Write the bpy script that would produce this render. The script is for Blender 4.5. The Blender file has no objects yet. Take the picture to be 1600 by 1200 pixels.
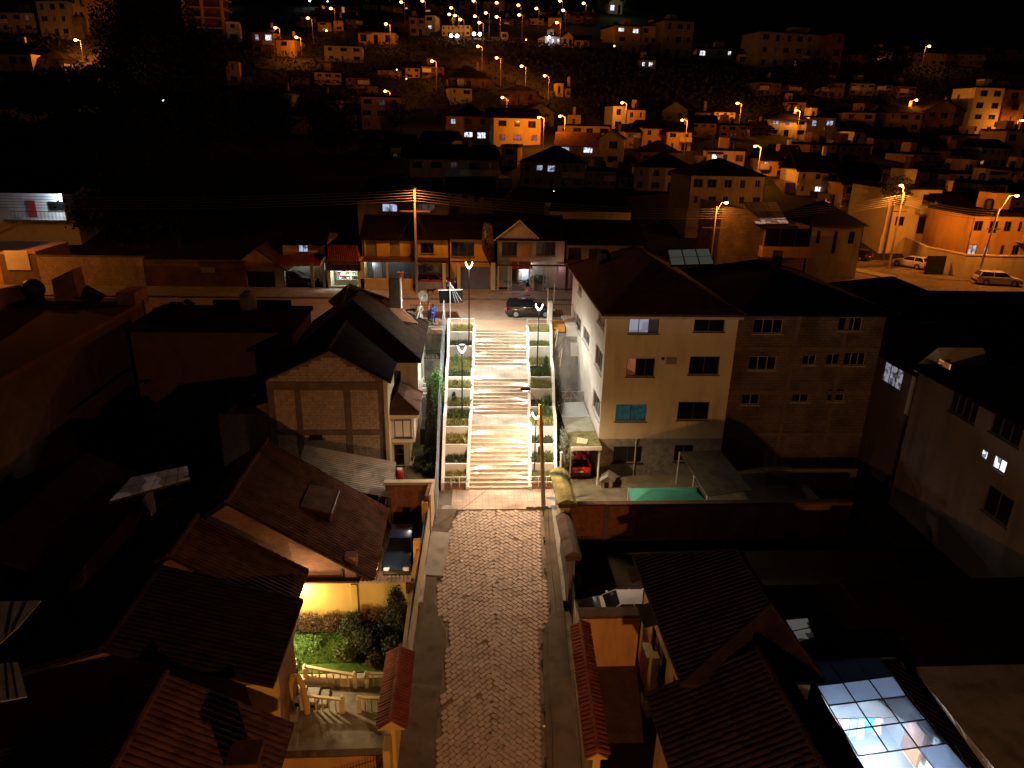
import bpy, math, random
import numpy as np
from mathutils import Vector, Matrix
random.seed(7); RNG = np.random.default_rng(7)
PI = math.pi
# ------------------------------------------------------------------ camera, world, exposure
SC = bpy.context.scene
CZ = 16.0; FPX = 1100.0
def _n(v): v = np.array(v, float); return v / np.linalg.norm(v)
cD = _n((-70, 3000, 1100)); cY = _n((-66, -405, 1100)); cY = _n(cY - cD * cY.dot(cD)); cX = np.cross(cD, cY)
cam = bpy.data.cameras.new('camera'); camo = bpy.data.objects.new('camera', cam); SC.collection.objects.link(camo)
cols = [[cX[i], cY[i], -cD[i]] for i in range(3)]
camo.matrix_world = Matrix(((cols[0][0], -cols[1][0], -cols[2][0], 0), (cols[0][1], -cols[1][1], -cols[2][1], 0),
                            (cols[0][2], -cols[1][2], -cols[2][2], CZ), (0, 0, 0, 1)))
cam.sensor_width = 36; cam.lens = 36 * FPX / 1600; cam.clip_start = .2; cam.clip_end = 2000
SC.camera = camo
W = bpy.data.worlds.new('World'); SC.world = W; W.use_nodes = True
wn = W.node_tree.nodes; sky = wn.new('ShaderNodeTexSky'); sky.sky_type = 'NISHITA'; sky.sun_disc = False
sky.sun_elevation = math.radians(1.5); sky.sun_rotation = math.radians(200)
W.node_tree.links.new(sky.outputs[0], wn['Background'].inputs[0]); wn['Background'].inputs[1].default_value = 0.0045
SC.view_settings.view_transform = 'Standard'; SC.view_settings.look = 'None'
SC.view_settings.exposure = 0.0; SC.view_settings.gamma = 1.0; SC.view_settings.use_curve_mapping = False
SC.cycles.use_denoising = True
SC.cycles.max_bounces = 5; SC.cycles.diffuse_bounces = 3; SC.cycles.glossy_bounces = 2; SC.cycles.transmission_bounces = 4
SC.cycles.transparent_max_bounces = 8; SC.cycles.sample_clamp_indirect = 3.0; SC.cycles.caustics_reflective = False; SC.cycles.caustics_refractive = False

def P(px, py, x=None, y=None, z=None):
    """the point of the place that lies on this line of sight at a known height / depth"""
    d = np.array(((px - 800) / FPX, (py - 600) / FPX, 1.0)); r = np.array((d @ cX, d @ cY, -(d @ cD)))
    t = (z - CZ) / r[2] if z is not None else (y / r[1] if y is not None else x / r[0])
    return Vector((r[0] * t, r[1] * t, CZ + r[2] * t))

# ------------------------------------------------------------------ mesh helpers
MESH = {}
INV = {}
class MB:
    def __init__(s): s.v = []; s.f = []; s.sm = False
    def add(s, vs, fs):
        b = len(s.v); s.v += [tuple(v) for v in vs]; s.f += [tuple(b + i for i in f) for f in fs]; return s
    def par(s, O, a, b, c):
        O, a, b, c = map(Vector, (O, a, b, c))
        vs = [O, O + a, O + a + b, O + b, O + c, O + a + c, O + a + b + c, O + b + c]
        fs = [(0, 3, 2, 1), (4, 5, 6, 7), (0, 1, 5, 4), (1, 2, 6, 5), (2, 3, 7, 6), (3, 0, 4, 7)]
        if a.cross(b).dot(c) < 0: fs = [f[::-1] for f in fs]
        return s.add(vs, fs)
    def box(s, x0, x1, y0, y1, z0, z1): return s.par((x0, y0, z0), (x1 - x0, 0, 0), (0, y1 - y0, 0), (0, 0, z1 - z0))
    def bbox(s, x0, x1, y0, y1, z0, z1, b=.03):
        """box with chamfered vertical and top edges"""
        def ring(i, z): return [(x0+b+i, y0+i, z), (x1-b-i, y0+i, z), (x1-i, y0+b+i, z), (x1-i, y1-b-i, z), (x1-b-i, y1-i, z), (x0+b+i, y1-i, z), (x0+i, y1-b-i, z), (x0+i, y0+b+i, z)]
        r = ring(0, z0) + ring(0, z1 - b) + ring(b * .7, z1)
        fs = [tuple(range(8))[::-1], tuple(range(16, 24))]
        for k in (0, 8):
            fs += [(k + i, k + (i + 1) % 8, k + 8 + (i + 1) % 8, k + 8 + i) for i in range(8)]
        return s.add(r, fs)
    def slab(s, pts, t):
        """polygon with thickness t downward"""
        n = len(pts); pts = [Vector(p) for p in pts]
        low = [p - Vector((0, 0, t)) for p in pts]
        return s.add(pts + low, [tuple(range(n)), tuple(range(2 * n - 1, n - 1, -1))] + [(i, n + i, n + (i + 1) % n, (i + 1) % n) for i in range(n)])
    def ext(s, pts, d):
        """polygon extruded along d"""
        n = len(pts); pts = [Vector(p) for p in pts]; q = [p + Vector(d) for p in pts]
        return s.add(pts + q, [tuple(range(n)), tuple(range(2 * n - 1, n - 1, -1))] + [(i, n + i, n + (i + 1) % n, (i + 1) % n) for i in range(n)])
    def tube(s, pts, r, n=8, caps=True):
        pts = [Vector(p) for p in pts]; rs = r if isinstance(r, (list, tuple)) else [r] * len(pts)
        vs = []; fs = []
        for i, p in enumerate(pts):
            t = (pts[min(i + 1, len(pts) - 1)] - pts[max(i - 1, 0)]).normalized()
            a = t.cross(Vector((0, 0, 1)));  a = a.normalized() if a.length > 1e-3 else Vector((1, 0, 0)); b = t.cross(a)
            for k in range(n):
                w = 2 * PI * k / n; vs.append(p + (a * math.cos(w) + b * math.sin(w)) * rs[i])
        for i in range(len(pts) - 1):
            for k in range(n): fs.append((i * n + k, i * n + (k + 1) % n, (i + 1) * n + (k + 1) % n, (i + 1) * n + k))
        if caps: fs += [tuple(range(n)), tuple(range((len(pts) - 1) * n, len(pts) * n))[::-1]]
        return s.add(vs, fs)
    def ball(s, c, r, n=8, m=6, sq=(1, 1, 1)):
        vs = []; fs = []; c = Vector(c)
        for i in range(m + 1):
            ph = PI * i / m
            for k in range(n):
                w = 2 * PI * k / n; vs.append(c + Vector((math.sin(ph) * math.cos(w) * r * sq[0], math.sin(ph) * math.sin(w) * r * sq[1], math.cos(ph) * r * sq[2])))
        for i in range(m):
            for k in range(n): fs.append((i * n + k, (i + 1) * n + k, (i + 1) * n + (k + 1) % n, i * n + (k + 1) % n))
        return s.add(vs, fs)

def mk(name, mb, m, parent=None, kind=None, label=None, smooth=False, world=True):
    """one mesh object; geometry in world coordinates unless world=False"""
    v, f = (mb.v, mb.f) if isinstance(mb, MB) else mb
    me = bpy.data.meshes.new(name)
    if isinstance(v, np.ndarray): v = v.tolist()
    inv = INV.get(parent.name if parent else None)
    if parent is not None and world and inv is not None:
        v = [tuple(inv @ Vector(p)) for p in v]
    me.from_pydata(v, [], f); me.materials.append(m)
    if smooth: me.shade_smooth()
    o = bpy.data.objects.new(name, me); SC.collection.objects.link(o)
    if parent is not None:
        o.parent = parent
        INV[o.name] = inv if inv is not None else Matrix()
    if kind: o['kind'] = kind
    if label: o['label'] = label
    return o
def inst(name, me, parent, loc, rot=(0, 0, 0), scale=(1, 1, 1)):
    o = bpy.data.objects.new(name, me); SC.collection.objects.link(o)
    if parent is not None:
        inv = INV.get(parent.name)
        if inv is not None:
            M = inv @ Matrix.LocRotScale(Vector(loc), Matrix.Rotation(0, 3, 'X').to_quaternion() @ __import__('mathutils').Euler(rot).to_quaternion(), Vector(scale)); o.parent = parent; o.matrix_local = M; return o
        o.parent = parent
    o.location = loc; o.rotation_euler = rot; o.scale = scale
    return o
def tag(o, label, cat, group=None, kind=None):
    if label: o['label'] = label
    if cat: o['category'] = cat
    if group: o['group'] = group
    if kind: o['kind'] = kind
    return o
def thing(name, label, cat, loc=(0, 0, 0), rz=0.0, group=None, kind=None):
    o = bpy.data.objects.new(name, None); SC.collection.objects.link(o); o.empty_display_size = .3
    o.location = loc; o.rotation_euler = (0, 0, rz)
    INV[o.name] = (Matrix.Translation(Vector(loc)) @ Matrix.Rotation(rz, 4, 'Z')).inverted()
    return tag(o, label, cat, group, kind)
def kids(o): return [c for c in SC.objects if c.parent == o]
CH = {}
def copy_tree(o, table, parent=None):
    c = o.copy(); SC.collection.objects.link(c); c.parent = parent
    for ch in table.get(o.name, ()): copy_tree(ch, table, c)
    return c
def child_table():
    t = {}
    for o in SC.objects:
        if o.parent: t.setdefault(o.parent.name, []).append(o)
    return t

# ------------------------------------------------------------------ materials
MC = {}
def mat(name, col, rough=.85, var=.25, vs=1.2, bump=.15, bs=25, metal=0.0, spec=None, stain=0.0, tint=None, fine=0.0, coat=0):
    if name in MC: return MC[name]
    m = bpy.data.materials.new(name); m.use_nodes = True; nt = m.node_tree; N = nt.nodes; L = nt.links
    b = N['Principled BSDF']; b.inputs['Roughness'].default_value = rough; b.inputs['Metallic'].default_value = metal
    b.inputs['Specular IOR Level'].default_value = .12 if spec is None and rough > .7 else (.5 if spec is None else spec)
    if coat: b.inputs['Coat Weight'].default_value = coat
    geo = N.new('ShaderNodeNewGeometry')
    n1 = N.new('ShaderNodeTexNoise'); n1.inputs['Scale'].default_value = vs; n1.inputs['Detail'].default_value = 8; n1.inputs['Roughness'].default_value = .65
    L.new(geo.outputs['Position'], n1.inputs['Vector'])
    cr = N.new('ShaderNodeValToRGB'); c = Vector(col)
    lo = c * (1 - var); hi = Vector(tint) if tint else c * (1 + var)
    cr.color_ramp.elements[0].position = .3; cr.color_ramp.elements[1].position = .7
    cr.color_ramp.elements[0].color = (*lo, 1); cr.color_ramp.elements[1].color = (*[min(1, x) for x in hi], 1)
    L.new(n1.outputs[0], cr.inputs[0]); out = cr.outputs[0]
    if stain:
        n2 = N.new('ShaderNodeTexNoise'); n2.inputs['Scale'].default_value = .9; n2.inputs['Detail'].default_value = 10
        mp = N.new('ShaderNodeMapping'); mp.inputs['Scale'].default_value = (1.6, 1.6, .35); L.new(geo.outputs['Position'], mp.inputs[0]); L.new(mp.outputs[0], n2.inputs['Vector'])
        r2 = N.new('ShaderNodeValToRGB'); r2.color_ramp.elements[0].position = .5; r2.color_ramp.elements[1].position = .72
        r2.color_ramp.elements[0].color = (1, 1, 1, 1); r2.color_ramp.elements[1].color = (1 - stain,) * 3 + (1,)
        L.new(n2.outputs[0], r2.inputs[0]); mx = N.new('ShaderNodeMixRGB'); mx.blend_type = 'MULTIPLY'; mx.inputs[0].default_value = 1
        L.new(out, mx.inputs[1]); L.new(r2.outputs[0], mx.inputs[2]); out = mx.outputs[0]
    L.new(out, b.inputs['Base Color'])
    if bump:
        n3 = N.new('ShaderNodeTexNoise'); n3.inputs['Scale'].default_value = bs; n3.inputs['Detail'].default_value = 4
        L.new(geo.outputs['Position'], n3.inputs['Vector'])
        bp = N.new('ShaderNodeBump'); bp.inputs['Strength'].default_value = bump; bp.inputs['Distance'].default_value = .05
        L.new(n3.outputs[0], bp.inputs['Height']); L.new(bp.outputs[0], b.inputs['Normal'])
    MC[name] = m; return m
def brickmat(name, c1, c2, mortar, bw=.4, bh=.2, axis='x', ms=.015, rough=.9):
    """block or brick courses for walls too far off to build block by block"""
    if name in MC: return MC[name]
    m = mat(name, c1, rough); nt = m.node_tree; N = nt.nodes; L = nt.links; b = N['Principled BSDF']
    geo = N.new('ShaderNodeNewGeometry'); sp = N.new('ShaderNodeSeparateXYZ'); cb = N.new('ShaderNodeCombineXYZ'); L.new(geo.outputs['Position'], sp.inputs[0])
    ad = N.new('ShaderNodeMath'); ad.operation = 'ADD'; L.new(sp.outputs[0], ad.inputs[0]); L.new(sp.outputs[1], ad.inputs[1])
    L.new(ad.outputs[0], cb.inputs[0]); L.new(sp.outputs[2], cb.inputs[1])
    t = N.new('ShaderNodeTexBrick'); t.inputs['Scale'].default_value = 1; t.inputs['Brick Width'].default_value = bw; t.inputs['Row Height'].default_value = bh
    t.inputs['Mortar Size'].default_value = ms; t.inputs['Color1'].default_value = (*c1, 1); t.inputs['Color2'].default_value = (*c2, 1); t.inputs['Mortar'].default_value = (*mortar, 1)
    L.new(cb.outputs[0], t.inputs['Vector'])
    n = N.new('ShaderNodeTexNoise'); n.inputs['Scale'].default_value = .7; n.inputs['Detail'].default_value = 9; L.new(geo.outputs['Position'], n.inputs['Vector'])
    r = N.new('ShaderNodeValToRGB'); r.color_ramp.elements[0].position = .3; r.color_ramp.elements[0].color = (.55, .55, .55, 1); r.color_ramp.elements[1].position = .7; r.color_ramp.elements[1].color = (1.25, 1.25, 1.25, 1)
    L.new(n.outputs[0], r.inputs[0]); mx = N.new('ShaderNodeMixRGB'); mx.blend_type = 'MULTIPLY'; mx.inputs[0].default_value = 1
    L.new(t.outputs['Color'], mx.inputs[1]); L.new(r.outputs[0], mx.inputs[2]); L.new(mx.outputs[0], b.inputs['Base Color'])
    for l in list(b.inputs['Normal'].links): L.remove(l)
    bp = N.new('ShaderNodeBump'); bp.invert = True; bp.inputs['Strength'].default_value = .5; bp.inputs['Distance'].default_value = .02
    L.new(t.outputs['Fac'], bp.inputs['Height']); L.new(bp.outputs[0], b.inputs['Normal'])
    return m
def roofmat(name, col, pitch=.25):
    """far tile or sheet roofs: ribs too fine to tell apart"""
    if name in MC: return MC[name]
    m = mat(name, col, .95, .35, 1.5, 0, spec=.02); nt = m.node_tree; N = nt.nodes; L = nt.links; b = N['Principled BSDF']
    geo = N.new('ShaderNodeNewGeometry'); sp = N.new('ShaderNodeSeparateXYZ'); L.new(geo.outputs['Position'], sp.inputs[0])
    ad = N.new('ShaderNodeMath'); ad.operation = 'ADD'; L.new(sp.outputs[0], ad.inputs[0]); L.new(sp.outputs[1], ad.inputs[1])
    mu = N.new('ShaderNodeMath'); mu.operation = 'MULTIPLY'; mu.inputs[1].default_value = 2 * PI / pitch; L.new(ad.outputs[0], mu.inputs[0])
    si = N.new('ShaderNodeMath'); si.operation = 'SINE'; L.new(mu.outputs[0], si.inputs[0])
    bp = N.new('ShaderNodeBump'); bp.inputs['Strength'].default_value = .6; bp.inputs['Distance'].default_value = .04; L.new(si.outputs[0], bp.inputs['Height']); L.new(bp.outputs[0], b.inputs['Normal'])
    return m
def emis(name, col, strength, pattern=None, scale=4.0):
    """things that give off light: lamps, lit windows (with what stands or hangs behind the pane)"""
    if name in MC: return MC[name]
    m = bpy.data.materials.new(name); m.use_nodes = True; nt = m.node_tree; N = nt.nodes; L = nt.links
    b = N['Principled BSDF']; b.inputs['Base Color'].default_value = (*[c * .5 for c in col], 1); b.inputs['Roughness'].default_value = .4
    b.inputs['Emission Color'].default_value = (*col, 1); b.inputs['Emission Strength'].default_value = strength
    if pattern:
        geo = N.new('ShaderNodeNewGeometry'); t = N.new('ShaderNodeTexVoronoi'); t.distance = 'CHEBYCHEV'; t.inputs['Scale'].default_value = scale; L.new(geo.outputs['Position'], t.inputs['Vector'])
        sp = N.new('ShaderNodeSeparateColor'); L.new(t.outputs['Color'], sp.inputs[0])
        r = N.new('ShaderNodeValToRGB'); r.color_ramp.interpolation = 'LINEAR'
        e = r.color_ramp.elements; e[0].position = .15; e[0].color = (*[c * .12 for c in col], 1); e[1].position = .6; e[1].color = (*col, 1)
        L.new(sp.outputs[0], r.inputs[0]); L.new(r.outputs[0], b.inputs['Emission Color'])
    try: m.cycles.emission_sampling = 'NONE'
    except Exception: pass
    MC[name] = m; return m
def glassmat(name, tint=(.6, .7, .8), mixf=.35, rough=.3):
    if name in MC: return MC[name]
    m = bpy.data.materials.new(name); m.use_nodes = True; nt = m.node_tree; N = nt.nodes; L = nt.links
    N.remove(N['Principled BSDF']); o = N['Material Output']
    t = N.new('ShaderNodeBsdfTransparent'); t.inputs[0].default_value = (*tint, 1); d = N.new('ShaderNodeBsdfTranslucent'); d.inputs[0].default_value = (*tint, 1)
    g = N.new('ShaderNodeBsdfGlossy'); g.inputs['Roughness'].default_value = .1
    m1 = N.new('ShaderNodeMixShader'); m1.inputs[0].default_value = mixf; L.new(t.outputs[0], m1.inputs[1]); L.new(d.outputs[0], m1.inputs[2])
    f = N.new('ShaderNodeFresnel'); m2 = N.new('ShaderNodeMixShader'); L.new(f.outputs[0], m2.inputs[0]); L.new(m1.outputs[0], m2.inputs[1]); L.new(g.outputs[0], m2.inputs[2])
    n = N.new('ShaderNodeTexNoise'); n.inputs['Scale'].default_value = 2; geo = N.new('ShaderNodeNewGeometry'); L.new(geo.outputs['Position'], n.inputs['Vector'])
    L.new(m2.outputs[0], o.inputs[0]); MC[name] = m; return m

M_ASPH = mat('street_concrete', (.27, .235, .19), .85, .22, .6, .2, 30, stain=.25)
M_CONC = mat('concrete', (.27, .26, .23), .9, .25, .9, .2, 30, stain=.4)
M_CONCD = mat('concrete_dark', (.15, .14, .12), .9, .3, .8, .25, 25, stain=.4)
M_WALK = mat('sidewalk', (.125, .10, .07), .9, .25, .8, .25, 30, stain=.35)
M_EARTH = mat('earth', (.028, .021, .015), 1, .4, .4, .5, 6)
M_HILL = mat('hill_ground', (.06, .045, .03), 1, .5, .08, .5, 2, tint=(.045, .05, .025))
M_STONE = mat('paving_stone', (.40, .325, .26), .8, .22, 2.2, .2, 45, stain=.25)
M_JOINT = mat('stone_joint', (.20, .155, .11), 1, .4, 1.5, .5, 30)
M_TREAD = mat('stair_tile', (.46, .385, .31), .75, .10, 1.9, .12, 40, stain=.12)
M_RISER = mat('stair_riser', (.62, .48, .34), .8, .15, 1.6, .12, 40, stain=.25)
M_WHITE = mat('white_plaster', (.72, .69, .62), .85, .07, .8, .08, 25, stain=.15)
M_CREAM = mat('cream_plaster', (.64, .56, .35), .85, .08, .5, .08, 25, stain=.18)
M_CREAM2 = mat('pale_plaster', (.50, .43, .30), .88, .12, .5, .1, 25, stain=.25)
M_YEL = mat('yellow_plaster', (.62, .44, .13), .85, .1, .5, .08, 20, stain=.2)
M_ORNG = mat('ochre_plaster', (.55, .33, .12), .85, .12, .5, .08, 20, stain=.25)
M_GREY = mat('grey_render', (.24, .22, .19), .9, .2, .6, .2, 20, stain=.35)
M_ROUGH = mat('rough_stonework', (.28, .245, .2), .95, .35, 3, 1.0, 5)
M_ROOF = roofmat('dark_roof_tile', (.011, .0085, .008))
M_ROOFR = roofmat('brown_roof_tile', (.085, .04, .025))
M_TILE = mat('clay_tile', (.20, .055, .03), .8, .35, 2.5, .3, 20)
M_TILED = mat('old_clay_tile', (.078, .036, .023), .85, .5, 1.1, .3, 20, stain=.45)
M_TILEK = mat('dark_clay_tile', (.024, .016, .012), .92, .5, 1.2, .3, 20, spec=.06, stain=.3)
M_DARK = mat('dark_metal', (.03, .03, .032), .5, .2, 3, .05, 30, metal=.6)
M_STEEL = mat('painted_steel', (.35, .36, .37), .5, .15, 3, .05, 30, metal=.3)
M_WSTEEL = mat('white_steel', (.75, .75, .72), .5, .06, 3, .05, 30)
M_FRAME = mat('window_frame_dark', (.06, .05, .045), .5, .2, 3, 0)
M_FRAMEW = mat('window_frame_pale', (.45, .43, .40), .5, .1, 3, 0)
M_GLASS = mat('dark_glass', (.008, .009, .011), .12, .5, 1.2, 0, spec=.5)
M_WOOD = mat('wood', (.10, .06, .035), .8, .35, 3, .3, 30)
M_BLOCK = mat('concrete_block', (.46, .37, .29), .95, .3, 3.5, .35, 35, stain=.2)
M_BEAM = mat('raw_beam', (.19, .145, .11), .95, .25, 1.5, .3, 20, stain=.3)
M_BRICK = brickmat('red_brick', (.28, .13, .065), (.22, .09, .045), (.16, .12, .09), .25, .09)
M_BLOCKF = brickmat('block_wall_far', (.20, .155, .115), (.155, .12, .09), (.085, .065, .05), .42, .21)
M_SOIL = mat('soil', (.06, .04, .025), 1, .4, 3, .6, 12)
M_LEAF = mat('leaf_green', (.085, .12, .025), .6, .5, 6, 0, tint=(.15, .20, .05))
M_LEAFB = mat('leaf_bright', (.10, .22, .04), .6, .4, 5, 0, tint=(.16, .32, .08))
M_LEAFD = mat('leaf_dark', (.05, .06, .022), .7, .5, 5, 0, tint=(.06, .08, .03))
M_LEAFR = mat('leaf_reddish', (.13, .055, .03), .7, .5, 7, 0, tint=(.16, .11, .04))
M_GRASSY = mat('dry_grass', (.27, .26, .08), .8, .35, 8, 0, tint=(.38, .36, .14))
M_LAWN = mat('lawn', (.07, .13, .02), .9, .4, 4, .5, 40, tint=(.10, .18, .03))
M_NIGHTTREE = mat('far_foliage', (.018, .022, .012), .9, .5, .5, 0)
M_BARK = mat('bark', (.08, .06, .04), .95, .3, 6, .5, 20)
M_CABLE = mat('cable', (.11, .10, .09), .6, .2, 3, 0)
M_POLE = mat('concrete_pole', (.34, .30, .25), .9, .15, 1.5, .2, 20, stain=.25)
M_TARP = mat('green_tarp', (.05, .30, .20), .6, .15, 1.5, .2, 8)
M_SHEET = mat('sheet_roof', (.42, .40, .36), .6, .2, 1.2, .1, 20, stain=.5)
M_SHEETG = mat('moss_sheet', (.20, .18, .07), .9, .4, 1.8, .3, 12, tint=(.30, .29, .12), stain=.4)
M_BLUEF = mat('blue_grey_mesh', (.27, .31, .36), .6, .15, 2, .1, 20)
M_LIGHTR = mat('translucent_sheet', (.30, .26, .24), .5, .2, 1.5, .1, 10, stain=.4)
E_SOD = emis('sodium_lens', (1, .50, .13), 30)
E_SODF = emis('sodium_lens_far', (1, .47, .11), 9)
E_LED = emis('led_lens', (1, .97, .9), 9)
E_WHITE = emis('white_bulb', (.85, .93, 1), 16)
E_WIN = {
 'blue': emis('window_lit_bluewhite', (.55, .65, .95), .75, 1, 3.0), 'white': emis('window_lit_white', (.8, .88, 1), 1.6, 1, 4.0),
 'warm': emis('window_lit_warm', (1, .45, .13), .5, 1, 3.0), 'dim': emis('window_lit_dim', (.5, .45, .5), .07, 1, 2.5),
 'violet': emis('window_lit_violet', (.35, .25, .75), .22, 1, 2.0)}

# ------------------------------------------------------------------ lamps
def point(name, loc, w, col=(1, .43, .10), r=.12, parent=None):
    l = bpy.data.lights.new(name, 'POINT'); l.energy = w; l.color = col; l.shadow_soft_size = r
    o = bpy.data.objects.new(name, l); SC.collection.objects.link(o)
    inv = INV.get(parent.name) if parent else None
    if parent: o.parent = parent
    o.location = inv @ Vector(loc) if inv is not None else loc
    return o
def spot(name, loc, w, col=(1, .43, .10), r=.12, ang=150, blend=.5, aim=(0, 0, -1), parent=None):
    l = bpy.data.lights.new(name, 'SPOT'); l.energy = w; l.color = col; l.shadow_soft_size = r; l.spot_size = math.radians(ang); l.spot_blend = blend
    o = bpy.data.objects.new(name, l); SC.collection.objects.link(o)
    q = Vector(aim).to_track_quat('-Z', 'Y'); inv = INV.get(parent.name) if parent else None
    if parent: o.parent = parent
    if inv is not None:
        o.location = inv @ Vector(loc); o.rotation_euler = (inv.to_quaternion() @ q).to_euler()
    else: o.location = loc; o.rotation_euler = q.to_euler()
    return o
SOD = (1, .29, .035); WARM = (1, .62, .30); LEDC = (1, .92, .78); COOL = (.62, .76, 1)

# ------------------------------------------------------------------ facade pieces
def facade(mb, O, u, w, h, n, holes, rev=.18, top=None):
    """wall face from grid cells around real openings, with reveals. top: list of extra polygon points above h (gable)"""
    O, u, n = Vector(O), Vector(u), Vector(n); up = Vector((0, 0, 1))
    hs = []
    for (x0, x1, z0, z1) in holes:
        x0, x1, z0, z1 = max(x0, .02), min(x1, w - .02), max(z0, 0), min(z1, h - .02)
        if x1 > x0 and z1 > z0: hs.append((x0, x1, z0, z1))
    xs = sorted({0, w, *[a for q in hs for a in q[:2]]}); zs = sorted({0, h, *[a for q in hs for a in q[2:]]})
    flip = u.cross(up).dot(n) < 0
    def q4(pts, fl): mb.add(pts, [(0, 1, 2, 3) if not fl else (3, 2, 1, 0)])
    for i in range(len(xs) - 1):
        j = 0
        while j < len(zs) - 1:
            def solid(jj): 
                cx, cz = (xs[i] + xs[i+1]) / 2, (zs[jj] + zs[jj+1]) / 2
                return not any(a < cx < b and c < cz < d for a, b, c, d in hs)
            if not solid(j): j += 1; continue
            k = j
            while k + 1 < len(zs) - 1 and solid(k + 1): k += 1
            q4([O + u*xs[i] + up*zs[j], O + u*xs[i+1] + up*zs[j], O + u*xs[i+1] + up*zs[k+1], O + u*xs[i] + up*zs[k+1]], flip)
            j = k + 1
    for (x0, x1, z0, z1) in hs:
        c = [O + u*x0 + up*z0, O + u*x1 + up*z0, O + u*x1 + up*z1, O + u*x0 + up*z1]
        for a in range(4):
            p, r = c[a], c[(a + 1) % 4]
            mb.add([p, r, r - n*rev, p - n*rev], [(0, 1, 2, 3)])
def window(parent, O, u, n, hole, pane, frame=None, nx=2, nz=1, rev=.12, fw=.05, sill=True, name='window', near=False, label=None):
    frame = frame or M_FRAME; O, u, n = Vector(O), Vector(u), Vector(n); up = Vector((0, 0, 1)); x0, x1, z0, z1 = hole
    B = O - n * rev; f = MB(); dep = n * .05
    f.par(B + u*x0 + up*z0, u*(x1-x0), up*fw, dep); f.par(B + u*x0 + up*(z1-fw), u*(x1-x0), up*fw, dep)
    f.par(B + u*x0 + up*(z0+fw), u*fw, up*(z1-z0-2*fw), dep); f.par(B + u*(x1-fw) + up*(z0+fw), u*fw, up*(z1-z0-2*fw), dep)
    for i in range(1, nx):
        x = x0 + (x1 - x0) * i / nx; f.par(B + u*(x-fw/2) + up*(z0+fw), u*fw, up*(z1-z0-2*fw), dep * .8)
    for i in range(1, nz):
        z = z0 + (z1 - z0) * i / nz; f.par(B + u*(x0+fw) + up*(z-fw/2), u*(x1-x0-2*fw), up*fw, dep * .6)
    if sill: f.par(O + u*(x0-.08) + up*(z0-.09) - n*.05, u*(x1-x0+.16), up*.07, n*.13)
    w = mk(name, f, frame, parent, label=label)
    if near:
        for i in range(nx):
            p = MB(); a = x0 + (x1-x0)*i/nx + fw/2; b = x0 + (x1-x0)*(i+1)/nx - fw/2
            p.par(B + u*a + up*(z0+fw) - n*.01, u*(b-a), up*(z1-z0-2*fw), n*.02)
            pm = pane[i] if isinstance(pane, (list, tuple)) else pane
            mk('pane', p, pm, w)
    else:
        p = MB(); p.par(B + u*(x0+.02) + up*(z0+.02) - n*.01, u*(x1-x0-.04), up*(z1-z0-.04), n*.02); mk('pane', p, pane, w)
    return w

def tiled_slope(P0, P1, P2, P3, ncol, nrow, h=.07, lift=.03):
    """P0-P1 eave, P3-P2 ridge: barrel tiles in courses, real relief"""
    P0, P1, P2, P3 = [np.array(p, float) for p in (P0, P1, P2, P3)]
    nrm = np.cross(P1 - P0, P3 - P0); nrm /= np.linalg.norm(nrm)
    if nrm[2] < 0: nrm = -nrm
    prof = [0, .72, 1, .72]; C = ncol * 4 + 1
    u = np.arange(C) / (C - 1); ph = np.array([prof[i % 4] for i in range(C)]) * h
    rows = []
    jit = RNG.uniform(-.012, .012, (nrow, ncol + 1))
    for r in range(nrow):
        for (v, l) in ((r / nrow, lift), ((r + 1) / nrow, 0)):
            e = P0[None] + (P1 - P0)[None] * u[:, None]; t = P3[None] + (P2 - P3)[None] * u[:, None]
            base = e + (t - e) * v
            rows.append(base + nrm[None] * (ph + l + jit[r][np.minimum(np.arange(C) // 4, ncol)])[:, None])
    V = np.concatenate(rows); R = len(rows)
    i = np.arange(R - 1)[:, None] * C + np.arange(C - 1)[None]
    F = np.stack([i, i + 1, i + C + 1, i + C], -1).reshape(-1, 4)
    return V.tolist(), F.tolist()
def ridge_caps(a, b, n, r=.13):
    a, b = Vector(a), Vector(b); m = MB()
    for i in range(n):
        p = a + (b - a) * (i / n); q = a + (b - a) * ((i + 1.08) / n); m.tube([p, q], [r * 1.08, r * .92], 8)
    return m

def leaves(n, fn, size, seed=0, flat=.0):
    """n small leaf quads at points given by fn(rng, n) -> (n,3)"""
    r = np.random.default_rng(seed); c = fn(r, n)
    a = r.normal(size=(n, 3)); a /= np.linalg.norm(a, axis=1)[:, None]
    b = np.cross(a, r.normal(size=(n, 3))); b /= np.linalg.norm(b, axis=1)[:, None]
    s = size * r.uniform(.6, 1.3, (n, 1))
    V = np.stack([c - a*s, c + b*s*.45, c + a*s, c - b*s*.45], 1).reshape(-1, 3)
    i = np.arange(n)[:, None] * 4
    return V.tolist(), np.concatenate([i, i + 1, i + 2, i + 3], 1).tolist()
def clumps(center, rad, k, spread=.35, seed=0, cone=False):
    def fn(r, n):
        c = np.array(center, float); R = np.array(rad, float)
        q = r.normal(size=(k, 3)); q /= np.linalg.norm(q, axis=1)[:, None]; q *= r.uniform(.35, 1, (k, 1)) ** .5
        if cone: q[:, 2] = r.uniform(-1, 1, k); w = (1 - (q[:, 2] + 1) / 2) ** .7 + .06; q[:, :2] *= w[:, None] / np.maximum(.3, np.linalg.norm(q[:, :2], axis=1))[:, None] * r.uniform(.5, 1, (k, 1))
        idx = r.integers(0, k, n); p = q[idx] + r.normal(size=(n, 3)) * spread * .5
        return c + p * R
    return fn
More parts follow.
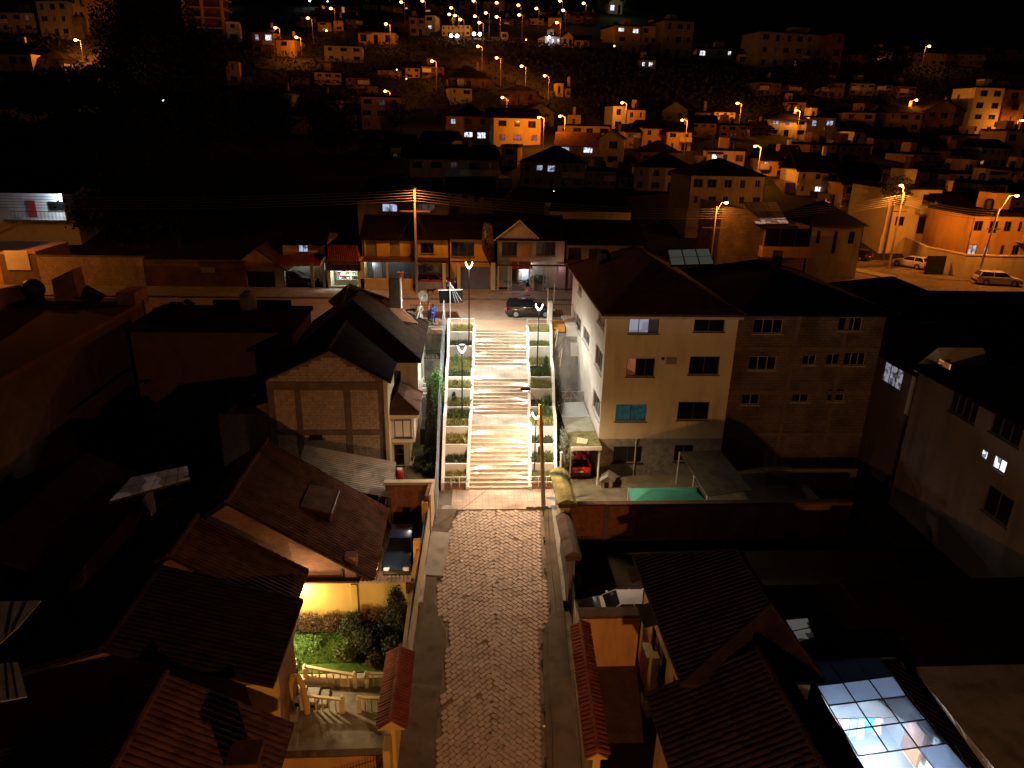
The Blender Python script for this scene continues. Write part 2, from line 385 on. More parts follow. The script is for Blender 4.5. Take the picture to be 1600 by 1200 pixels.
def grass_tufts(x0, x1, y0, y1, z, n, h, seed, lean=.5, w=.02):
    r = np.random.default_rng(seed); bx = r.uniform(x0, x1, n); by = r.uniform(y0, y1, n); hh = h * r.uniform(.5, 1.15, n)
    dx, dy = r.normal(size=n) * h * lean, r.normal(size=n) * h * lean; a = r.uniform(0, PI, n); wx, wy = np.cos(a) * w, np.sin(a) * w
    zb = np.full(n, z)
    V = np.stack([np.stack([bx - wx, by - wy, zb], 1), np.stack([bx + wx, by + wy, zb], 1), np.stack([bx + dx * .4 + wx * .6, by + dy * .4 + wy * .6, zb + hh * .65], 1),
                  np.stack([bx + dx, by + dy, zb + hh], 1)], 1).reshape(-1, 3)
    i = np.arange(n)[:, None] * 4
    return V.tolist(), np.concatenate([i, i + 1, i + 2, i + 3], 1).tolist()
# ------------------------------------------------------------------ ground
ZB = -6.8
def zs(y): return ZB + (min(y, 39.0) - 39.0) * .17
def SP(px, py):
    d = np.array(((px - 800) / FPX, (py - 600) / FPX, 1.0)); r = np.array((d @ cX, d @ cY, -(d @ cD)))
    t = (ZB - 39 * .17 - CZ) / (r[2] - .17 * r[1]); return Vector((r[0] * t, r[1] * t, CZ + r[2] * t))
HP = ([40, 92, 150, 182, 215, 300, 400, 520, 700, 900], [0, 0, 11, 15.5, 34, 52, 75, 105, 152, 210])
def T(x, y):
    x = np.asarray(x, float); y = np.asarray(y, float)
    low = np.where(y < 39, ZB + (y - 39) * .17, ZB) - 1.9
    up = np.interp(y, *HP)
    right = np.clip((x - 5) / 40, 0, 1)
    up = up - np.where(y > 110, np.clip((x - 20) / 200, -.3, 1) * np.clip((y - 110) / 60, 0, 1) * 5, 0)
    up = up + np.where(y > 95, np.sin(x * .05 + y * .031) * 1.2 * np.clip((y - 95) / 40, 0, 1), 0)
    t = np.clip((y - 57.3) / .8, 0, 1)
    t2 = np.clip((y - 46) / 12, 0, 1); t = t * (1 - right) + t2 * right
    leftw = np.clip((-x - 15) / 6, 0, 1); t3 = np.clip((y - 50) / 6, 0, 1); t = t * (1 - leftw) + t3 * leftw
    z = low * (1 - t) + up * t
    corr = (x > -6.2) & (x < 9.2) & (y < 57.3)
    z = np.where(corr, low, z)
    return z - .06
def Tf(x, y): return float(T(x, y))
xs_ = np.concatenate([np.linspace(-420, -70, 36), np.linspace(-66, -10, 40), np.arange(-8.4, 12, .6), np.linspace(13, 80, 46), np.linspace(90, 460, 38)])
ys_ = np.concatenate([np.linspace(-20, 20, 12), np.arange(21, 60, .8), np.linspace(61, 240, 110), np.linspace(245, 900, 90)])
gx, gy = np.meshgrid(xs_, ys_); gz = T(gx, gy); nx_, ny_ = len(xs_), len(ys_)
gv = np.stack([gx, gy, gz], -1).reshape(-1, 3); gi = np.arange(ny_ - 1)[:, None] * nx_ + np.arange(nx_ - 1)[None]
gf = np.stack([gi, gi + 1, gi + nx_ + 1, gi + nx_], -1).reshape(-1, 4)
mk('ground', (gv.tolist(), gf.tolist()), M_HILL, kind='structure', smooth=True)

def tilemat(name, c, g, s=.33, axes=(0, 1)):
    m = brickmat(name, c, [k * .9 for k in c], g, s, s, ms=.012, rough=.75); nt = m.node_tree
    t = [n for n in nt.nodes if n.type == 'TEX_BRICK'][0]; t.offset = 0
    L = t.inputs['Vector'].links[0]; cb = L.from_node; sp = [n for n in nt.nodes if n.type == 'SEPXYZ'][0]
    for l in list(cb.inputs[0].links) + list(cb.inputs[1].links): nt.links.remove(l)
    nt.links.new(sp.outputs[axes[0]], cb.inputs[0]); nt.links.new(sp.outputs[axes[1]], cb.inputs[1]); return m
M_PINK = tilemat('pink_tile_paving', (.44, .34, .26), (.24, .17, .13), .42)
M_LAND = tilemat('landing_tile', (.47, .40, .33), (.35, .28, .22), .3)
M_UPPER = mat('upper_street_surface', (.33, .27, .21), .85, .15, .5, .15, 30, stain=.2)

# upper street and its pavements
def sheet(name, pts, t, m, **k): return mk(name, MB().slab(pts, t), m, kind='structure', **k)
sheet('street', [(-75, 59.6, 0), (48, 59.6, 0), (66, 59.6, 0), (66, 67.3, 0), (-75, 67.3, 0)], .3, M_UPPER)
sheet('pavement', [(-75, 67.3, .13), (40, 67.3, .13), (40, 71.6, .13), (-75, 71.6, .13)], .4, M_CONC)
sheet('pavement', [(-3.2, 56.3, .05), (7.2, 56.3, .05), (7.2, 59.6, .05), (-3.2, 59.6, .05)], .3, mat('pink_concrete', (.42, .29, .20), .8, .12, .8, .12, 30))
sheet('pavement', [(-75, 57.4, .12), (-3.2, 57.4, .12), (-3.2, 59.6, .12), (-75, 59.6, .12)], .5, M_CONC)
sheet('pavement', [(7.2, 57.4, .12), (48, 57.4, .12), (48, 59.6, .12), (7.2, 59.6, .12)], .5, M_CONC)
mk('kerb', MB().box(-75, 40, 67.22, 67.32, 0, .15), M_CONCD, kind='structure')
sheet('side_street', [(41, 67.3, .02), (80, 67.3, .02), (70, 112, .02), (40, 112, .02)], .3, mat('side_street_surface', (.17, .14, .11), .85, .35, .35, .2, 20, stain=.5))
sheet('pavement', [(39.5, 103, .13), (49, 80, .13), (51, 80.5, .13), (43.4, 100, .13)], .3, M_CONC)

# cobbled street: each near stone by itself, the rest as one mass
LE = [SP(*p) for p in ((715, 799), (702, 825), (694, 854), (685, 891), (682, 920), (677, 957), (696, 975), (698, 985), (692, 1055), (682, 1135), (679, 1195), (676, 1260), (672, 1400))]
RE = [SP(*p) for p in ((849, 799), (849, 807), (851, 860), (851, 891), (858, 920), (860, 966), (846, 990), (846, 1075), (852, 1135), (852, 1195), (855, 1260), (858, 1400))]
def xe(y, E): 
    ys = [p.y for p in E][::-1]; return float(np.interp(y, ys, [p.x for p in E][::-1]))
YT = 39.0
street = thing('cobbled_street', None, None, (1.3, 30, zs(30)), kind='structure')
bed = MB(); Y0 = 4.0
bed.slab([(-4.3, Y0, zs(Y0) - .03), (5.7, Y0, zs(Y0) - .03), (5.7, YT, ZB - .03), (-2.6, YT, ZB - .03)], .4)
mk('street_bed', bed, M_JOINT, street)
def stone_mesh(L, Wd, seed):
    r = random.Random(seed); a, b = L / 2, Wd / 2; c = b * r.uniform(.3, .6)
    out = [(-a + c*.7, -b), (a - c*.7, -b), (a, -b*.45), (a, b*.45), (a - c*.7, b), (-a + c*.7, b), (-a, b*.45), (-a, -b*.45)]
    out = [(x * r.uniform(.93, 1.03), y * r.uniform(.92, 1.04)) for x, y in out]
    vs = [(x, y, -.05) for x, y in out] + [(x, y, .005) for x, y in out] + [(x * .90, y * .87, .030 + r.uniform(-.006, .006)) for x, y in out]
    fs = [tuple(range(16, 24))]
    for k in (0, 8): fs += [(k + i, k + (i + 1) % 8, k + 8 + (i + 1) % 8, k + 8 + i) for i in range(8)]
    return vs, fs
SV = [stone_mesh(.345, .226, i) for i in range(10)]
SM = []
for i, (v, f) in enumerate(SV):
    me = bpy.data.meshes.new('cobblestone'); me.from_pydata(v, [], f); me.materials.append(M_STONE); SM.append(me)
stones = []; seam = []
rs = random.Random(3)
for side in (1, -1):
    ang = math.radians(-41 * side)
    ca, sa = math.cos(ang), math.sin(ang)
    for j in range(-105, 105):
        for i in range(-82, 82):
            u = (i + (.5 if j % 2 else 0)) * .342 + rs.uniform(-.018, .018); v = j * .226 + rs.uniform(-.012, .012)
            x = 1.4 + u * ca - v * sa; y = 24 + u * sa + v * ca
            if not (6 < y < YT - .12): continue
            xc = 1.0 + (y - 22) * .06
            if (x - xc) * side < -.2: continue
            if x < xe(y, LE) + .12 or x > xe(y, RE) - .12: continue
            if rs.random() < .004: continue
            if abs(x - xc) < .6:
                if any(abs(a - x) < .3 and abs(b - y) < .3 and math.hypot(a - x, b - y) < .222 for a, b in seam): continue
                seam.append((x, y))
            dz = rs.gauss(0, .006) - (.014 if math.sin(x * 1.9 + 2) * math.sin(y * .8 + x) > .72 else 0)
            stones.append((y, x, zs(y) + dz, ang + rs.gauss(0, .07), rs.randrange(10), rs.gauss(0, .03), rs.gauss(0, .03)))
for gy_ in np.arange(22.0, YT - .2, .06):
    for gx_ in np.arange(-.5, .51, .06):
        x = 1.0 + (gy_ - 22) * .06 + gx_
        if all(abs(a - x) > .3 or abs(b - gy_) > .3 or math.hypot(a - x, b - gy_) > .205 for a, b in seam):
            seam.append((x, gy_)); stones.append((float(gy_), x, zs(gy_) - .004, rs.choice((-.7, .7, 0)) + rs.gauss(0, .2), rs.randrange(10), 0, 0))
stones.sort(key=lambda s: (s[0] < 22.45, s[0]))
bv = []; bf = []
EU = __import__('mathutils').Euler
for k, (y, x, z, a, w, t1, t2) in enumerate(stones):
    rot = EU((math.atan(.17) + t1, t2, 0)).to_matrix() @ Matrix.Rotation(a, 3, 'Z')
    if k < 300:
        o = bpy.data.objects.new('cobblestone', SM[w]); SC.collection.objects.link(o); o.parent = street
        o.matrix_local = INV[street.name] @ Matrix.Translation((x, y, z)) @ rot.to_4x4()
    else:
        b = len(bv); v, f = SV[w]; c = Vector((x, y, z)); bv += [tuple(c + rot @ Vector(p)) for p in v]; bf += [tuple(b + i for i in q) for q in f]
mk('cobblestones', (bv, bf), M_STONE, street, kind='stuff')

# pavements of the cobbled street, with kerbs and gutter
def strip(name, edgeL, edgeR, h, m, t=.35, kind='structure', parent=None):
    """strip following the slope between two edge polylines (x,y)"""
    mb = MB()
    for (a, b, c, d) in zip(edgeL[:-1], edgeL[1:], edgeR[:-1], edgeR[1:]):
        mb.slab([(a[0], a[1], zs(a[1]) + h), (c[0], c[1], zs(c[1]) + h), (d[0], d[1], zs(d[1]) + h), (b[0], b[1], zs(b[1]) + h)][::1], t)
    return mk(name, mb, m, parent, kind=kind)
yy = [4, 10, 16, 20, 22, 24, 26, 27.5, 28.6, 29.4, 30.5, 31.5, 33, 35, 37, 38.2, 39]
strip('pavement', [(-4.6 if y < 20 else np.interp(y, [20, 23, 30, 39], [-3.3, -3.15, -2.85, -2.25]), y) for y in yy], [(xe(y, LE) - .02, y) for y in yy], .10, M_WALK)
strip('pavement', [(xe(y, RE) + .32, y) for y in yy], [(np.interp(y, [4, 20, 25, 30, 36, 39], [4.9, 4.7, 4.75, 5.0, 5.2, 5.6]), y) for y in yy], .13, M_WALK)
yk = [4, 12, 20, 25, 28.6, 29.4, 30.5, 33, 36, 39]
strip('kerb', [(xe(y, RE) + .04, y) for y in yk], [(xe(y, RE) + .30, y) for y in yk], .06, M_WALK)
strip('kerb', [(5.02 + (y - 31) * .02, y) for y in (31.2, 35, 39)], [(5.18 + (y - 31) * .05, y) for y in (31.2, 35, 39)], .30, M_CONC)
mk('driveway_ramp', MB().slab([(-2.5, 33.4, zs(33.4) + .16), (-1.45, 33.3, zs(33.3) + .14), (-1.15, 36.8, zs(36.8) + .14), (-2.3, 36.9, zs(36.9) + .16)], .2), M_CONC, kind='structure')
sheet('pavement', [(-2.3, 39.0, ZB + .02), (-1.15, 39.0, ZB + .02), (-1.1, 41.6, ZB + .02), (-2.0, 41.6, ZB + .02)], .3, M_WALK)
sheet('paved_forecourt', [(-1.15, 39.0, ZB + .05), (4.9, 39.0, ZB + .05), (5.62, 41.6, ZB + .05), (-1.1, 41.6, ZB + .05)], .3, M_PINK)
sheet('pavement', [(4.9, 39.0, ZB + .03), (5.75, 39.0, ZB + .03), (5.9, 41.6, ZB + .03), (5.62, 41.6, ZB + .03)], .3, M_CONC)
mc_ = MB(); pc = P(698, 800, z=ZB); mc_.tube([(pc.x, 39.25, ZB + .02), (pc.x, 39.25, ZB + .05)], .33, 20)
tag(mk('manhole_cover', mc_, M_CONC), 'round pale manhole cover on the pavement left of the tiled forecourt', 'manhole cover')

# ------------------------------------------------------------------ the stairs
zL1, zL2 = -3.965, -2.08
yA = 41.6; yB = P(780, 663, z=zL1).y; yC = P(780, 646, z=zL1).y; yD = P(780, 590, z=zL2).y; yE = P(780, 570, z=zL2).y; yF = P(780, 519, z=0).y
PRO = ([30, yA, yB, yC, yD, yE, yF, 70], [ZB, ZB, zL1, zL1, zL2, zL2, 0, 0])
def prof(y): return float(np.interp(y, *PRO))
def xl(y): return float(np.interp(y, [41.6, 50, 56.4], [-.01, .32, .5]))
def xr(y): return float(np.interp(y, [41.6, 50, 56.4], [3.92, 4.42, 4.72]))
def xol(y): return -1.86 + (y - 41.6) * .004
def xor_(y): return float(np.interp(y, [41.6, 46, 50, 58], [5.62, 6.0, 6.25, 6.75]))
stairs = thing('stairs', None, None, (2, 41.6, ZB), kind='structure')
def flight(y0, y1, z0, z1, n, bottom=False):
    for i in range(n):
        a = y0 + (y1 - y0) * i / n; b = y0 + (y1 - y0) * (i + 1) / n; zb = z0 + (z1 - z0) * i / n; zt = z0 + (z1 - z0) * (i + 1) / n
        m = MB(); c = .018; x0, x1 = xl(a) + .002, xr(a) - .002
        if bottom and i == 0: x0 -= .15; x1 += .1
        m.ext([(x0, a - .03, zt - .04), (x0, a - .03 + c, zt), (x0, b + .01, zt), (x0, b + .01, zb - .02), (x0, a - .012, zb - .02), (x0, a - .012, zt - .04)], (x1 - x0, 0, 0))
        mk('step', m, M_TREAD, stairs)
        mr = MB().box(x0, x1, a - .022, a - .0135, zb, zt - .042); mk('riser', mr, M_RISER, stairs)
    return
flight(yA, yB, ZB, zL1, 15, True); flight(yC, yD, zL1, zL2, 10); flight(yE, yF, zL2, 0, 11)
mk('landing', MB().slab([(xl(yB), yB - .02, zL1), (xr(yB), yB - .02, zL1), (xr(yC), yC + .02, zL1), (xl(yC), yC + .02, zL1)], .3), M_LAND, stairs)
mk('landing', MB().slab([(xl(yD), yD - .02, zL2), (xr(yD), yD - .02, zL2), (xr(yE), yE + .02, zL2), (xl(yE), yE + .02, zL2)], .3), M_LAND, stairs)
def sidewall(name, fx, t, hh, ys, m):
    mb = MB()
    for a, b in zip(ys[:-1], ys[1:]):
        za, zb = prof(a) + hh, prof(b) + hh; xa, xb = fx(a), fx(b)
        v = [(xa, a, -8), (xa + t, a, -8), (xb + t, b, -8), (xb, b, -8), (xa, a, za), (xa + t, a, za), (xb + t, b, zb), (xb, b, zb)]
        mb.add(v, [(4, 5, 6, 7), (0, 1, 5, 4), (1, 2, 6, 5), (2, 3, 7, 6), (3, 0, 4, 7)])
    return mk(name, mb, m, stairs)
YS = [yA - .15, yB, yC, yD, yE, yF, 57.2]
wl = sidewall('side_wall', lambda y: xl(y) - .22, .22, .30, YS, M_WHITE); wr = sidewall('side_wall', xr, .22, .30, YS, M_WHITE)
ol = sidewall('side_wall', lambda y: xol(y) - .0, .2, .62, YS + [58.0], M_WHITE); orr = sidewall('side_wall', lambda y: xor_(y), .2, .62, YS + [58.0], M_WHITE)
NT = 12
TY = [yA + (57.0 - yA) * i / NT for i in range(NT + 1)]
side_words = {-1: 'left', 1: 'right'}
from_foot = ['lowest', 'second lowest', 'third lowest', 'fourth lowest', 'fifth lowest', 'sixth lowest', 'sixth highest', 'fifth highest', 'fourth highest', 'third highest', 'second highest', 'highest']
pl_desc = ['green low grass', 'sparse dark herbs', 'bushy pale grass', 'dark trimmed grass', 'pale grass', 'grass around a lamp foot', 'reddish green herbs', 'sparse brown grass', 'pale clipped grass', 'grass and a small conifer', 'dark sparse herbs', 'dense olive grass']
for sd in (-1, 1):
    for i in range(NT):
        a, b = TY[i], TY[i + 1]
        x0, x1 = (xol(a) + .2, xl(a) - .22) if sd < 0 else (xr(a) + .22, xor_(a))
        zsoil = prof((a + b) / 2) - .02; zprev = (prof((a * 2 - b + a) / 2) - .1) if i else ZB
        pt = thing('planter', f'{from_foot[i]} planter terrace on the {side_words[sd]} side of the stairway, {pl_desc[i if sd < 0 else (i * 5 + 3) % 12] if False else "filled with grass"}', 'planter', ((x0 + x1) / 2, a, zsoil), 0, 'terraced planters beside the stairway')
        mk('retaining_wall', MB().bbox(x0 + .003, x1 - .003, a, a + .14, zprev - .2, zsoil + .09, .015), M_WHITE if i else mat('base_kerb', (.30, .20, .12), .85, .2, 1, .1, 30), pt)
        mk('soil', MB().box(x0 + .003, x1 - .003, a + .14, b + .02, zsoil - .5, zsoil), M_SOIL, pt, kind='stuff')
        dens = [600, 380, 620, 420, 560, 520, 560, 380, 560, 520, 380, 640][(i + (0 if sd < 0 else 5)) % 12]
        g = grass_tufts(x0 + .06, x1 - .06, a + .2, b - .05, zsoil, dens, .50 if dens > 500 else .34, 100 + i * 3 + sd, .35, .028)
        mk('grass', g, [M_GRASSY, M_LEAF, M_GRASSY][i % 3] if dens > 400 else M_LEAFD, pt, kind='stuff')
        if not hasattr(mk, 'pl'): mk.pl = {}
        mk.pl[(sd, i)] = (pt, x0, x1, a, b, zsoil)
def conifer_small(px, py, zz, y, h, label, m):
    p = P(px, py, y=y); base = Vector((p.x, y, zz))
    t = thing('conifer', label, 'conifer', base)
    mk('trunk', MB().tube([base, base + Vector((0, 0, h * .3))], .03, 6), M_BARK, t)
    mk('crown', leaves(900, clumps(base + Vector((0, 0, h * .55)), (h * .26, h * .26, h * .47), 60, .25, cone=True), .05, seed=int(px)), m, t)
def in_pl(sd, i, fx): pt, x0, x1, a, b, z = mk.pl[(sd, i)]; return x0 + (x1 - x0) * fx, (a + b) / 2, z
for sd, i, fx, h, lab, m in ((-1, 8, .35, 1.2, 'bright green young conifer in the fourth highest planter left of the stairs', M_LEAFB), (-1, 5, .3, .95, 'small dark conifer in a left planter below the bright green one', M_LEAFD), (1, 8, .8, 1.1, 'slim dark conifer in a right planter beside the lamp post near the car', M_LEAFD)):
    x, y, z = in_pl(sd, i, fx); base = Vector((x, y, z)); t = thing('conifer', lab, 'conifer', base)
    mk('trunk', MB().tube([base, base + Vector((0, 0, h * .3))], .03, 6), M_BARK, t)
    mk('crown', leaves(1100, clumps(base + Vector((0, 0, h * .55)), (h * .27, h * .27, h * .47), 60, .25, cone=True), .05, seed=i), m, t)
for sd, i, fx, h, lab, m in ((1, 4, .65, .9, 'tall leafy green shrub in the right planter behind the leaning orange pole', M_LEAFB), (-1, 6, .3, .5, 'reddish flowering plant in a left planter near the stairs middle', M_LEAFR), (1, 5, .75, .8, 'loose green shrub in a right planter above the leafy one', M_LEAF)):
    x, y, z = in_pl(sd, i, fx); t = thing('shrub', lab, 'shrub', (x, y, z))
    mk('foliage', leaves(700, clumps((x, y, z + h * .5), (h * .45, h * .45, h * .55), 25, .3), .07, seed=i + 9), m, t)
    mk('stem', MB().tube([(x, y, z), (x, y, z + h * .6)], .02, 5), M_BARK, t)

# rails across the ends of the planter rows
def rail(label, x0, x1, y, z, h, n):
    t = thing('railing', label, 'railing', ((x0 + x1) / 2, y, z), group='white railings at the ends of the planter rows')
    mk('top_rail', MB().tube([(x0, y, z + h), (x1, y, z + h)], .03, 6), M_WSTEEL, t)
    mk('lower_rail', MB().tube([(x0, y, z + h * .5), (x1, y, z + h * .5)], .018, 6), M_WSTEEL, t)
    for i in range(n): x = x0 + (x1 - x0) * i / (n - 1); mk('post', MB().tube([(x, y, z), (x, y, z + h)], .026, 6), M_WSTEEL, t)
rail('white railing in front of the lowest left planter', xol(42) + .1, xl(42) - .12, yA - .05, ZB + .25, .75, 4)
rail('white railing in front of the lowest right planter', xr(42) + .12, xor_(42), yA - .05, ZB + .25, .75, 4)
rail('white railing behind the highest left planter, beside the lamp post', xol(57) + .1, xl(57) - .1, 57.15, .05, .75, 3)
rail('white railing behind the highest right planter, next to the black car', xr(57) + .1, xor_(57), 57.15, .05, .75, 3)
# chain-link fence along the left edge, handrail wires at the right edge
ft = thing('mesh_fence', 'long blue-grey mesh fence running down the left edge of the stairway', 'fence', (-2.1, 41, ZB))
pts = [(-2.02, 38.2, ZB - .1)] + [(-2.04, y, prof(y) + .1) for y in np.arange(41.5, 58.5, 1.2)]
for (x, y, z) in pts: mk('post', MB().tube([(x, y, z - .3), (x - .12, y, z + 2.0)], .035, 6), M_STEEL, ft)
wb = MB()
for a, b in zip(pts[:-1], pts[1:]):
    n = max(2, int((b[1] - a[1]) / .10))
    for i in range(n):
        q = Vector(a).lerp(Vector(b), i / n); wb.par(q, (.012, 0, 0), (0, .03, 0), (-.12, 0, 2.0))
    for hh in (.1, 1.0, 1.95):
        wb.tube([Vector(a) + Vector((-.06 * hh, 0, hh)), Vector(b) + Vector((-.06 * hh, 0, hh))], .02, 4)
mk('mesh_wires', wb, M_BLUEF, ft, kind='stuff')

# lights set into the side walls: patches across the steps
def step_light(px, py, sd, z):
    p = P(px, py, z=z); x = (xl(p.y) if sd < 0 else xr(p.y)); y = p.y; z = prof(y) + .16
    q = MB().box(x - .012 if sd > 0 else x - .004, x + .004 if sd > 0 else x + .012, y - .09, y + .09, z - .03, z + .05)
    w = wr if sd > 0 else wl
    o = mk('step_light', q, E_LED, w)
    spot('step_light_beam', (x - sd * .04, y, z + .04), 1100, (1, .96, .88), .03, 88, .8, (-sd * 1, 0, -.55), parent=w)
for (px, py) in ((823, 523.5), (823, 545), (823, 567), (824, 603.5), (824, 628), (825, 667), (825, 693), (825, 720), (825, 748)):
    step_light(px, py, 1, prof(float(np.interp(py, [519, 570, 590, 646, 663, 766], [yF, yE, yD, yC, yB, yA]))))
for (px, py) in ((742, 534), (741, 555), (740, 591), (738, 615), (737, 640), (736, 679), (735, 706), (734, 734)):
    step_light(px, py, -1, prof(float(np.interp(py, [519, 570, 590, 646, 663, 766], [yF, yE, yD, yC, yB, yA]))))

# lamp posts of the stairway: V-shaped luminous head under a flat dark cap
def v_lamp(x, y, z0, z1, label, w=900):
    t = thing('lamp_post', label, 'lamp post', (x, y, z0), group='slim lamp posts along the stairway')
    mk('pole', MB().tube([(x, y, z0 - .1), (x, y, z1 - .25)], [.055, .04], 10), M_DARK, t)
    mk('base_plate', MB().bbox(x - .2, x + .2, y - .2, y + .2, z0 - .1, z0 + .06, .02), M_DARK, t)
    vm = MB()
    for s in (-1, 1): vm.tube([(x + s * .03, y, z1 - .28), (x + s * .20, y, z1 - .05), (x + s * .27, y, z1 + .16), (x + s * .22, y, z1 + .27)], [.03, .038, .038, .03], 8)
    mk('glowing_head', vm, E_LED, t)
    mk('cap', MB().tube([(x, y, z1 + .28), (x, y, z1 + .34)], [.30, .24], 14), M_DARK, t)
    spot('lamp_light', (x, y, z1 + .02), w, LEDC, .15, 168, .7, parent=t)
LW = 1450
v_lamp(-.04, 54.8, prof(54.8) - .1, 5.75, 'tall slim lamp post behind the highest left planter, before the parked car', 6500)
v_lamp(5.3, 52.2, prof(52.2) - .1, 3.1, 'slim lamp post in the right planters, its head in front of the black car', LW)
v_lamp(-.53, 48.0, prof(48) - .1, 1.0, 'slim lamp post in the left planters halfway down the stairs', LW)
v_lamp(4.42, 42.9, prof(42.9) - .1, -1.95, 'lowest slim lamp post, in the right planters behind the orange pole', 1000)

# weeds in the gutter, bits of litter
def edge_pts(r, n):
    y = r.uniform(22, 39, n); k = r.random(n) < .6; clump = (np.sin(y * 2.3) + np.sin(y * 5.1) > .6)
    x = np.array([xe(a, RE) + .02 if b else xe(a, LE) - .02 for a, b in zip(y, k)]) + r.normal(size=n) * .05
    z = np.array([zs(a) + .05 for a in y]); return np.stack([x, y, np.where(clump, z, z - .3)], 1)
tag(mk('weeds', leaves(2600, edge_pts, .05, seed=90), M_LEAFD, kind='stuff'), 'small weeds growing in the gutters of the cobbled street', 'weeds')
tag(mk('weeds', leaves(700, lambda r, n: np.stack([r.uniform(3.6, 5.0, n), 39.0 + r.normal(size=n) * .06, ZB + .06 + r.uniform(0, .08, n)], 1), .06, seed=91), M_LEAF, kind='stuff'), 'green weeds at the edge between tiled forecourt and cobbles', 'weeds')
for i, (px, py, lab) in enumerate(((722, 878, 'white scrap on the left part of the cobbles'), (850, 1136, 'tiny white scrap at the right gutter low down'), (766, 1146, 'dark can with a pale rim lying on the lower cobbles'))):
    q = SP(px, py); m_ = MB().bbox(q.x - .07, q.x + .07, q.y - .05, q.y + .05, q.z + .03, q.z + .07, .02); tag(mk('litter', m_, M_WSTEEL if i < 2 else M_DARK), lab, 'litter')
# ------------------------------------------------------------------ roofs and houses near the stairs
UP = Vector((0, 0, 1))
def gable_roof(parent, xe0, xr_, xe1, y0, y1, ze0, zr, ze1, m, oh=.35, pitch=.24, course=.38, tiles=True, t=.14, both=True):
    """ridge along y at xr_; eaves at xe0 (left) and xe1 (right)"""
    ya, yb = y0 - oh, y1 + oh
    r = MB(); r.slab([(xe0, ya, ze0), (xr_, ya, zr), (xr_, yb, zr), (xe0, yb, ze0)], t); r.slab([(xr_, ya, zr), (xe1, ya, ze1), (xe1, yb, ze1), (xr_, yb, zr)], t)
    ro = mk('roof', r, M_TILEK, parent)
    if tiles:
        for (xe_, ze, on) in ((xe1, ze1, True), (xe0, ze0, both)):
            if not on: continue
            L = math.hypot(xe_ - xr_, ze - zr); e = .02
            P0, P1, P2, P3 = (xe_, ya, ze + e), (xe_, yb, ze + e), (xr_, yb, zr + e), (xr_, ya, zr + e)
            v, f = tiled_slope(P0, P1, P2, P3, max(4, int((yb - ya) / pitch)), max(3, int(L / course)), .06, .035)
            mk('roof_tiles', (v, f), m, ro, kind='stuff')
        mk('ridge_cap', ridge_caps((xr_, ya, zr + .05), (xr_, yb, zr + .05), int((yb - ya) / .4)), m, ro)
    return ro
def hip_roof(parent, x0, x1, y0, y1, ze, zr, m, inset=None, tiles=None, t=.16, rx=None, ry=None):
    w, d = x1 - x0, y1 - y0
    if rx is None:
        if w >= d: k = inset or d / 2; A, B = (x0 + k, (y0 + y1) / 2, zr), (x1 - k, (y0 + y1) / 2, zr)
        else: k = inset or w / 2; A, B = ((x0 + x1) / 2, y0 + k, zr), ((x0 + x1) / 2, y1 - k, zr)
    else: A, B = (rx[0], ry[0], zr), (rx[1], ry[1], zr)
    c = [(x0, y0, ze), (x1, y0, ze), (x1, y1, ze), (x0, y1, ze)]
    m_ = MB(); lo = [(p[0], p[1], ze - t) for p in c]
    if w >= d and rx is None or (rx and abs(rx[1] - rx[0]) > abs(ry[1] - ry[0])):
        m_.add(c + [A, B] + lo, [(0, 1, 5, 4), (1, 2, 5), (2, 3, 4, 5), (3, 0, 4), (6, 9, 8, 7)] + [(i, 6 + i, 6 + (i + 1) % 4, (i + 1) % 4) for i in range(4)])
    else:
        m_.add(c + [A, B] + lo, [(0, 1, 4), (1, 2, 5, 4), (2, 3, 5), (3, 0, 4, 5), (6, 9, 8, 7)] + [(i, 6 + i, 6 + (i + 1) % 4, (i + 1) % 4) for i in range(4)])
    ro = mk('roof', m_, m, parent)
    hc = MB()
    for a, b in ((c[0], A), (c[3], A if w >= d and rx is None else B), (c[1], B if w >= d and rx is None else A), (c[2], B), (A, B)): hc.tube([Vector(a) + UP * .03, Vector(b) + UP * .03], .07, 6)
    mk('ridge_cap', hc, m, ro)
    return ro
def blocks(parent, x0, x1, z0, z1, y, bw=.40, bh=.2, gap=.018, m=None, skip=None, limit=300, seed=0, thick=.1, name='block', proud=.02):
    """block courses on a face toward -y; first `limit` single, the rest one mass; skip(x,z)->True leaves out"""
    m = m or M_BLOCK; r = random.Random(seed); me = bpy.data.meshes.new(name); b = MB().bbox(0, bw - gap, 0, thick, 0, bh - gap, .012)
    me.from_pydata(b.v, [], b.f); me.materials.append(m); n = 0; rest = MB()
    nz = int((z1 - z0) / bh + .01)
    for j in range(nz):
        z = z0 + j * bh; x = x0 - (bw / 2 if j % 2 else 0)
        while x < x1 - .02:
            a, c = max(x, x0), min(x + bw, x1)
            if c - a > .08 and not (skip and skip((a + c) / 2, z + bh / 2)):
                yy_ = y - proud - abs(r.gauss(0, .006))
                if n < limit and c - a > bw - .01: inst(name, me, parent, (a, yy_, z)); n += 1
                else: rest.box(a, c - gap, yy_, yy_ + thick, z, z + bh - gap)
            x += bw
    if rest.v: mk(name + '_courses', rest, m, parent, kind='stuff')

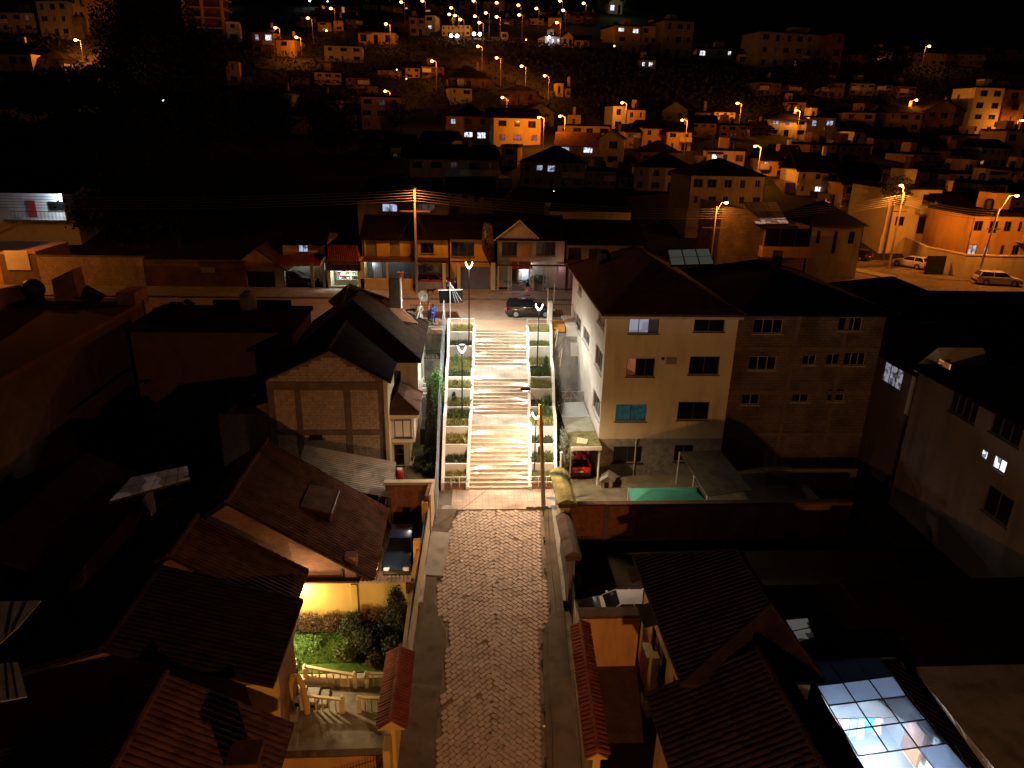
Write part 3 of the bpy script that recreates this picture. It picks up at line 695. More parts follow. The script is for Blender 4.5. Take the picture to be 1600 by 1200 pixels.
# ---- townhouse C with the brick gable, left of the cobbled street
hC = thing('house', 'brick gabled townhouse with dark brown tiled roof above the yellow garden wall', 'house', (-11.5, 31.1, -8.5), group='townhouses left of the cobbled street')
wb_ = MB(); wb_.ext([(-18.2, 31.1, -9.5), (-5.1, 31.1, -9.5), (-5.1, 31.1, -6.15), (-11.7, 31.1, -1.6), (-18.2, 31.1, -6.15)], (0, 6.4, 0)); mk('wall', wb_, M_BRICK, hC)
gable_roof(hC, -18.6, -11.7, -4.85, 31.0, 37.5, -6.1, -1.4, -6.0, M_TILED)
mk('brick_pier', MB().bbox(-6.35, -5.75, 30.95, 31.5, -6.0, -4.75), M_BRICK, hC)
mk('downpipe', MB().tube([(-6.5, 31.0, -5.5), (-6.5, 31.0, -7)], .05, 6), M_DARK, hC)
dm = MB(); dm.slab([(-8.9, 33.2, -3.05), (-7.3, 33.2, -3.55), (-7.3, 35.6, -3.55), (-8.9, 35.6, -3.05)], .1); dm.box(-7.5, -7.42, 33.3, 35.5, -4.4, -3.6); mk('dormer', dm, M_TILED, hC)
mk('dormer_edge', MB().tube([(-7.3, 33.2, -3.5), (-7.3, 35.6, -3.5)], .04, 5), M_SHEET, hC)
# lean-to of corrugated sheet behind it
lt = thing('lean_to_roof', 'pale corrugated sheet roof behind the brown tiled townhouse roof, lit at its right end', 'lean-to roof', (-7, 38, -5))
v, f = tiled_slope((-4.7, 38.0, -5.3), (-4.7, 41.2, -4.5), (-10.6, 41.9, -3.6), (-10.6, 38.4, -4.4), 20, 1, .05, 0); mk('corrugated_sheet', (v, f), M_SHEET, lt, kind='stuff')
mk('support', MB().box(-4.95, -4.8, 38.1, 41.3, -8, -5.4), M_CONCD, lt)
# ---- townhouses B2, B, A
hB2 = thing('house', 'middle townhouse with a higher dark tiled roof next to the yellow garden wall', 'house', (-11, 26.9, -9.5), group='townhouses left of the cobbled street')
mk('wall', MB().ext([(-18, 26.9, -9.5), (-8.9, 26.9, -9.5), (-8.9, 26.9, -5.2), (-13, 26.9, -2.0), (-18, 26.9, -5.2)], (0, 3.2, 0)), M_BRICK, hB2)
gable_roof(hB2, -18.4, -13.0, -8.0, 27.0, 30.2, -5.2, -1.9, -5.0, M_TILED, oh=.1)
hB = thing('house', 'townhouse with low dark tiled roof and ochre corner beam above the terrace', 'house', (-11, 22.1, -9.8), group='townhouses left of the cobbled street')
mk('wall', MB().ext([(-20, 22.1, -10.5), (-8.0, 22.1, -10.5), (-8.0, 22.1, -4.5), (-13.4, 22.1, -2.6), (-20, 22.1, -4.6)], (0, 4.5, 0)), M_BRICK, hB)
gable_roof(hB, -20.4, -13.4, -7.45, 22.0, 26.5, -4.6, -2.35, -4.2, M_TILEK)
cb = MB(); cb.ext([(-8.0, 22.02, -9.3), (-7.75, 22.02, -9.3), (-7.45, 22.02, -5.2), (-7.45, 22.02, -4.4), (-8.6, 22.02, -4.5)], (0, .35, 0)); mk('corner_beam', cb, M_YEL, hB)
ar = MB(); ar.tube([(-8.0, 25.4, -9.3), (-8.0, 25.4, -7.7), (-7.85, 25.4, -7.2), (-7.62, 25.4, -7.15), (-7.45, 25.4, -7.7), (-7.35, 25.4, -9.3)], .13, 8); mk('porch_arch', ar, M_YEL, hB)
hA = thing('house', 'townhouse with brown tiled roof and short chimney at the bottom left corner', 'house', (-11, 15, -10.5), group='townhouses left of the cobbled street')
mk('wall', MB().ext([(-18, 14, -11.5), (-7.0, 14, -11.5), (-7.0, 14, -5.3), (-10.8, 14, -2.9), (-18, 14, -6.2)], (0, 6.5, 0)), M_ORNG, hA)
gable_roof(hA, -18.4, -10.75, -6.5, 14.0, 20.5, -6.6, -2.55, -5.0, M_TILED, oh=.1, pitch=.25)
chp = P(388, 1195, z=-3.4); ch = MB().bbox(chp.x - .35, chp.x + .35, chp.y - .5, chp.y + .2, -5.2, -2.9); ch.bbox(chp.x - .5, chp.x + .5, chp.y - .65, chp.y + .35, -2.9, -2.7)
mk('chimney', ch, M_TILED, hA)
# dark roofs behind the townhouses with rows of pale translucent panels
hL = thing('house', 'dark-roofed house with a strip of pinkish panels, left of the brick gable', 'house', (-22, 32, -8))
mk('wall', MB().box(-27, -18.9, 29, 38.5, -9, -4.4), M_BRICK, hL)
gable_roof(hL, -27.5, -22.5, -18.7, 29, 38.5, -4.6, -2.6, -4.4, M_TILEK, tiles=False)
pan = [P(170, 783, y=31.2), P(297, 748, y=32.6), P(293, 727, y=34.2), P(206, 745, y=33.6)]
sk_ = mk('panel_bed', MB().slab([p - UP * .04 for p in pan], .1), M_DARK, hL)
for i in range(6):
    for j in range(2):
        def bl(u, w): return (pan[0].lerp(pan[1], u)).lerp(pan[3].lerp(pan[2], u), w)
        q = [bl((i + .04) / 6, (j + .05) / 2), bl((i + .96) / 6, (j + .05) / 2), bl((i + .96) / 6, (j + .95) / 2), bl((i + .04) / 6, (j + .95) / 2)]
        mk('roof_panel', MB().slab(q, .03), emis('pinkish_panel_glow', (.62, .45, .38), .055, 1, .7), hL)  # weak emission stands in for light coming through the sheets
for (c, lab) in (([(0, 940), (64, 938), (30, 978), (0, 1005)], 'dull translucent roof sheet at the left edge, upper of two'), ([(0, 1037), (28, 1034), (42, 1088), (0, 1096)], 'pale streaked translucent roof sheet at the left edge, lower of two')):
    q = [P(a, b, z=-3.2) for a, b in c]; t = thing('roof_sheet', lab, 'roof sheet', q[0]); mk('sheet', MB().slab(q[::-1], .05), mat('pale_roof_sheet', (.36, .40, .34), .6, .3, 1.5, .1, 10, stain=.3), t)
    for k in (.33, .66): mk('batten', MB().tube([q[0].lerp(q[1], k) + UP * .02, q[-1].lerp(q[-2], k) + UP * .02], .03, 5), M_DARK, t)
hL2 = thing('house', 'black-roofed house at the left edge between the two translucent roof sheets', 'house', (-24, 20, -9))
mk('wall', MB().box(-30, -20.8, 16, 28.5, -10, -4.2), M_BRICK, hL2)
gable_roof(hL2, -30.5, -26, -20.5, 15.5, 28.8, -4.4, -3.4, -4.2, M_TILEK, tiles=False, t=.1)

# ---- courtyard with the dark blue car
cw = thing('brick_wall', 'tall brick end wall of the car courtyard with pale coping', 'wall', (-3.6, 38.4, -7.5))
mk('coping', MB().bbox(-5.2, -2.15, 38.3, 38.75, -4.62, -4.45), M_CREAM2, cw)
mk('wall', MB().box(-5.1, -2.3, 38.42, 38.66, -8.2, -4.62), M_BRICK, cw)
def bricks_y(parent, x0, x1, z0, z1, y, **k): blocks(parent, x0, x1, z0, z1, y, .27, .10, .014, m=mat('clay_brick', (.30, .13, .06), .9, .35, 4, .3, 30, stain=.2), name='brick', proud=.012, thick=.05, **k)
bricks_y(cw, -5.0, -2.45, -7.5, -4.75, 38.42, limit=260)
sheet('courtyard_floor', [(-5.3, 31.0, -7.62), (-2.45, 31.0, -7.62), (-2.35, 38.4, -7.4), (-5.3, 38.4, -7.4)], .2, mat('court_screed', (.34, .27, .2), .85, .25, 1.2, .2, 20, stain=.4))
cg = thing('courtyard_wall', 'orange street wall of the car courtyard with a dark gate and pale edge', 'wall', (-2.4, 35, -7.5))
def wallseg(y0, y1, x0, x1, z0t, z1t, m, name='wall', t=.18, parent=None):
    b = MB(); zb0, zb1 = zs(y0) - .6, zs(y1) - .6
    b.add([(x0 - t, y0, zb0), (x0, y0, zb0), (x1, y1, zb1), (x1 - t, y1, zb1), (x0 - t, y0, z0t), (x0, y0, z0t), (x1, y1, z1t), (x1 - t, y1, z1t)],
          [(4, 5, 6, 7), (0, 1, 5, 4), (1, 2, 6, 5), (2, 3, 7, 6), (3, 0, 4, 7), (0, 3, 2, 1)]); return mk(name, b, m, parent or cg)
wallseg(36.9, 38.7, -2.42, -2.28, -4.6, -4.5, M_BRICK); wallseg(36.9, 38.72, -2.27, -2.13, -4.55, -4.45, M_CREAM2, 'edge_strip', .12)
wallseg(36.6, 36.9, -2.45, -2.43, -4.9, -4.9, M_ORNG, 'gate_pier', .35); wallseg(33.2, 33.5, -2.7, -2.68, -5.3, -5.3, M_ORNG, 'gate_pier', .35)
wallseg(33.5, 36.6, -2.62, -2.5, -5.6, -5.5, M_DARK, 'gate', .06); wallseg(30.9, 33.2, -2.85, -2.72, -6.0, -5.8, M_ORNG)
wallseg(26.6, 30.9, -2.98, -2.86, -7.2, -6.4, M_CREAM2); wallseg(26.6, 36.9, -2.90, -2.36, -7.12, -5.35, M_CREAM2, 'edge_strip', .05)
bl_ = P(585, 893, y=31.7)
wl_ = thing('wall_lamp', 'glowing round bulb on the house corner beside the dark blue car', 'wall lamp', bl_)
mk('bulb', MB().ball(bl_, .11), emis('warm_bulb', (1, .82, .55), 22), wl_, smooth=True); mk('bracket', MB().tube([bl_ + Vector((-.35, .1, -.1)), bl_ + Vector((0, 0, -.1))], .03, 6), M_DARK, wl_)
point('wall_lamp_light', bl_ + Vector((.15, .15, .1)), 230, (1, .62, .28), .1, wl_)

# ---- garden
yw = thing('garden_wall', 'bright yellow garden wall with one pilaster and clay coping', 'wall', (-6, 30.9, -8.7))
mk('wall', MB().box(-9.4, -2.9, 30.72, 30.9, -9.2, -6.12), M_YEL, yw); mk('pilaster', MB().box(-6.05, -5.75, 30.62, 30.718, -9.2, -6.2), M_YEL, yw)
mk('coping', MB().box(-9.4, -5.6, 30.66, 31.0, -6.118, -6.02), M_TILED, yw)
ctm = bpy.data.meshes.new('coping_tile'); b_ = MB(); b_.tube([(0, -.2, 0), (0, .22, .02)], [.1, .085], 8); ctm.from_pydata(b_.v, [], b_.f); ctm.materials.append(mat('pale_clay_tile', (.42, .30, .22), .8, .3, 3, .2, 20))
for i in range(13): inst('coping_tile', ctm, yw, (-5.5 + i * .2, 30.82, -6.05))
mk('bracket', MB().bbox(-3.25, -2.8, 30.5, 30.95, -6.7, -6.1), M_WOOD, yw)
sheet('lawn', [(-9.4, 27.3, -8.75), (-3.1, 27.3, -8.75), (-3.0, 30.72, -8.7), (-9.4, 30.72, -8.7)], .3, M_LAWN)
tag(mk('grass', grass_tufts(-9.0, -5.6, 27.9, 30.0, -8.74, 9000, .12, 5, .5, .012), mat('lawn_blades', (.08, .17, .02), .8, .4, 3, 0, tint=(.15, .26, .05)), kind='stuff'), 'short green lawn in the lit corner of the garden', 'grass')
def shrub(name, label, cat, c, rad, m, n, size=.06, k=40, seed=0, trunk=None, cone=False, group=None, spread=.3):
    c = Vector(c); t = thing(name, label, cat, (c.x, c.y, c.z - rad[2]), group=group)
    mk('trunk' if trunk else 'stem', MB().tube([(c.x, c.y, c.z - rad[2] * 1.05), (c.x + .02, c.y, c.z + rad[2] * .1)], [trunk or .04, (trunk or .04) * .5], 7), M_BARK, t)
    mk('crown' if trunk else 'foliage', leaves(n, clumps(c, rad, k, spread, seed, cone), size, seed=seed), m, t); return t
gb = 'shrubs along the yellow garden wall'
shrub('shrub', 'reddish hedge plant under the brightest part of the yellow wall', 'shrub', (-8.3, 30.3, -8.25), (.85, .35, .5), M_LEAFR, 5000, .05, 60, 1, group=gb)
shrub('shrub', 'reddish hedge plant left of the wall pilaster', 'shrub', (-6.9, 30.3, -8.25), (.75, .35, .48), M_LEAFR, 4500, .05, 60, 2, group=gb)
shrub('shrub', 'tall bushy green shrub in front of the pilaster', 'shrub', (-5.9, 29.8, -8.1), (.6, .6, .65), M_LEAFD, 5500, .055, 60, 3, group=gb)
shrub('shrub', 'brownish shrub right of the wall pilaster', 'shrub', (-4.8, 30.1, -8.15), (.7, .45, .55), M_LEAFR, 4500, .055, 60, 4, group=gb)
shrub('shrub', 'big bright green shrub at the left of the lawn', 'shrub', (-8.1, 29.0, -8.45), (.65, .5, .35), M_LEAFB, 4500, .06, 50, 5)
shrub('shrub', 'yellow green shrub between lawn and dark bushes', 'shrub', (-6.0, 28.4, -8.4), (.5, .6, .4), M_LEAF, 4500, .06, 50, 6)
shrub('shrub', 'dark bush in the shaded middle of the garden', 'shrub', (-4.9, 28.9, -8.2), (.9, .8, .6), M_LEAFD, 7500, .06, 70, 7)
shrub('shrub', 'round reddish bush behind the right garden balustrade', 'shrub', (-4.6, 27.7, -8.35), (.4, .35, .42), M_LEAFR, 3000, .04, 40, 8, spread=.2)
shrub('shrub', 'dark bush beside the red tiled gate roof', 'shrub', (-3.7, 28.0, -8.15), (.5, .6, .6), M_LEAFD, 4500, .06, 50, 9)
shrub('conifer', 'tall dark conifer against the yellow garden wall by the street', 'conifer', (-3.65, 29.7, -7.45), (.75, .7, 1.3), M_LEAFD, 11000, .07, 160, 10, trunk=.09, cone=True)
shrub('shrub', 'white flowering shrub beside the yellow house corner', 'shrub', (-8.5, 27.5, -8.5), (.3, .35, .35), M_LEAFD, 2500, .05, 30, 11)
fl = leaves(160, clumps((-8.5, 27.4, -8.4), (.32, .35, .38), 30, .3, 12), .045, seed=12); tag(mk('flowers', fl, M_WHITE, kind='stuff'), 'white blossoms on the shrub by the house corner', 'flowers')
sheet('terrace', [(-9, 23.4, -9.35), (-3.3, 23.4, -9.35), (-3.2, 27.0, -9.32), (-9, 27.0, -9.32)], .35, M_CONC)
pv = thing('garden_bed', 'raised planting bed with concrete edge between the two balustrades', 'garden bed', (-8, 26.6, -9.3))
mk('edge', MB().box(-9.2, -3.2, 26.95, 27.28, -9.4, -8.8), M_CREAM2, pv)
def balustrade(label, p, q, zb, dz, n, m):
    p, q = Vector(p), Vector(q); t = thing('balustrade', label, 'balustrade', (p.x, p.y, zb), group='low concrete balustrades of the terrace')
    u = (q - p)
    for k, e in enumerate((p, q)):
        b = MB().bbox(e.x - .1, e.x + .1, e.y - .1, e.y + .1, e.z, e.z + .78, .02); b.ball((e.x, e.y, e.z + .85), .09); mk('newel', b, m, t)
    hr = MB(); pts = [p.lerp(q, i / 6) + UP * (.68 + .10 * (1 - i / 6) ** 2) for i in range(7)]
    for a, b in zip(pts[:-1], pts[1:]): hr.par(a - Vector((0, .07, 0)), b - a, (0, .14, 0), (0, 0, .1))
    mk('handrail', hr, m, t)
    for i in range(1, n): b = p.lerp(q, i / n); mk('baluster', MB().bbox(b.x - .035, b.x + .035, b.y - .035, b.y + .035, b.z, b.z + .7, .01), m, t)
balustrade('longer balustrade along the planting bed, nearest the lawn', (-7.75, 27.1, -9.0), (-5.4, 26.8, -9.2), -9.2, 0, 7, M_CREAM)
balustrade('short balustrade along the planting bed beside the red gate roof', (-4.85, 26.8, -9.2), (-3.6, 26.8, -9.2), -9.2, 0, 4, M_CREAM)
balustrade('longer balustrade at the terrace side of the stepped path', (-7.6, 25.6, -9.25), (-5.75, 25.4, -9.3), -9.3, 0, 6, M_CREAM)
balustrade('short balustrade at the terrace side beside the red gate roof', (-5.0, 25.4, -9.3), (-3.6, 25.4, -9.3), -9.3, 0, 5, M_CREAM)
gp = thing('garden_steps', 'three low steps of pale concrete climbing left from the gate to the house', 'garden steps', (-7, 26.2, -9.3))
for i, x in enumerate((-6.55, -7.0, -7.6)): mk('step', MB().bbox(-9.0, x, 25.75, 26.7, -9.33, -9.18 + i * .14, .02), M_CONC, gp)
pb = thing('planter_box', 'concrete planter box with plants by the yellow porch arch', 'planter', (-8.1, 25.3, -9.3))
mk('box', MB().bbox(-8.8, -7.7, 24.9, 25.4, -9.3, -8.9), M_CONC, pb); mk('foliage', leaves(1500, clumps((-8.2, 25.15, -8.7), (.5, .2, .3), 25, .3, 14), .06, seed=14), M_LEAF, pb)
for (lc, w) in (((-8.75, 30.15, -6.45), 360), ((-8.7, 27.3, -6.9), 620)):
    t = thing('wall_lamp', 'lamp under the eaves of the townhouse lighting the yellow wall' if lc[1] > 29 else 'lamp on the yellow house corner lighting the terrace', 'wall lamp', lc)
    mk('bulb', MB().ball(lc, .07), emis('warm_bulb', (1, .82, .55), 22), t, smooth=True); mk('bracket', MB().tube([lc, (lc[0] - .3, lc[1], lc[2] + .05)], .02, 5), M_DARK, t)
    point('wall_lamp_light', (lc[0] + .1, lc[1], lc[2] - .02), w, (1, .72, .36), .08, t)
ow = thing('retaining_wall', 'ochre retaining wall below the terrace with a dark weathered top edge', 'wall', (-6, 23.3, -11))
mk('wall', MB().box(-8.6, -3.35, 23.1, 23.35, -12.5, -9.42), M_ORNG, ow); mk('coping', MB().box(-8.6, -3.3, 23.05, 23.398, -9.42, -9.36), M_WOOD, ow)
sheet('yard_floor', [(-8.6, 12, -11.3), (-3.6, 12, -11.3), (-3.4, 23.1, -11.3), (-8.6, 23.1, -11.3)], .3, M_CONCD)
sf = thing('spiked_fence', 'black spiked iron fence in front of the ochre wall at the bottom edge', 'fence', (-4.5, 22, -11))
fa, fb = Vector((-5.3, 21.4, -11.0)), Vector((-3.5, 22.4, -10.6))
for i in range(19): p = fa.lerp(fb, i / 18); mk('picket', MB().tube([p, p + UP * 1.55, p + UP * 1.72], [.022, .022, .003], 5), M_DARK, sf)
for hh in (.3, 1.35): mk('rail', MB().tube([fa + UP * hh, fb + UP * hh], .025, 5), M_DARK, sf)
# red tiled gate roofs over the street walls
def tile_canopy(label, x, y0, y1, z, hw, drop, m, base_m, n, skew=0.0, wall_x=None):
    t = thing('tiled_wall_roof', label, 'tiled wall roof', (x, (y0 + y1) / 2, z), group='little tiled roofs over the street walls')
    tl = bpy.data.meshes.new('roof_tile'); b = MB(); L = math.hypot(hw, drop); seg = 6; pit = (y1 - y0) / n; vs = []
    for i in range(2):
        for k in range(seg + 1):
            w = PI * k / seg; r = pit * (.46 if i == 0 else .40); vs.append((L * i, -math.cos(w) * r, math.sin(w) * r * .8 + (.035 if i else 0)))
    vs += [(p[0], p[1] * .82, p[2] - .022) for p in vs[:]]
    n1 = seg + 1; fs = [(k, k + 1, n1 + k + 1, n1 + k) for k in range(seg)] + [(2*n1 + k, 3*n1 + k, 3*n1 + k + 1, 2*n1 + k + 1) for k in range(seg)] + [(n1 + k, n1 + k + 1, 3*n1 + k + 1, 3*n1 + k) for k in range(seg)]
    tl.from_pydata(vs, [], fs); tl.materials.append(m); tl.shade_smooth()
    rr = random.Random(int(x * 10))
    for i in range(n):
        y = y0 + pit * (i + .5); sx = skew * ((y - y0) / (y1 - y0)) 
        for sd in (1, -1):
            inst('roof_tile', tl, t, (x + sx, y + rr.uniform(-.008, .008), z), (0, math.atan2(drop, hw) + rr.uniform(-.03, .03), 0 if sd > 0 else PI))
    mk('ridge_cap', ridge_caps((x, y0, z + .06), (x + skew, y1, z + .06), max(4, int((y1 - y0) / .38)), .085), m, t)
    bd = MB(); bd.ext([(x - hw * .98, y0 + .02, z - drop - .07), (x + hw * .98, y0 + .02, z - drop - .07), (x, y0 + .02, z - .02)], (skew, y1 - y0 - .04, 0)); mk('boarding', bd, M_WOOD, t)
    mk('verge', MB().ext([(x - hw * .9, y0 - .03, z - drop - .12), (x + hw * .9, y0 - .03, z - drop - .12), (x, y0 - .03, z - .05)], (0, .05, 0)), base_m, t)
    wl = MB(); wx = x; wl.add([(wx - .15, y0 + .1, zs(y0) - .8), (wx + .15, y0 + .1, zs(y0) - .8), (wx + skew + .15, y1 - .05, zs(y1) - .8), (wx + skew - .15, y1 - .05, zs(y1) - .8),
        (wx - .15, y0 + .1, z - drop - .04), (wx + .15, y0 + .1, z - drop - .04), (wx + skew + .15, y1 - .05, z - drop - .04), (wx + skew - .15, y1 - .05, z - drop - .04)],
        [(4, 5, 6, 7), (0, 1, 5, 4), (1, 2, 6, 5), (2, 3, 7, 6), (3, 0, 4, 7)])
    mk('wall', wl, base_m, t); return t
tile_canopy('red clay tile roof over the garden gate on the left side of the cobbled street', -3.15, 22.2, 26.5, -6.6, .62, .38, M_TILE, M_YEL, 26, 0.0)
tile_canopy('long narrow red clay tile roof on the wall right of the cobbled street', 4.85, 19.9, 27.3, -6.1, .46, .22, M_TILE, M_YEL, 32, .42)
gp_ = P(613, 1160, z=-8.8)
t = thing('gate_pier', 'slim ochre gate pier below the red tile roof at the left of the street', 'gate pier', (-3.3, 21.9, -10)); mk('pier', MB().bbox(-3.42, -3.12, 21.3, 22.1, -11.3, -7.3), M_YEL, t)
mk('hinge', MB().tube([(-3.6, 22.15, -8.6), (-3.35, 22.15, -8.4), (-3.5, 22.15, -8.1)], .04, 5), M_DARK, t)
# two big dull gate roofs further up on the right
def gate_roof(label, x0, x1, y0, y1, z, m, wm):
    t = thing('gate_roof', label, 'gate roof', ((x0 + x1) / 2, (y0 + y1) / 2, z), group='weathered roofs over the walled gates')
    w = x1 - x0; pr = [(x0, z - .16), (x0 + w * .2, z - .02), (x0 + w * .5, z + .1), (x0 + w * .8, z - .02), (x1, z - .22)]
    r = MB(); r.ext([(a, y0, b) for a, b in pr] + [(x1, y0, z - .32), (x0, y0, z - .28)], (.0, y1 - y0, 0)); mk('roof', r, m, t)
    fr = MB().box(x0 + .06, x1 - .06, y0 - .04, y0 - .002, z - .42, z - .2); mk('fascia', fr, M_WOOD, t)
    mk('wall', MB().box(x0 + w * .35, x0 + w * .65, y0 + .1, y1 - .1, zs(y0) - 1, z - .3), wm, t); return t
gate_roof('mossy yellow-green gate roof at the foot of the stairs on the right', 5.05, 6.2, 35.35, 39.5, -4.15, M_SHEETG, M_CREAM2)
gate_roof('dark brown gate roof below the mossy one', 4.95, 5.85, 31.0, 35.05, -4.75, mat('old_brown_roof', (.13, .10, .085), .9, .3, 1.5, .3, 12, stain=.4), M_CONCD)
bw_ = thing('boundary_wall', 'stained concrete boundary wall with a dark gate on the right side of the cobbled street', 'wall', (5.4, 29, -8))
def wallR(y0, y1, x0, x1, zt0, zt1, m, name, t=.16):
    b = MB(); b.add([(x0, y0, zs(y0) - .6), (x0 + t, y0, zs(y0) - .6), (x1 + t, y1, zs(y1) - .6), (x1, y1, zs(y1) - .6), (x0, y0, zt0), (x0 + t, y0, zt0), (x1 + t, y1, zt1), (x1, y1, zt1)],
      [(4, 5, 6, 7), (0, 1, 5, 4), (1, 2, 6, 5), (2, 3, 7, 6), (3, 0, 4, 7)]); mk(name, b, m, bw_)
wallR(27.3, 29.4, 5.2, 5.3, -6.6, -6.4, M_CREAM2, 'wall'); wallR(29.4, 31.0, 5.32, 5.42, -6.3, -6.1, M_DARK, 'gate', .06); wallR(31.0, 35.3, 5.35, 5.55, -6.9, -6.2, M_CONC, 'wall')
wallR(35.3, 41.4, 5.72, 5.95, -6.2, -5.9, M_CREAM, 'wall', .12); wallR(12, 19.9, 4.7, 4.75, -8.2, -7.4, M_CREAM2, 'wall')
mk('post', MB().tube([(6.05, 41.3, -6.9), (6.0, 41.3, -3.9)], .09, 10), M_WHITE, bw_); mk('post', MB().tube([(6.3, 41.0, -6.9), (6.25, 41.0, -4.0)], .04, 8), M_WOOD, bw_)

# ---- right lower plots
lw = thing('brick_wall', 'long brick boundary wall between the concrete yard and the dark lower yard', 'wall', (9, 37.7, -8))
mk('wall', MB().box(6.2, 24, 37.6, 37.85, -9.5, -5.75), M_BRICK, lw); mk('coping', MB().bbox(6.2, 24, 37.5, 37.95, -5.75, -5.62), M_WOOD, lw)
for x in (8.3, 10.4, 14, 18): mk('pilaster', MB().box(x, x + .25, 37.52, 37.6, -9.5, -5.76), M_CONCD, lw)
bricks_y(lw, 6.3, 8.28, -7.9, -5.8, 37.6, limit=180); bricks_y(lw, 8.58, 10.38, -7.9, -5.8, 37.6, limit=120)
sheet('dark_yard', [(5.7, 27.9, -8.35), (26, 27.9, -8.35), (26, 37.6, -8.3), (5.9, 37.6, -8.3)], .3, M_EARTH)
yr = thing('yard_wall', 'ochre courtyard wall with a broad brown coping in front of the white car', 'wall', (6.5, 27.7, -8.5))
mk('wall', MB().box(5.3, 8.2, 27.5, 27.75, -9.6, -6.0), M_ORNG, yr); mk('coping', MB().bbox(5.25, 8.2, 27.38, 28.1, -6.0, -5.86), M_WOOD, yr)
sheet('courtyard_floor', [(5.2, 20, -9.2), (8.3, 20, -9.2), (8.3, 27.5, -8.95), (5.4, 27.5, -8.95)], .25, mat('dark_screed', (.09, .06, .045), .85, .3, 1, .2, 20))
lwb = thing('courtyard_wall', 'low ochre wall closing the dark courtyard at the bottom edge', 'wall', (6, 20.3, -9)); mk('wall', MB().box(4.9, 7.2, 20.1, 20.35, -10.2, -8.1), M_ORNG, lwb); mk('coping', MB().bbox(4.85, 7.2, 20.0, 20.45, -8.1, -8.0), M_CREAM2, lwb)

hD = thing('house', 'house with dark ribbed hip roof and ochre side wall facing the cobbled street', 'house', (12, 20.5, -9))
xw = 8.35; hs_ = [(2.0, 4.4, 2.5, 4.1), (5.4, 6.9, 2.9, 4.3)]; fm = MB(); facade(fm, (xw, 27.9, -9.2), (0, -1, 0), 7.6, 6.0, (-1, 0, 0), hs_)
fm.box(xw + .25, 12.9, 20.4, 27.9, -9.2, -3.25); fm.box(xw, xw + .25, 27.7, 27.9, -9.2, -3.2); fm.box(xw, xw + .25, 20.3, 20.5, -9.2, -3.2); mk('wall', fm, M_ORNG, hD)
for h in hs_: window(hD, (xw, 27.9, -9.2), (0, -1, 0), (-1, 0, 0), h, M_GLASS, M_FRAME, 3, near=True)
mk('door_hood', MB().bbox(7.95, 8.34, 24.9, 25.9, -6.3, -6.15), M_CREAM, hD); mk('pillar', MB().bbox(8.0, 8.34, 24.3, 24.8, -9.0, -5.7), M_YEL, hD)
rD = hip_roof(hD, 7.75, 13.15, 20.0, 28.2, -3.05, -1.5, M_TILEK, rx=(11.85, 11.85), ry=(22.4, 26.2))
# ribs of the slope facing the street, clipped along its two hips
rb = MB(); n = 34
for i in range(n):
    y = 20.2 + (28.0 - 20.2) * i / (n - 1)
    f_ = min(1, (y - 20.0) / 2.4, (28.2 - y) / 2.0); a = Vector((7.75, y, -3.03)); b = Vector((7.75 + 4.1 * f_, y, -3.05 + 1.55 * f_ + .03)); rb.tube([a, b], .07, 5)
mk('roof_ribs', rb, M_TILEK, rD, kind='stuff')
for (y0, y1, z) in ((27.4, 28.4, -3.9), (24.7, 26.1, -4.3)): mk('eave_hood', MB().slab([(7.6, y0, z), (8.35, y0, z + .25), (8.35, y1, z + .25), (7.6, y1, z)], .1), M_TILEK, hD)
hE = thing('house', 'house with black ribbed roof and ochre gable corner at the bottom edge', 'house', (10.7, 14, -10))
mk('wall', MB().ext([(7.2, 13, -11), (11.5, 13, -11), (11.5, 13, -3.0), (10.75, 13, -2.3), (7.2, 13, -4.3)], (0, 7.4, 0)), M_ORNG, hE)
gable_roof(hE, 6.7, 10.75, 11.7, 13, 20.6, -4.1, -2.1, -2.7, M_TILEK, oh=.1)
gt = P(1020, 1085, z=-4.3); mk('gutter_box', MB().bbox(6.55, 7.0, 20.4, 20.9, -4.6, -4.2), M_DARK, hE)

# ---- glazed laundry roof with clothes, lit from below
at = thing('glazed_courtyard', 'brightly lit laundry yard under a sloping panelled glass roof', 'glazed yard', (15.5, 20.5, -7.2))
Lp = [P(1253, 1033, z=-3.9), P(1277, 1072, z=-4.15), P(1294, 1103, z=-4.35), P(1318, 1142, z=-4.6), P(1341, 1182, z=-4.85), P(1366, 1222, z=-5.1)]
Rp = [P(1374, 1029, z=-3.9), P(1395, 1057, z=-4.15), P(1416, 1088, z=-4.35), P(1446, 1125, z=-4.6), P(1480, 1162, z=-4.85), P(1512, 1200, z=-5.1)]
G_FR = glassmat('frosted_sheet', (.55, .62, .75), .75); G_DK = glassmat('dull_sheet', (.07, .075, .10), .8); G_CL = glassmat('clear_pane', (.8, .88, 1.0), .06)
for r in range(5):
    for c in range(3):
        if r == 4 and c < 2: continue
        a, b, d, e = Lp[r].lerp(Rp[r], c / 3), Lp[r].lerp(Rp[r], (c + 1) / 3), Lp[r + 1].lerp(Rp[r + 1], (c + 1) / 3), Lp[r + 1].lerp(Rp[r + 1], c / 3)
        mk('pane', MB().slab([e, d, b, a], .02), G_DK if r == 0 else (G_FR if r in (1, 4) else G_CL), at)
fr = MB()
for r in range(5): fr.tube([Lp[r] + UP * .02, Rp[r] + UP * .02], .03, 6)
for c in range(4): fr.tube([Lp[0].lerp(Rp[0], c / 3) + UP * .02, Lp[4].lerp(Rp[4], c / 3) + UP * .02], .03, 6)
fr.tube([Lp[4].lerp(Rp[4], 2/3), Lp[5].lerp(Rp[5], 2/3)], .03, 6); fr.tube([Rp[4], Rp[5]], .03, 6)
mk('frame', fr, M_DARK, at)
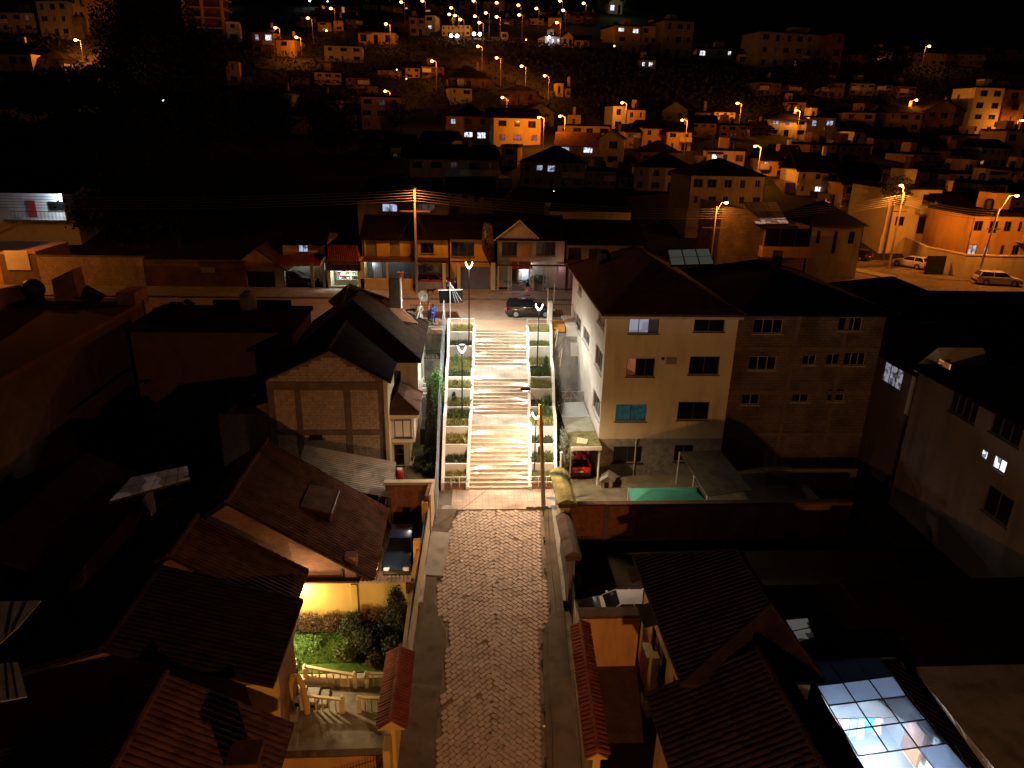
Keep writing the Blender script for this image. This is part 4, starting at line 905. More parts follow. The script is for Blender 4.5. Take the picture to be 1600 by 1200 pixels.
for (E0, dx) in ((Lp, -1.7), (Rp, .75)):
    fl_ = MB()
    for a, b in zip(E0[:-1], E0[1:]): fl_.slab([a + Vector((0, 0, -.05)), b + Vector((0, 0, -.05)), b + Vector((dx, 0, .0)), a + Vector((dx, 0, .0))], .06)
    mk('flashing', fl_, M_ROOF, at)
zf = -7.4; x0, x1, y0, y1 = 13.5, 17.5, 17.0, 22.2
mk('floor', MB().box(x0, x1, y0, y1, zf - .1, zf), mat('white_floor', (.75, .78, .82), .7, .05, 1, .05), at)
wv = MB(); wv.ext([(x0, y0, zf), (x0, y1, zf), (x0, y1, -4.25), (x0, y0, -5.6)], (-.2, 0, 0)); wv.ext([(x1 + .2, y0, zf), (x1 + .2, y1, zf), (x1 + .2, y1, -4.25), (x1 + .2, y0, -5.6)], (-.2, 0, 0)); wv.box(x0, x1, y1, y1 + .2, zf, -4.2); wv.box(x0, x1, y0 - .2, y0, zf, -5.5); mk('inner_wall', wv, M_WHITE, at)
mk('rack', MB().tube([(13.6, 18.5, -6.4), (15.2, 18.9, -6.3), (16.6, 18.4, -6.4)], .03, 5).tube([(15.2, 18.9, -6.3), (15.0, 18.0, -6.5)], .03, 5).tube([(15.6, 18.9, -6.3), (16.4, 17.9, -6.5)], .03, 5), M_STEEL, at)
mk('inner_curtain', MB().box(16.95, 17.05, 19.2, 20.2, -6.6, -4.95), mat('brown_cloth', (.30, .16, .10), .9), at)
point('laundry_lamp', (14.6, 18.1, -5.6), 1100, (.72, .85, 1), .2, at); point('laundry_lamp', (16.6, 19.9, -5.4), 60, (.72, .85, 1), .2, at)
tb = thing('tube_lamp', 'white tube lamp inside the laundry yard, near its bright lower corner', 'lamp', (14.4, 17.6, -5.7)); mk('tube', MB().tube([(13.9, 17.6, -5.7), (14.9, 17.6, -5.7)], .04, 8), E_WHITE, tb)
lc_ = [(-1, (.65, .04, .06), 'red shirt'), (0, (.55, .05, .09), 'crimson towel'), (1, (.85, .35, .40), 'pink shirt'), (2, (.80, .82, .85), 'white shirt'), (3, (.35, .55, .60), 'grey blue trousers'), (4, (.45, .68, .70), 'pale teal shirt'), (5, (.15, .65, .60), 'turquoise cap'), (6, (.8, .5, .5), 'rose cloth')]
ln = thing('clothes_line', 'clothes line strung across the lit laundry yard', 'clothes line', (13.6, 20.4, -5.1)); mk('line', MB().tube([(13.1, 20.2, -5.05), (15.5, 20.2, -5.2), (17.9, 20.3, -5.0)], .012, 4), M_CABLE, ln)
for k, (i, col, nm) in enumerate(lc_):
    x = 13.35 + k * .33; t = thing('garment', f'{nm} hanging in the lit laundry yard', 'clothes', (x, 20.2, -5.2), group='clothes on the laundry line')
    b = MB(); hh = .55 + .2 * (k % 3); b.ext([(x, 20.2, -5.12), (x + .26, 20.2, -5.14), (x + .36, 20.15, -5.35), (x + .27, 20.2, -5.35), (x + .30, 20.1, -5.12 - hh), (x - .02, 20.05, -5.12 - hh), (x + .0, 20.2, -5.35), (x - .08, 20.15, -5.35)], (0, .05, 0))
    mk('cloth', b, mat('cloth_' + nm.replace(' ', '_'), col, .9, .15, 6, .2, 20), t)
hT = thing('house', 'black flat roof around the lit laundry yard in the bottom right corner', 'house', (20, 24, -8))
rf = MB(); z_ = -4.3
rf.slab([(17.72, 14, -5.25), (30, 14, -5.25), (30, 27.5, z_ + .2), (17.72, 27.5, z_ + .2)], .3); rf.box(12.9, 17.95, 22.75, 27.5, z_ - .3, z_ - .02)
mk('roof', rf, M_ROOF, hT); mk('wall', MB().box(18.2, 29.8, 14.2, 27.3, -9, z_ - .25), M_GREY, hT)
s2 = thing('skylight', 'small skylight glowing yellow and white behind the ribbed hip roof', 'skylight', (13.5, 25.5, -4))
q = [P(1188, 975, z=-3.9), P(1225, 968, z=-3.9), P(1262, 965, z=-3.9), P(1203, 1007, z=-4.1), P(1237, 1009, z=-4.1), P(1274, 996, z=-4.1)]
mk('pane', MB().slab([q[3], q[4], q[1], q[0]], .02), emis('skylight_warm', (.8, .50, .22), .16, 1, 1.2), s2); mk('pane', MB().slab([q[4], q[5], q[2], q[1]], .02), emis('skylight_cool', (.7, .66, .6), .10, 1, 1.2), s2)
mk('frame', MB().tube([q[0], q[1], q[2], q[5], q[4], q[3], q[0]], .05, 5).tube([q[1], q[4]], .04, 5).tube([q[0].lerp(q[3], .5), q[1].lerp(q[4], .5), q[2].lerp(q[5], .5)], .03, 5), M_DARK, s2)

# ---- the cream apartment building right of the stairs
X0, X1, YF, YR, ZG, ZE = 9.12, 18.05, 44.95, 61.2, -7.6, 4.55
ap = thing('apartment_building', 'four-storey cream apartment building with dark hip roof beside the stairway', 'building', ((X0 + X1) / 2, YF, ZG))
fw = [((983, 1030, 493, 521), 'lit'), ((1085, 1133, 490, 518), 'd'), ((979, 1023, 560, 588), 'warm'), ((1041, 1057, 558, 569), 'pan'), ((1077, 1124, 557, 585), 'd'), ((962, 1010, 632, 658), 'teal'), ((1059, 1108, 628, 656), 'd'), ((958, 1003, 697, 722), 'base'), ((1053, 1083, 695, 720), 'd')]
hol = []
for (a, b, c, d), k in fw:
    p = P((a + b) / 2, (c + d) / 2, y=YF); l = P(a, (c + d) / 2, y=YF).x; r = P(b, (c + d) / 2, y=YF).x; t = P((a + b) / 2, c, y=YF).z; bb = P((a + b) / 2, d, y=YF).z
    hol.append((l - X0, r - X0, bb - ZG, t - ZG, k))
zst = P(1030, 686, y=YF).z - ZG
up_h = [(a, b, c - zst, d - zst) for a, b, c, d, k in hol if c > zst]; lo_h = [(a, b, c, d) for a, b, c, d, k in hol if c < zst]
w_ = MB(); facade(w_, (X0, YF, ZG + zst), (1, 0, 0), X1 - X0, ZE - ZG - zst, (0, -1, 0), up_h, .22); mk('wall', w_, M_CREAM, ap)
w_ = MB(); facade(w_, (X0 + .0, YF - .06, ZG), (1, 0, 0), X1 - X0, zst, (0, -1, 0), lo_h, .25); w_.box(X0, X1, YF - .06, YF, ZG + zst - .001, ZG + zst + .04); mk('stone_base', w_, M_ROUGH, ap)
E_TEAL = emis('window_teal_glow', (.03, .22, .30), .13, 1, 9); E_ROOM = emis('window_room_white', (.62, .68, .95), .32, 1, 1.3); E_CURT = emis('window_curtain_glow', (.75, .26, .12), .22, 1, 2.2)
for (a, b, c, d, k) in hol:
    if k == 'pan': mk('vent_panel', MB().box(X0 + a, X0 + b, YF - .03, YF + .3, ZG + c, ZG + d), M_GREY, ap); continue
    pm = {'lit': [E_ROOM, E_ROOM, mat('grey_curtain_glass', (.10, .10, .12), .3)], 'warm': [E_CURT, M_GLASS, M_GLASS], 'teal': [E_TEAL] * 2, 'd': [M_GLASS] * 2, 'base': [M_GLASS] * 2}[k]
    window(ap, (X0, YF - (.06 if c < zst else 0), ZG), (1, 0, 0), (0, -1, 0), (a, b, c, d), pm, M_FRAME, len(pm), near=True, rev=.14, label={'lit': 'window lit bluish white', 'warm': 'window with orange curtain glow', 'teal': 'window with patterned teal curtain'}.get(k))
# side toward the stairs
sw = [(903, 909, 440, 463), (934, 945, 483, 513), (899, 908, 490, 520), (911, 921, 511, 541), (930, 941, 540, 582), (926, 938, 612, 652)]
sh = []
for a, b, c, d in sw:
    pa, pb = P(a, (c + d) / 2 - 4, x=X0), P(b, (c + d) / 2 + 4, x=X0); t = P((a + b) / 2, c + 3, x=X0).z; bo = P((a + b) / 2, d - 3, x=X0).z
    sh.append((YR - pa.y, YR - pb.y, bo - ZG, t - ZG))
w_ = MB(); facade(w_, (X0, YR, ZG), (0, -1, 0), YR - YF, ZE - ZG, (-1, 0, 0), sh, .2); w_.box(X1 - .01, X1, YF + .02, YR, ZG, ZE); w_.box(X0 + .02, X1 - .02, YR - .02, YR, ZG, ZE)
w_.box(X0 + .35, X1 - .05, YF + .4, YR - .1, ZG, ZE - .02); mk('side_wall', w_, M_WHITE, ap)
for h in sh: window(ap, (X0, YR, ZG), (0, -1, 0), (-1, 0, 0), h, M_GLASS, M_FRAMEW, 3, near=True, rev=.12)
bx = P(905, 515, x=X0); mk('balcony', MB().bbox(X0 - .95, X0 - .003, 57.0, 60.6, -1.1, .25).box(X0 - .6, X0 - .003, 56.2, 57.0, -2.2, -1.1), M_WHITE, ap)
rfa = hip_roof(ap, X0 - .45, X1 + .3, YF - .45, YR + .6, ZE, 7.1, M_TILED, rx=(13.4, 13.4), ry=(50.5, 56.5))
mk('eave_board', MB().box(X0 - .35, X1 + .2, YF - .35, YR + .5, ZE - .36, ZE - .17), M_CREAM2, ap)
sk = thing('skylight', 'grey six-pane skylight near the ridge of the cream apartment building', 'skylight', (15.5, 56, 7)); q = [P(1048, 414, z=6.6), P(1116, 412, z=6.6), P(1108, 388, z=7.2), P(1043, 390, z=7.2)]
mk('frame', MB().slab([p - UP * .03 for p in q], .12), M_DARK, sk)
def bl4(q, u, v): return q[0].lerp(q[1], u).lerp(q[3].lerp(q[2], u), v)
for i in range(3):
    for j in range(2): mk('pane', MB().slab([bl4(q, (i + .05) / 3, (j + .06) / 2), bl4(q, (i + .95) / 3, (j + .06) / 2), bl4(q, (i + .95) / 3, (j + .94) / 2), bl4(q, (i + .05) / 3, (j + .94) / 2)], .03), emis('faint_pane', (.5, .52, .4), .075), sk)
wt = thing('water_tank', 'black water tank on the dark roof corner of the cream apartment building', 'water tank', P(943, 412, z=5.6)); p = P(943, 412, z=5.6); mk('tank', MB().tube([p - UP * .6, p + UP * .9, p + UP * 1.1, p + UP * 1.2], [.55, .55, .35, .2], 14), M_DARK, wt); mk('base', MB().bbox(p.x - .6, p.x + .6, p.y - .6, p.y + .6, p.z - 1.2, p.z - .6), M_CONCD, wt)
mk('downpipe', MB().tube([(11.8, YF - .12, ZG), (11.8, YF - .12, ZG + zst), (11.9, YF - .1, ZG + zst + .1)], .05, 6), M_CREAM2, ap); mk('small_vent', MB().tube([(13.15, YF - .03, 1.35), (13.15, YF + .02, 1.35)], .13, 8), M_DARK, ap)
# the unplastered block building beside it
bk = thing('block_building', 'unplastered grey block building with dark windows, right of the cream apartments', 'building', (23.5, 46, ZG))
wins = [(1177, 1223, 499, 521, 3), (1310, 1347, 496, 517, 3), (1170, 1213, 557, 578, 3), (1254, 1275, 555, 570, 2), (1291, 1312, 553, 570, 2), (1319, 1352, 551, 571, 3), (1159, 1187, 612, 632, 2), (1238, 1264, 611, 628, 2), (1293, 1320, 608, 627, 2)]
bx0, bx1, by = 18.15, 29.0, 46.1; hh = []
for a, b, c, d, n in wins:
    my = (c + d) / 2; hh.append((P(a, my, y=by).x - bx0, P(b, my, y=by).x - bx0, P((a + b) / 2, d, y=by).z - ZG, P((a + b) / 2, c, y=by).z - ZG, n))
w_ = MB(); facade(w_, (bx0, by, ZG), (1, 0, 0), bx1 - bx0, 4.3 - ZG, (0, -1, 0), [h[:4] for h in hh], .2); w_.box(bx0, bx1, by + .4, 60, ZG, 4.28); mk('wall', w_, M_BLOCKF, bk)
for h in hh: window(bk, (bx0, by, ZG), (1, 0, 0), (0, -1, 0), h[:4], M_GLASS, M_FRAMEW, h[4], near=True, rev=.12, fw=.04)
for x in (22.6, 26.1): mk('column', MB().box(x, x + .3, by - .05, by, ZG, 4.2), M_BEAM, bk)
for z in (1.6, -1.7, -5.0): mk('beam', MB().box(bx0, bx1, by - .06, by - .0, z, z + .28), M_BEAM, bk)
hip_roof(bk, bx0 + .1, bx1 + .7, by - .5, 60.6, 4.35, 6.2, M_ROOF, rx=(23.5, 23.5), ry=(52, 56))
mk('stack', MB().bbox(24.6, 25.2, 55.5, 56.1, 5.0, 7.0), M_BRICK, bk)
# yard in front
sheet('yard_floor', [(6.35, 37.85, -7.55), (24, 37.85, -7.55), (24, 46.2, -7.5), (6.6, 46.2, -7.5)], .3, mat('mossy_concrete', (.24, .22, .13), .9, .3, .7, .2, 20, tint=(.30, .28, .20), stain=.3))
sheet('concrete_ramp', [(6.95, 46.2, -7.45), (9.1, 46.2, -7.45), (9.1, 53.5, -7.2), (7.0, 53.5, -7.2)], .3, M_CONCD)
rwl = thing('retaining_wall', 'stained concrete retaining wall in the gap between stairway and cream building', 'wall', (8, 54, -7)); mk('wall', MB().add([(6.95, 53.3, -7.6), (9.1, 53.3, -7.6), (9.1, 57.2, -.25), (6.95, 57.2, -.25), (6.95, 57.6, -.25), (9.1, 57.6, -.25), (6.95, 57.6, -7.6), (9.1, 57.6, -7.6)], [(0, 1, 2, 3), (3, 2, 5, 4), (0, 3, 4, 6), (1, 7, 5, 2)]), M_CONC, rwl)
rwl2 = thing('orange_ledge', 'small orange painted ledge by the street at the top right of the stairway', 'ledge', (7.9, 58, 0)); mk('ledge', MB().box(6.96, 8.05, 56.9, 59.2, -.2, .2), mat('orange_paint', (.62, .30, .07), .8, .1, 2, .05), rwl2)
cp = thing('carport', 'pale sheet carport roof over the red car, against the white building side', 'carport', (8, 47, -4.6))
for i, (ya, yb, m) in enumerate(((43.4, 46.0, M_SHEETG), (46.0, 48.6, mat('grey_sheet', (.34, .34, .27), .7, .2, 1.5, .1, 10, stain=.3)), (48.6, 51.5, mat('pale_blue_sheet', (.62, .68, .70), .5, .08, 2, .05)))):
    mk('roof_sheet', MB().slab([(6.95, ya, -4.6 + i * .03), (9.05, ya, -4.5 + i * .03), (9.05, yb + .1, -4.5 + i * .03), (6.95, yb + .1, -4.6 + i * .03)], .05), m, cp)
mk('edge_beam', MB().box(6.95, 9.05, 43.3, 43.4, -4.75, -4.5), M_WHITE, cp); mk('post', MB().tube([(8.95, 43.5, -7.5), (8.95, 43.5, -4.7)], .07, 8), M_WHITE, cp); mk('post', MB().tube([(6.98, 43.5, -7.5), (6.98, 43.5, -4.7)], .05, 8), M_STEEL, cp)
mk('cardboard', MB().slab([(7.4, 44.0, -4.50), (8.1, 43.8, -4.47), (8.3, 44.5, -4.45), (7.6, 44.9, -4.47)], .03), M_CREAM, cp)
lat = MB()
for i in range(5): lat.tube([(7.0 + i * .5, 51.7, -4.6), (7.1 + i * .5, 51.9, -3.7)], .03, 5)
lat.tube([(6.9, 51.7, -4.2), (9.1, 51.8, -4.2)], .03, 5).tube([(6.9, 51.9, -3.7), (9.1, 51.9, -3.7)], .03, 5).tube([(7.0, 51.7, -4.6), (7.9, 51.9, -3.4), (8.8, 51.7, -4.6)], .04, 5); mk('timber_lattice', lat, M_CREAM2, cp)
shrub('creeper_tree', 'thin leafy tree growing between the stairway and the carport', 'tree', (6.75, 44.6, -5.3), (.55, 1.1, 1.4), mat('leaf_silvery', (.16, .18, .11), .7, .4, 5, 0, tint=(.26, .28, .17)), 3800, .07, 70, 21, trunk=.06)
shrub('creeper', 'dark creeper on the outer side of the stairway wall', 'creeper', (6.85, 51.2, -4.2), (.3, 2.4, 1.6), M_LEAFD, 4500, .07, 70, 22)
dh = thing('dog_house', 'small wooden dog house with pitched roof in the concrete yard', 'dog house', (9.55, 43.1, -7.55)); xk, yk_ = 9.5, 43.0
mk('walls', MB().ext([(xk - .4, yk_, -7.55), (xk + .4, yk_, -7.55), (xk + .4, yk_, -6.95), (xk, yk_, -6.65), (xk - .4, yk_, -6.95)], (.3, .9, 0)), M_CREAM2, dh); mk('roof', MB().slab([(xk - .55, yk_ - .1, -6.95), (xk, yk_ - .1, -6.58), (xk + .33, yk_ + 1, -6.58), (xk - .2, yk_ + 1, -6.95)], .04).slab([(xk, yk_ - .1, -6.58), (xk + .55, yk_ - .1, -6.95), (xk + .9, yk_ + 1, -6.95), (xk + .33, yk_ + 1, -6.58)], .04), M_SHEET, dh); mk('doorway', MB().box(xk - .15, xk + .15, yk_ - .02, yk_ + .01, -7.5, -7.05), M_DARK, dh)
tp = thing('canopy', 'green fabric canopy with white edge poles in the concrete yard', 'canopy', (12, 39, -6.3)); a, b, c, d = P(982, 763, z=-6.1), P(1090, 761, z=-6.1), P(1108, 786, z=-6.1), P(986, 787, z=-6.1); mid = P(1010, 764, z=-5.9)
tpm = MB(); mA = P(1016, 764, z=-5.75); mB_ = P(1088, 768, z=-5.75); tpm.add([a, d, mA, c, b, mB_], [(0, 1, 2), (1, 3, 5, 2), (3, 4, 5), (4, 0, 2, 5)]); mk('cloth', tpm, M_TARP, tp)
for p in (a, b, c, d): mk('pole', MB().tube([(p.x, p.y, -7.5), (p.x, p.y, p.z + .03)], .03, 6), M_WSTEEL, tp)
aw = thing('awning', 'dark grey sheet awning on white posts beside the stone base of the cream building', 'awning', (15, 43, -6)); q = [P(1062, 706, z=-5.0), P(1125, 703, z=-5.0), P(1175, 765, z=-5.5), P(1105, 775, z=-5.5)]
mk('sheet', MB().slab([q[3], q[2], q[1], q[0]], .06), M_CONCD, aw)
for p in (q[0], q[3], P(1085, 742, z=-5.3)): mk('post', MB().tube([(p.x, p.y, -7.5), (p.x, p.y, p.z)], .05, 6), M_WSTEEL, aw)
# white pier, wires and dark fence at the top right of the stairs
pr_ = thing('gate_pier', 'white pier with two bent wires at the top right corner of the stairway', 'gate pier', (6.85, 58.2, 0)); mk('pier', MB().bbox(6.62, 7.0, 57.6, 58.4, -1, 2.1), M_WHITE, pr_)
mk('rod', MB().tube([(6.6, 58, 2.1), (6.58, 58, 3.3)], .03, 5).tube([(7.1, 58, 2.1), (7.15, 58.1, 3.6)], .03, 5), M_CREAM, pr_); mk('rod', MB().tube([(6.95, 55.5, -.3), (7.25, 55.6, .4), (7.05, 55.0, -1.0)], .03, 5).tube([(7.0, 52.5, -1), (7.3, 52.6, -.3), (7.05, 51.8, -1.6)], .03, 5), M_CREAM, pr_)
def bars(label, a, b, h, n, zz=0.0, m=None, name='iron_fence'):
    a, b = Vector(a), Vector(b); t = thing(name, label, 'fence', a); 
    for hh in (.12, h - .1): mk('rail', MB().tube([a + UP * hh, b + UP * hh], .025, 5), m or M_DARK, t)
    for i in range(n): p = a.lerp(b, i / (n - 1)); mk('bar', MB().tube([p, p + UP * h], .016, 5, False), m or M_DARK, t)
    return t
bars('dark iron fence between the white pier and the cream building', (7.1, 59.5, .1), (9.0, 59.5, .1), 1.5, 14)
bars('dark iron fence on the mossy retaining wall, in front of the two people', (-4.9, 57.3, .1), (-2.2, 57.3, .1), 1.9, 22)
# ------------------------------------------------------------------ left: block gable house and its garden
LG = thing('house', 'large house with raw block gable wall, black roofs and white side toward the stairway', 'house', (-9, 43.5, -7.5))
gy = 43.5
w_ = MB(); w_.ext([(-13.1, gy, -8), (-5.55, gy, -8), (-5.55, gy, .3), (-8.9, gy, 2.25), (-13.1, gy, .45)], (0, 4.5, 0)); w_.ext([(-16.6, gy + .3, -8), (-13.1, gy + .3, -8), (-13.1, gy + .3, -1.4), (-16.6, gy + .3, -2.2)], (0, 4, 0)); mk('block_wall', w_, M_BEAM, LG)
cols_x = [(-13.1, -12.7), (-11.35, -11.0), (-8.2, -7.8), (-5.95, -5.55)]; beams = [(-3.55, -3.25), (-.25, .15)]
mb_ = MB()
for a, b in cols_x: mb_.box(a, b, gy - .045, gy, -7.6, -.25 if a < -13 else .1)
for a, b in beams: mb_.box(-13.1, -5.55, gy - .055, gy - .0, a, b)
mk('raw_frame', mb_, M_BEAM, LG)
def sk_f(x, z):
    if any(a - .16 < x < b + .16 for a, b in cols_x) or any(a - .04 < z < b + .06 for a, b in beams): return True
    if z > .2: 
        lim = 2.2 - (x + 8.9) * .58 if x > -8.9 else 2.2 + (x + 8.9) * .43
        return z > lim - .25
    return (abs(x + 10.2) < .45 and -3.9 < z < -3.6)
xb_ = [(-12.7, -11.35), (-11.0, -8.2), (-7.8, -5.95)]
for a, b in xb_:
    for z0, z1 in ((-7.4, -3.6), (-3.2, -.3)): blocks(LG, a + .02, b - .01, z0, z1, gy, limit=60, seed=int(a * 7), skip=lambda x, z: abs(x + 10.2) < .5 and -3.95 < z < -3.6)
blocks(LG, -12.9, -5.7, .2, 2.2, gy, limit=40, seed=4, skip=lambda x, z: z > (2.2 - (x + 8.9) * .58 if x > -8.9 else 2.2 + (x + 8.9) * .43) - .22)
blocks(LG, -16.5, -13.1, -7.4, -2.2, gy + .3, limit=0, seed=5)
mk('vent_hole', MB().box(-10.65, -9.75, gy - .03, gy, -3.95, -3.6), M_DARK, LG)
mk('corner_strip', MB().box(-5.6, -5.35, gy - .12, gy + 4, -8, .3), M_CREAM, LG)
gable_roof(LG, -13.5, -8.9, -5.1, gy + .1, 49.5, .25, 2.45, .25, M_TILEK, oh=.35)
# main block with hip roof toward the stairs
w_ = MB(); xs0, xs1, ya_, yb_ = -12.5, -3.68, 47.9, 57.2
hw = [(5.9, 7.6, 4.9, 6.9)]; facade(w_, (-12.5, ya_, -7.5), (1, 0, 0), 8.82, 7.75, (0, -1, 0), hw); mk('front_wall', w_, M_CREAM2, LG)
window(LG, (-12.5, ya_, -7.5), (1, 0, 0), (0, -1, 0), hw[0], M_GLASS, M_FRAME, 2, near=True)
w_ = MB(); shl = [(1.2, 2.6, 4.6, 6.3), (4.6, 6.0, 4.6, 6.3), (1.4, 2.6, 1.2, 3.0), (5.0, 6.2, 1.2, 3.0)]; facade(w_, (xs1, yb_, -7.5), (0, -1, 0), yb_ - ya_, 7.75, (1, 0, 0), shl); w_.box(xs0, xs1 - .3, ya_ + .3, yb_, -7.5, .24); mk('side_wall', w_, M_WHITE, LG)
for h in shl: window(LG, (xs1, yb_, -7.5), (0, -1, 0), (1, 0, 0), h, M_GLASS, M_FRAMEW, 2)
hip_roof(LG, -13, -3.4, 47.3, 57.4, .35, 3.6, M_TILEK, rx=(-8.6, -8.6), ry=(51.5, 55.3))
# higher ridge piece, the street's orange lamplight put into its colour
hp = MB(); A = P(545, 443, y=57.5); B = P(513, 470, y=57.2); Cc = P(532, 487, y=54.5); D_ = P(652, 505, y=53.5); E_ = P(612, 468, y=56.0)
hp.slab([A, E_, D_, Cc], .12); hp.slab([B, A, Cc], .1); mk('upper_roof', hp, mat('orange_lit_roof', (.22, .10, .05), .5, .4, 1.2, .2, 8), LG)
mk('upper_roof_edge', MB().tube([Cc, A, E_, D_], .045, 5), M_CREAM2, LG)
lp_ = P(640, 500, y=55.0); mk('chimney', MB().bbox(-6.35, -5.5, 55.0, 56.0, .3, 4.55).box(-6.25, -5.6, 55.1, 55.9, 4.55, 4.6), M_CONCD, LG)
mk('chimney_edge', MB().box(-5.5, -5.42, 55.0, 56.0, .3, 4.5), M_WHITE, LG)
# bay with small red hip roof, facing the stairs
w_ = MB(); w_.box(-5.35, -3.75, 44.4, 47.4, -4.6, -2.3); mk('bay', w_, M_WHITE, LG)
window(LG, (-5.3, 44.4, -4.6), (1, 0, 0), (0, -1, 0), (.2, 1.35, .4, 1.7), M_GLASS, M_FRAME, 2, rev=.02)
rb_ = hip_roof(LG, -5.6, -3.35, 43.9, 47.7, -2.2, -1.3, M_TILED, rx=(-4.9, -4.9), ry=(45.2, 47.5)); mk('fascia', MB().box(-5.55, -3.4, 43.95, 44.03, -2.62, -2.33).box(-3.48, -3.4, 44.03, 47.7, -2.62, -2.33), M_CREAM, LG)
w_ = MB(); dh_ = [(.35, .95, .1, 2.4)]; facade(w_, (-5.55, 44.9, -7.5), (1, 0, 0), 1.35, 2.9, (0, -1, 0), [(.3, 1.0, .9, 2.5)]); w_.box(-5.5, -4.2, 45.2, 48, -7.5, -4.6); mk('lower_wall', w_, M_CREAM, LG)
window(LG, (-5.55, 44.9, -7.5), (1, 0, 0), (0, -1, 0), (.3, 1.0, .9, 2.5), M_GLASS, M_FRAME, 1, 2)
dl = MB(); 
for i in range(7): dl.box(-3.42, -3.34, 44.1 + i * .5, 44.25 + i * .5, -2.32, -2.2)
mk('eave_brackets', dl, M_CREAM, LG, kind='stuff')
# black flat roof masses behind and left of it
hK = thing('house', 'long black flat-roofed house between the silver car and the block gable house', 'house', (-17, 52, -3)); w_ = MB().box(-24.5, -13.0, 50.5, 57.0, -7.5, 1.5); mk('wall', w_, mat('darkened_brickwork', (.10, .055, .035)), hK)  # brick colour darkened for a wall that lies in the dark
mk('roof', MB().bbox(-24.8, -12.8, 50.2, 57.2, 1.5, 1.8), M_ROOF, hK); mk('parapet', MB().bbox(-20.6, -14.5, 56.6, 57.1, 1.8, 2.3), M_ROOF, hK)
t = thing('water_tank', 'round black water tank on the long flat roof by the upper street', 'water tank', (-17.6, 56, 1.8)); mk('tank', MB().tube([(-17.6, 56, 1.8), (-17.6, 56, 2.9), (-17.6, 56, 3.2)], [.65, .65, .3], 14), M_CONCD, t); mk('lid', MB().tube([(-17.6, 56, 3.2), (-17.6, 56, 3.28)], .25, 10), M_DARK, t)
# garden beside the stairs
sheet('garden_ground', [(-6.0, 41.3, -7.05), (-2.2, 41.3, -7.05), (-2.2, 47, -6.6), (-4.2, 47, -6.6)], .4, mat('garden_soil', (.15, .13, .085), 1, .35, 1.2, .5, 8, stain=.3))
def low(label, x0, x1, y0, y1, z0, z1, m, name='retaining_wall', cat='wall'):
    t = thing(name, label, cat, ((x0 + x1) / 2, y0, z0)); mk('wall', MB().bbox(x0, x1, y0, y1, z0, z1, .03), m, t); mk('coping', MB().bbox(x0 - .03, x1 + .03, y0 - .04, y1 + .04, z1 + .002, z1 + .07, .02), M_CONC, t); return t
low('low concrete wall in front of the garden with red thing and boxes', -5.3, -2.4, 42.2, 42.5, -7.6, -6.55, M_CONC)
sheet('side_passage', [(-5.5, 38.7, -7.25), (-2.3, 38.7, -7.25), (-2.2, 42.2, -7.25), (-5.5, 42.2, -7.25)], .2, M_CONCD)
low('mossy stained retaining wall under the iron fence left of the stairs', -4.6, -2.15, 57.0, 57.35, -3.2, .05, mat('mossy_wall', (.52, .50, .42), .95, .45, 1.6, .3, 10, stain=.6))
low('middle garden retaining wall below the mossy one', -4.1, -2.2, 54.4, 54.7, -5.5, -2.0, mat('mossy_wall', (.36, .35, .28)))
low('lower garden retaining wall behind the cypress', -4.1, -2.2, 51.0, 51.3, -7, -3.9, M_CONC)
low('lowest garden wall step behind the cypress', -4.1, -2.2, 48.3, 48.6, -7, -5.4, M_CONCD)
for (a, b, z) in ((54.7, 57, -2.2), (51.3, 54.4, -4.0), (48.6, 51, -5.5), (47, 48.3, -6.6)): sheet('garden_terrace', [(-4.1, a, z), (-2.15, a, z), (-2.15, b, z), (-4.1, b, z)], .3, mat('garden_soil', (.15, .13, .085)))
gs_ = thing('garden_stairs', 'white plastered garden steps beside the black roof corner', 'stairs', (-3.7, 52, -3.6))
for i in range(6): mk('step', MB().bbox(-4.1, -3.2 - i * .12, 51.4 + i * .35, 51.75 + i * .35, -4, -3.7 + i * .28, .02), M_WHITE, gs_)
bars('thin iron railing on the middle garden wall', (-4.0, 54.4, -1.95), (-2.3, 54.4, -1.95), .9, 12)
shrub('cypress', 'tall dark cypress in the narrow garden between house and stairway', 'tree', (-2.78, 46.4, -4.2), (.55, .55, 2.6), M_LEAFD, 9000, .06, 150, 31, trunk=.09, cone=True, spread=.22)
shrub('tree', 'bright light-green leafy tree beside the mesh fence of the stairway', 'tree', (-2.5, 48.8, -2.8), (.62, .7, 1.8), mat('leaf_lit_green', (.10, .26, .05), .6, .4, 5, 0, tint=(.16, .36, .09)), 6500, .07, 90, 32, trunk=.06)
shrub('shrub', 'dark leafy shrub below the bright green tree', 'shrub', (-2.6, 45.2, -6.1), (.45, .5, .7), M_LEAFD, 3500, .07, 50, 33)
shrub('shrub', 'small round green bush at the fence near the stair foot', 'shrub', (-2.75, 43.9, -6.5), (.4, .4, .5), M_LEAF, 2200, .07, 30, 34)
shrub('shrub', 'broad low shrub at the foot of the cypress', 'shrub', (-3.3, 44.6, -6.7), (.7, .5, .35), M_LEAFD, 3000, .06, 40, 35)
t = thing('plastic_drum', 'red plastic drum standing by the garden path', 'drum', (-4.75, 43.4, -7.0)); mk('body', MB().tube([(-4.75, 43.4, -7), (-4.75, 43.4, -6.3), (-4.75, 43.4, -6.15)], [.26, .28, .2], 12), mat('red_plastic', (.55, .04, .04), .5, .1), t); mk('lid', MB().tube([(-4.75, 43.4, -6.15), (-4.75, 43.4, -6.08)], .2, 10), M_WSTEEL, t)
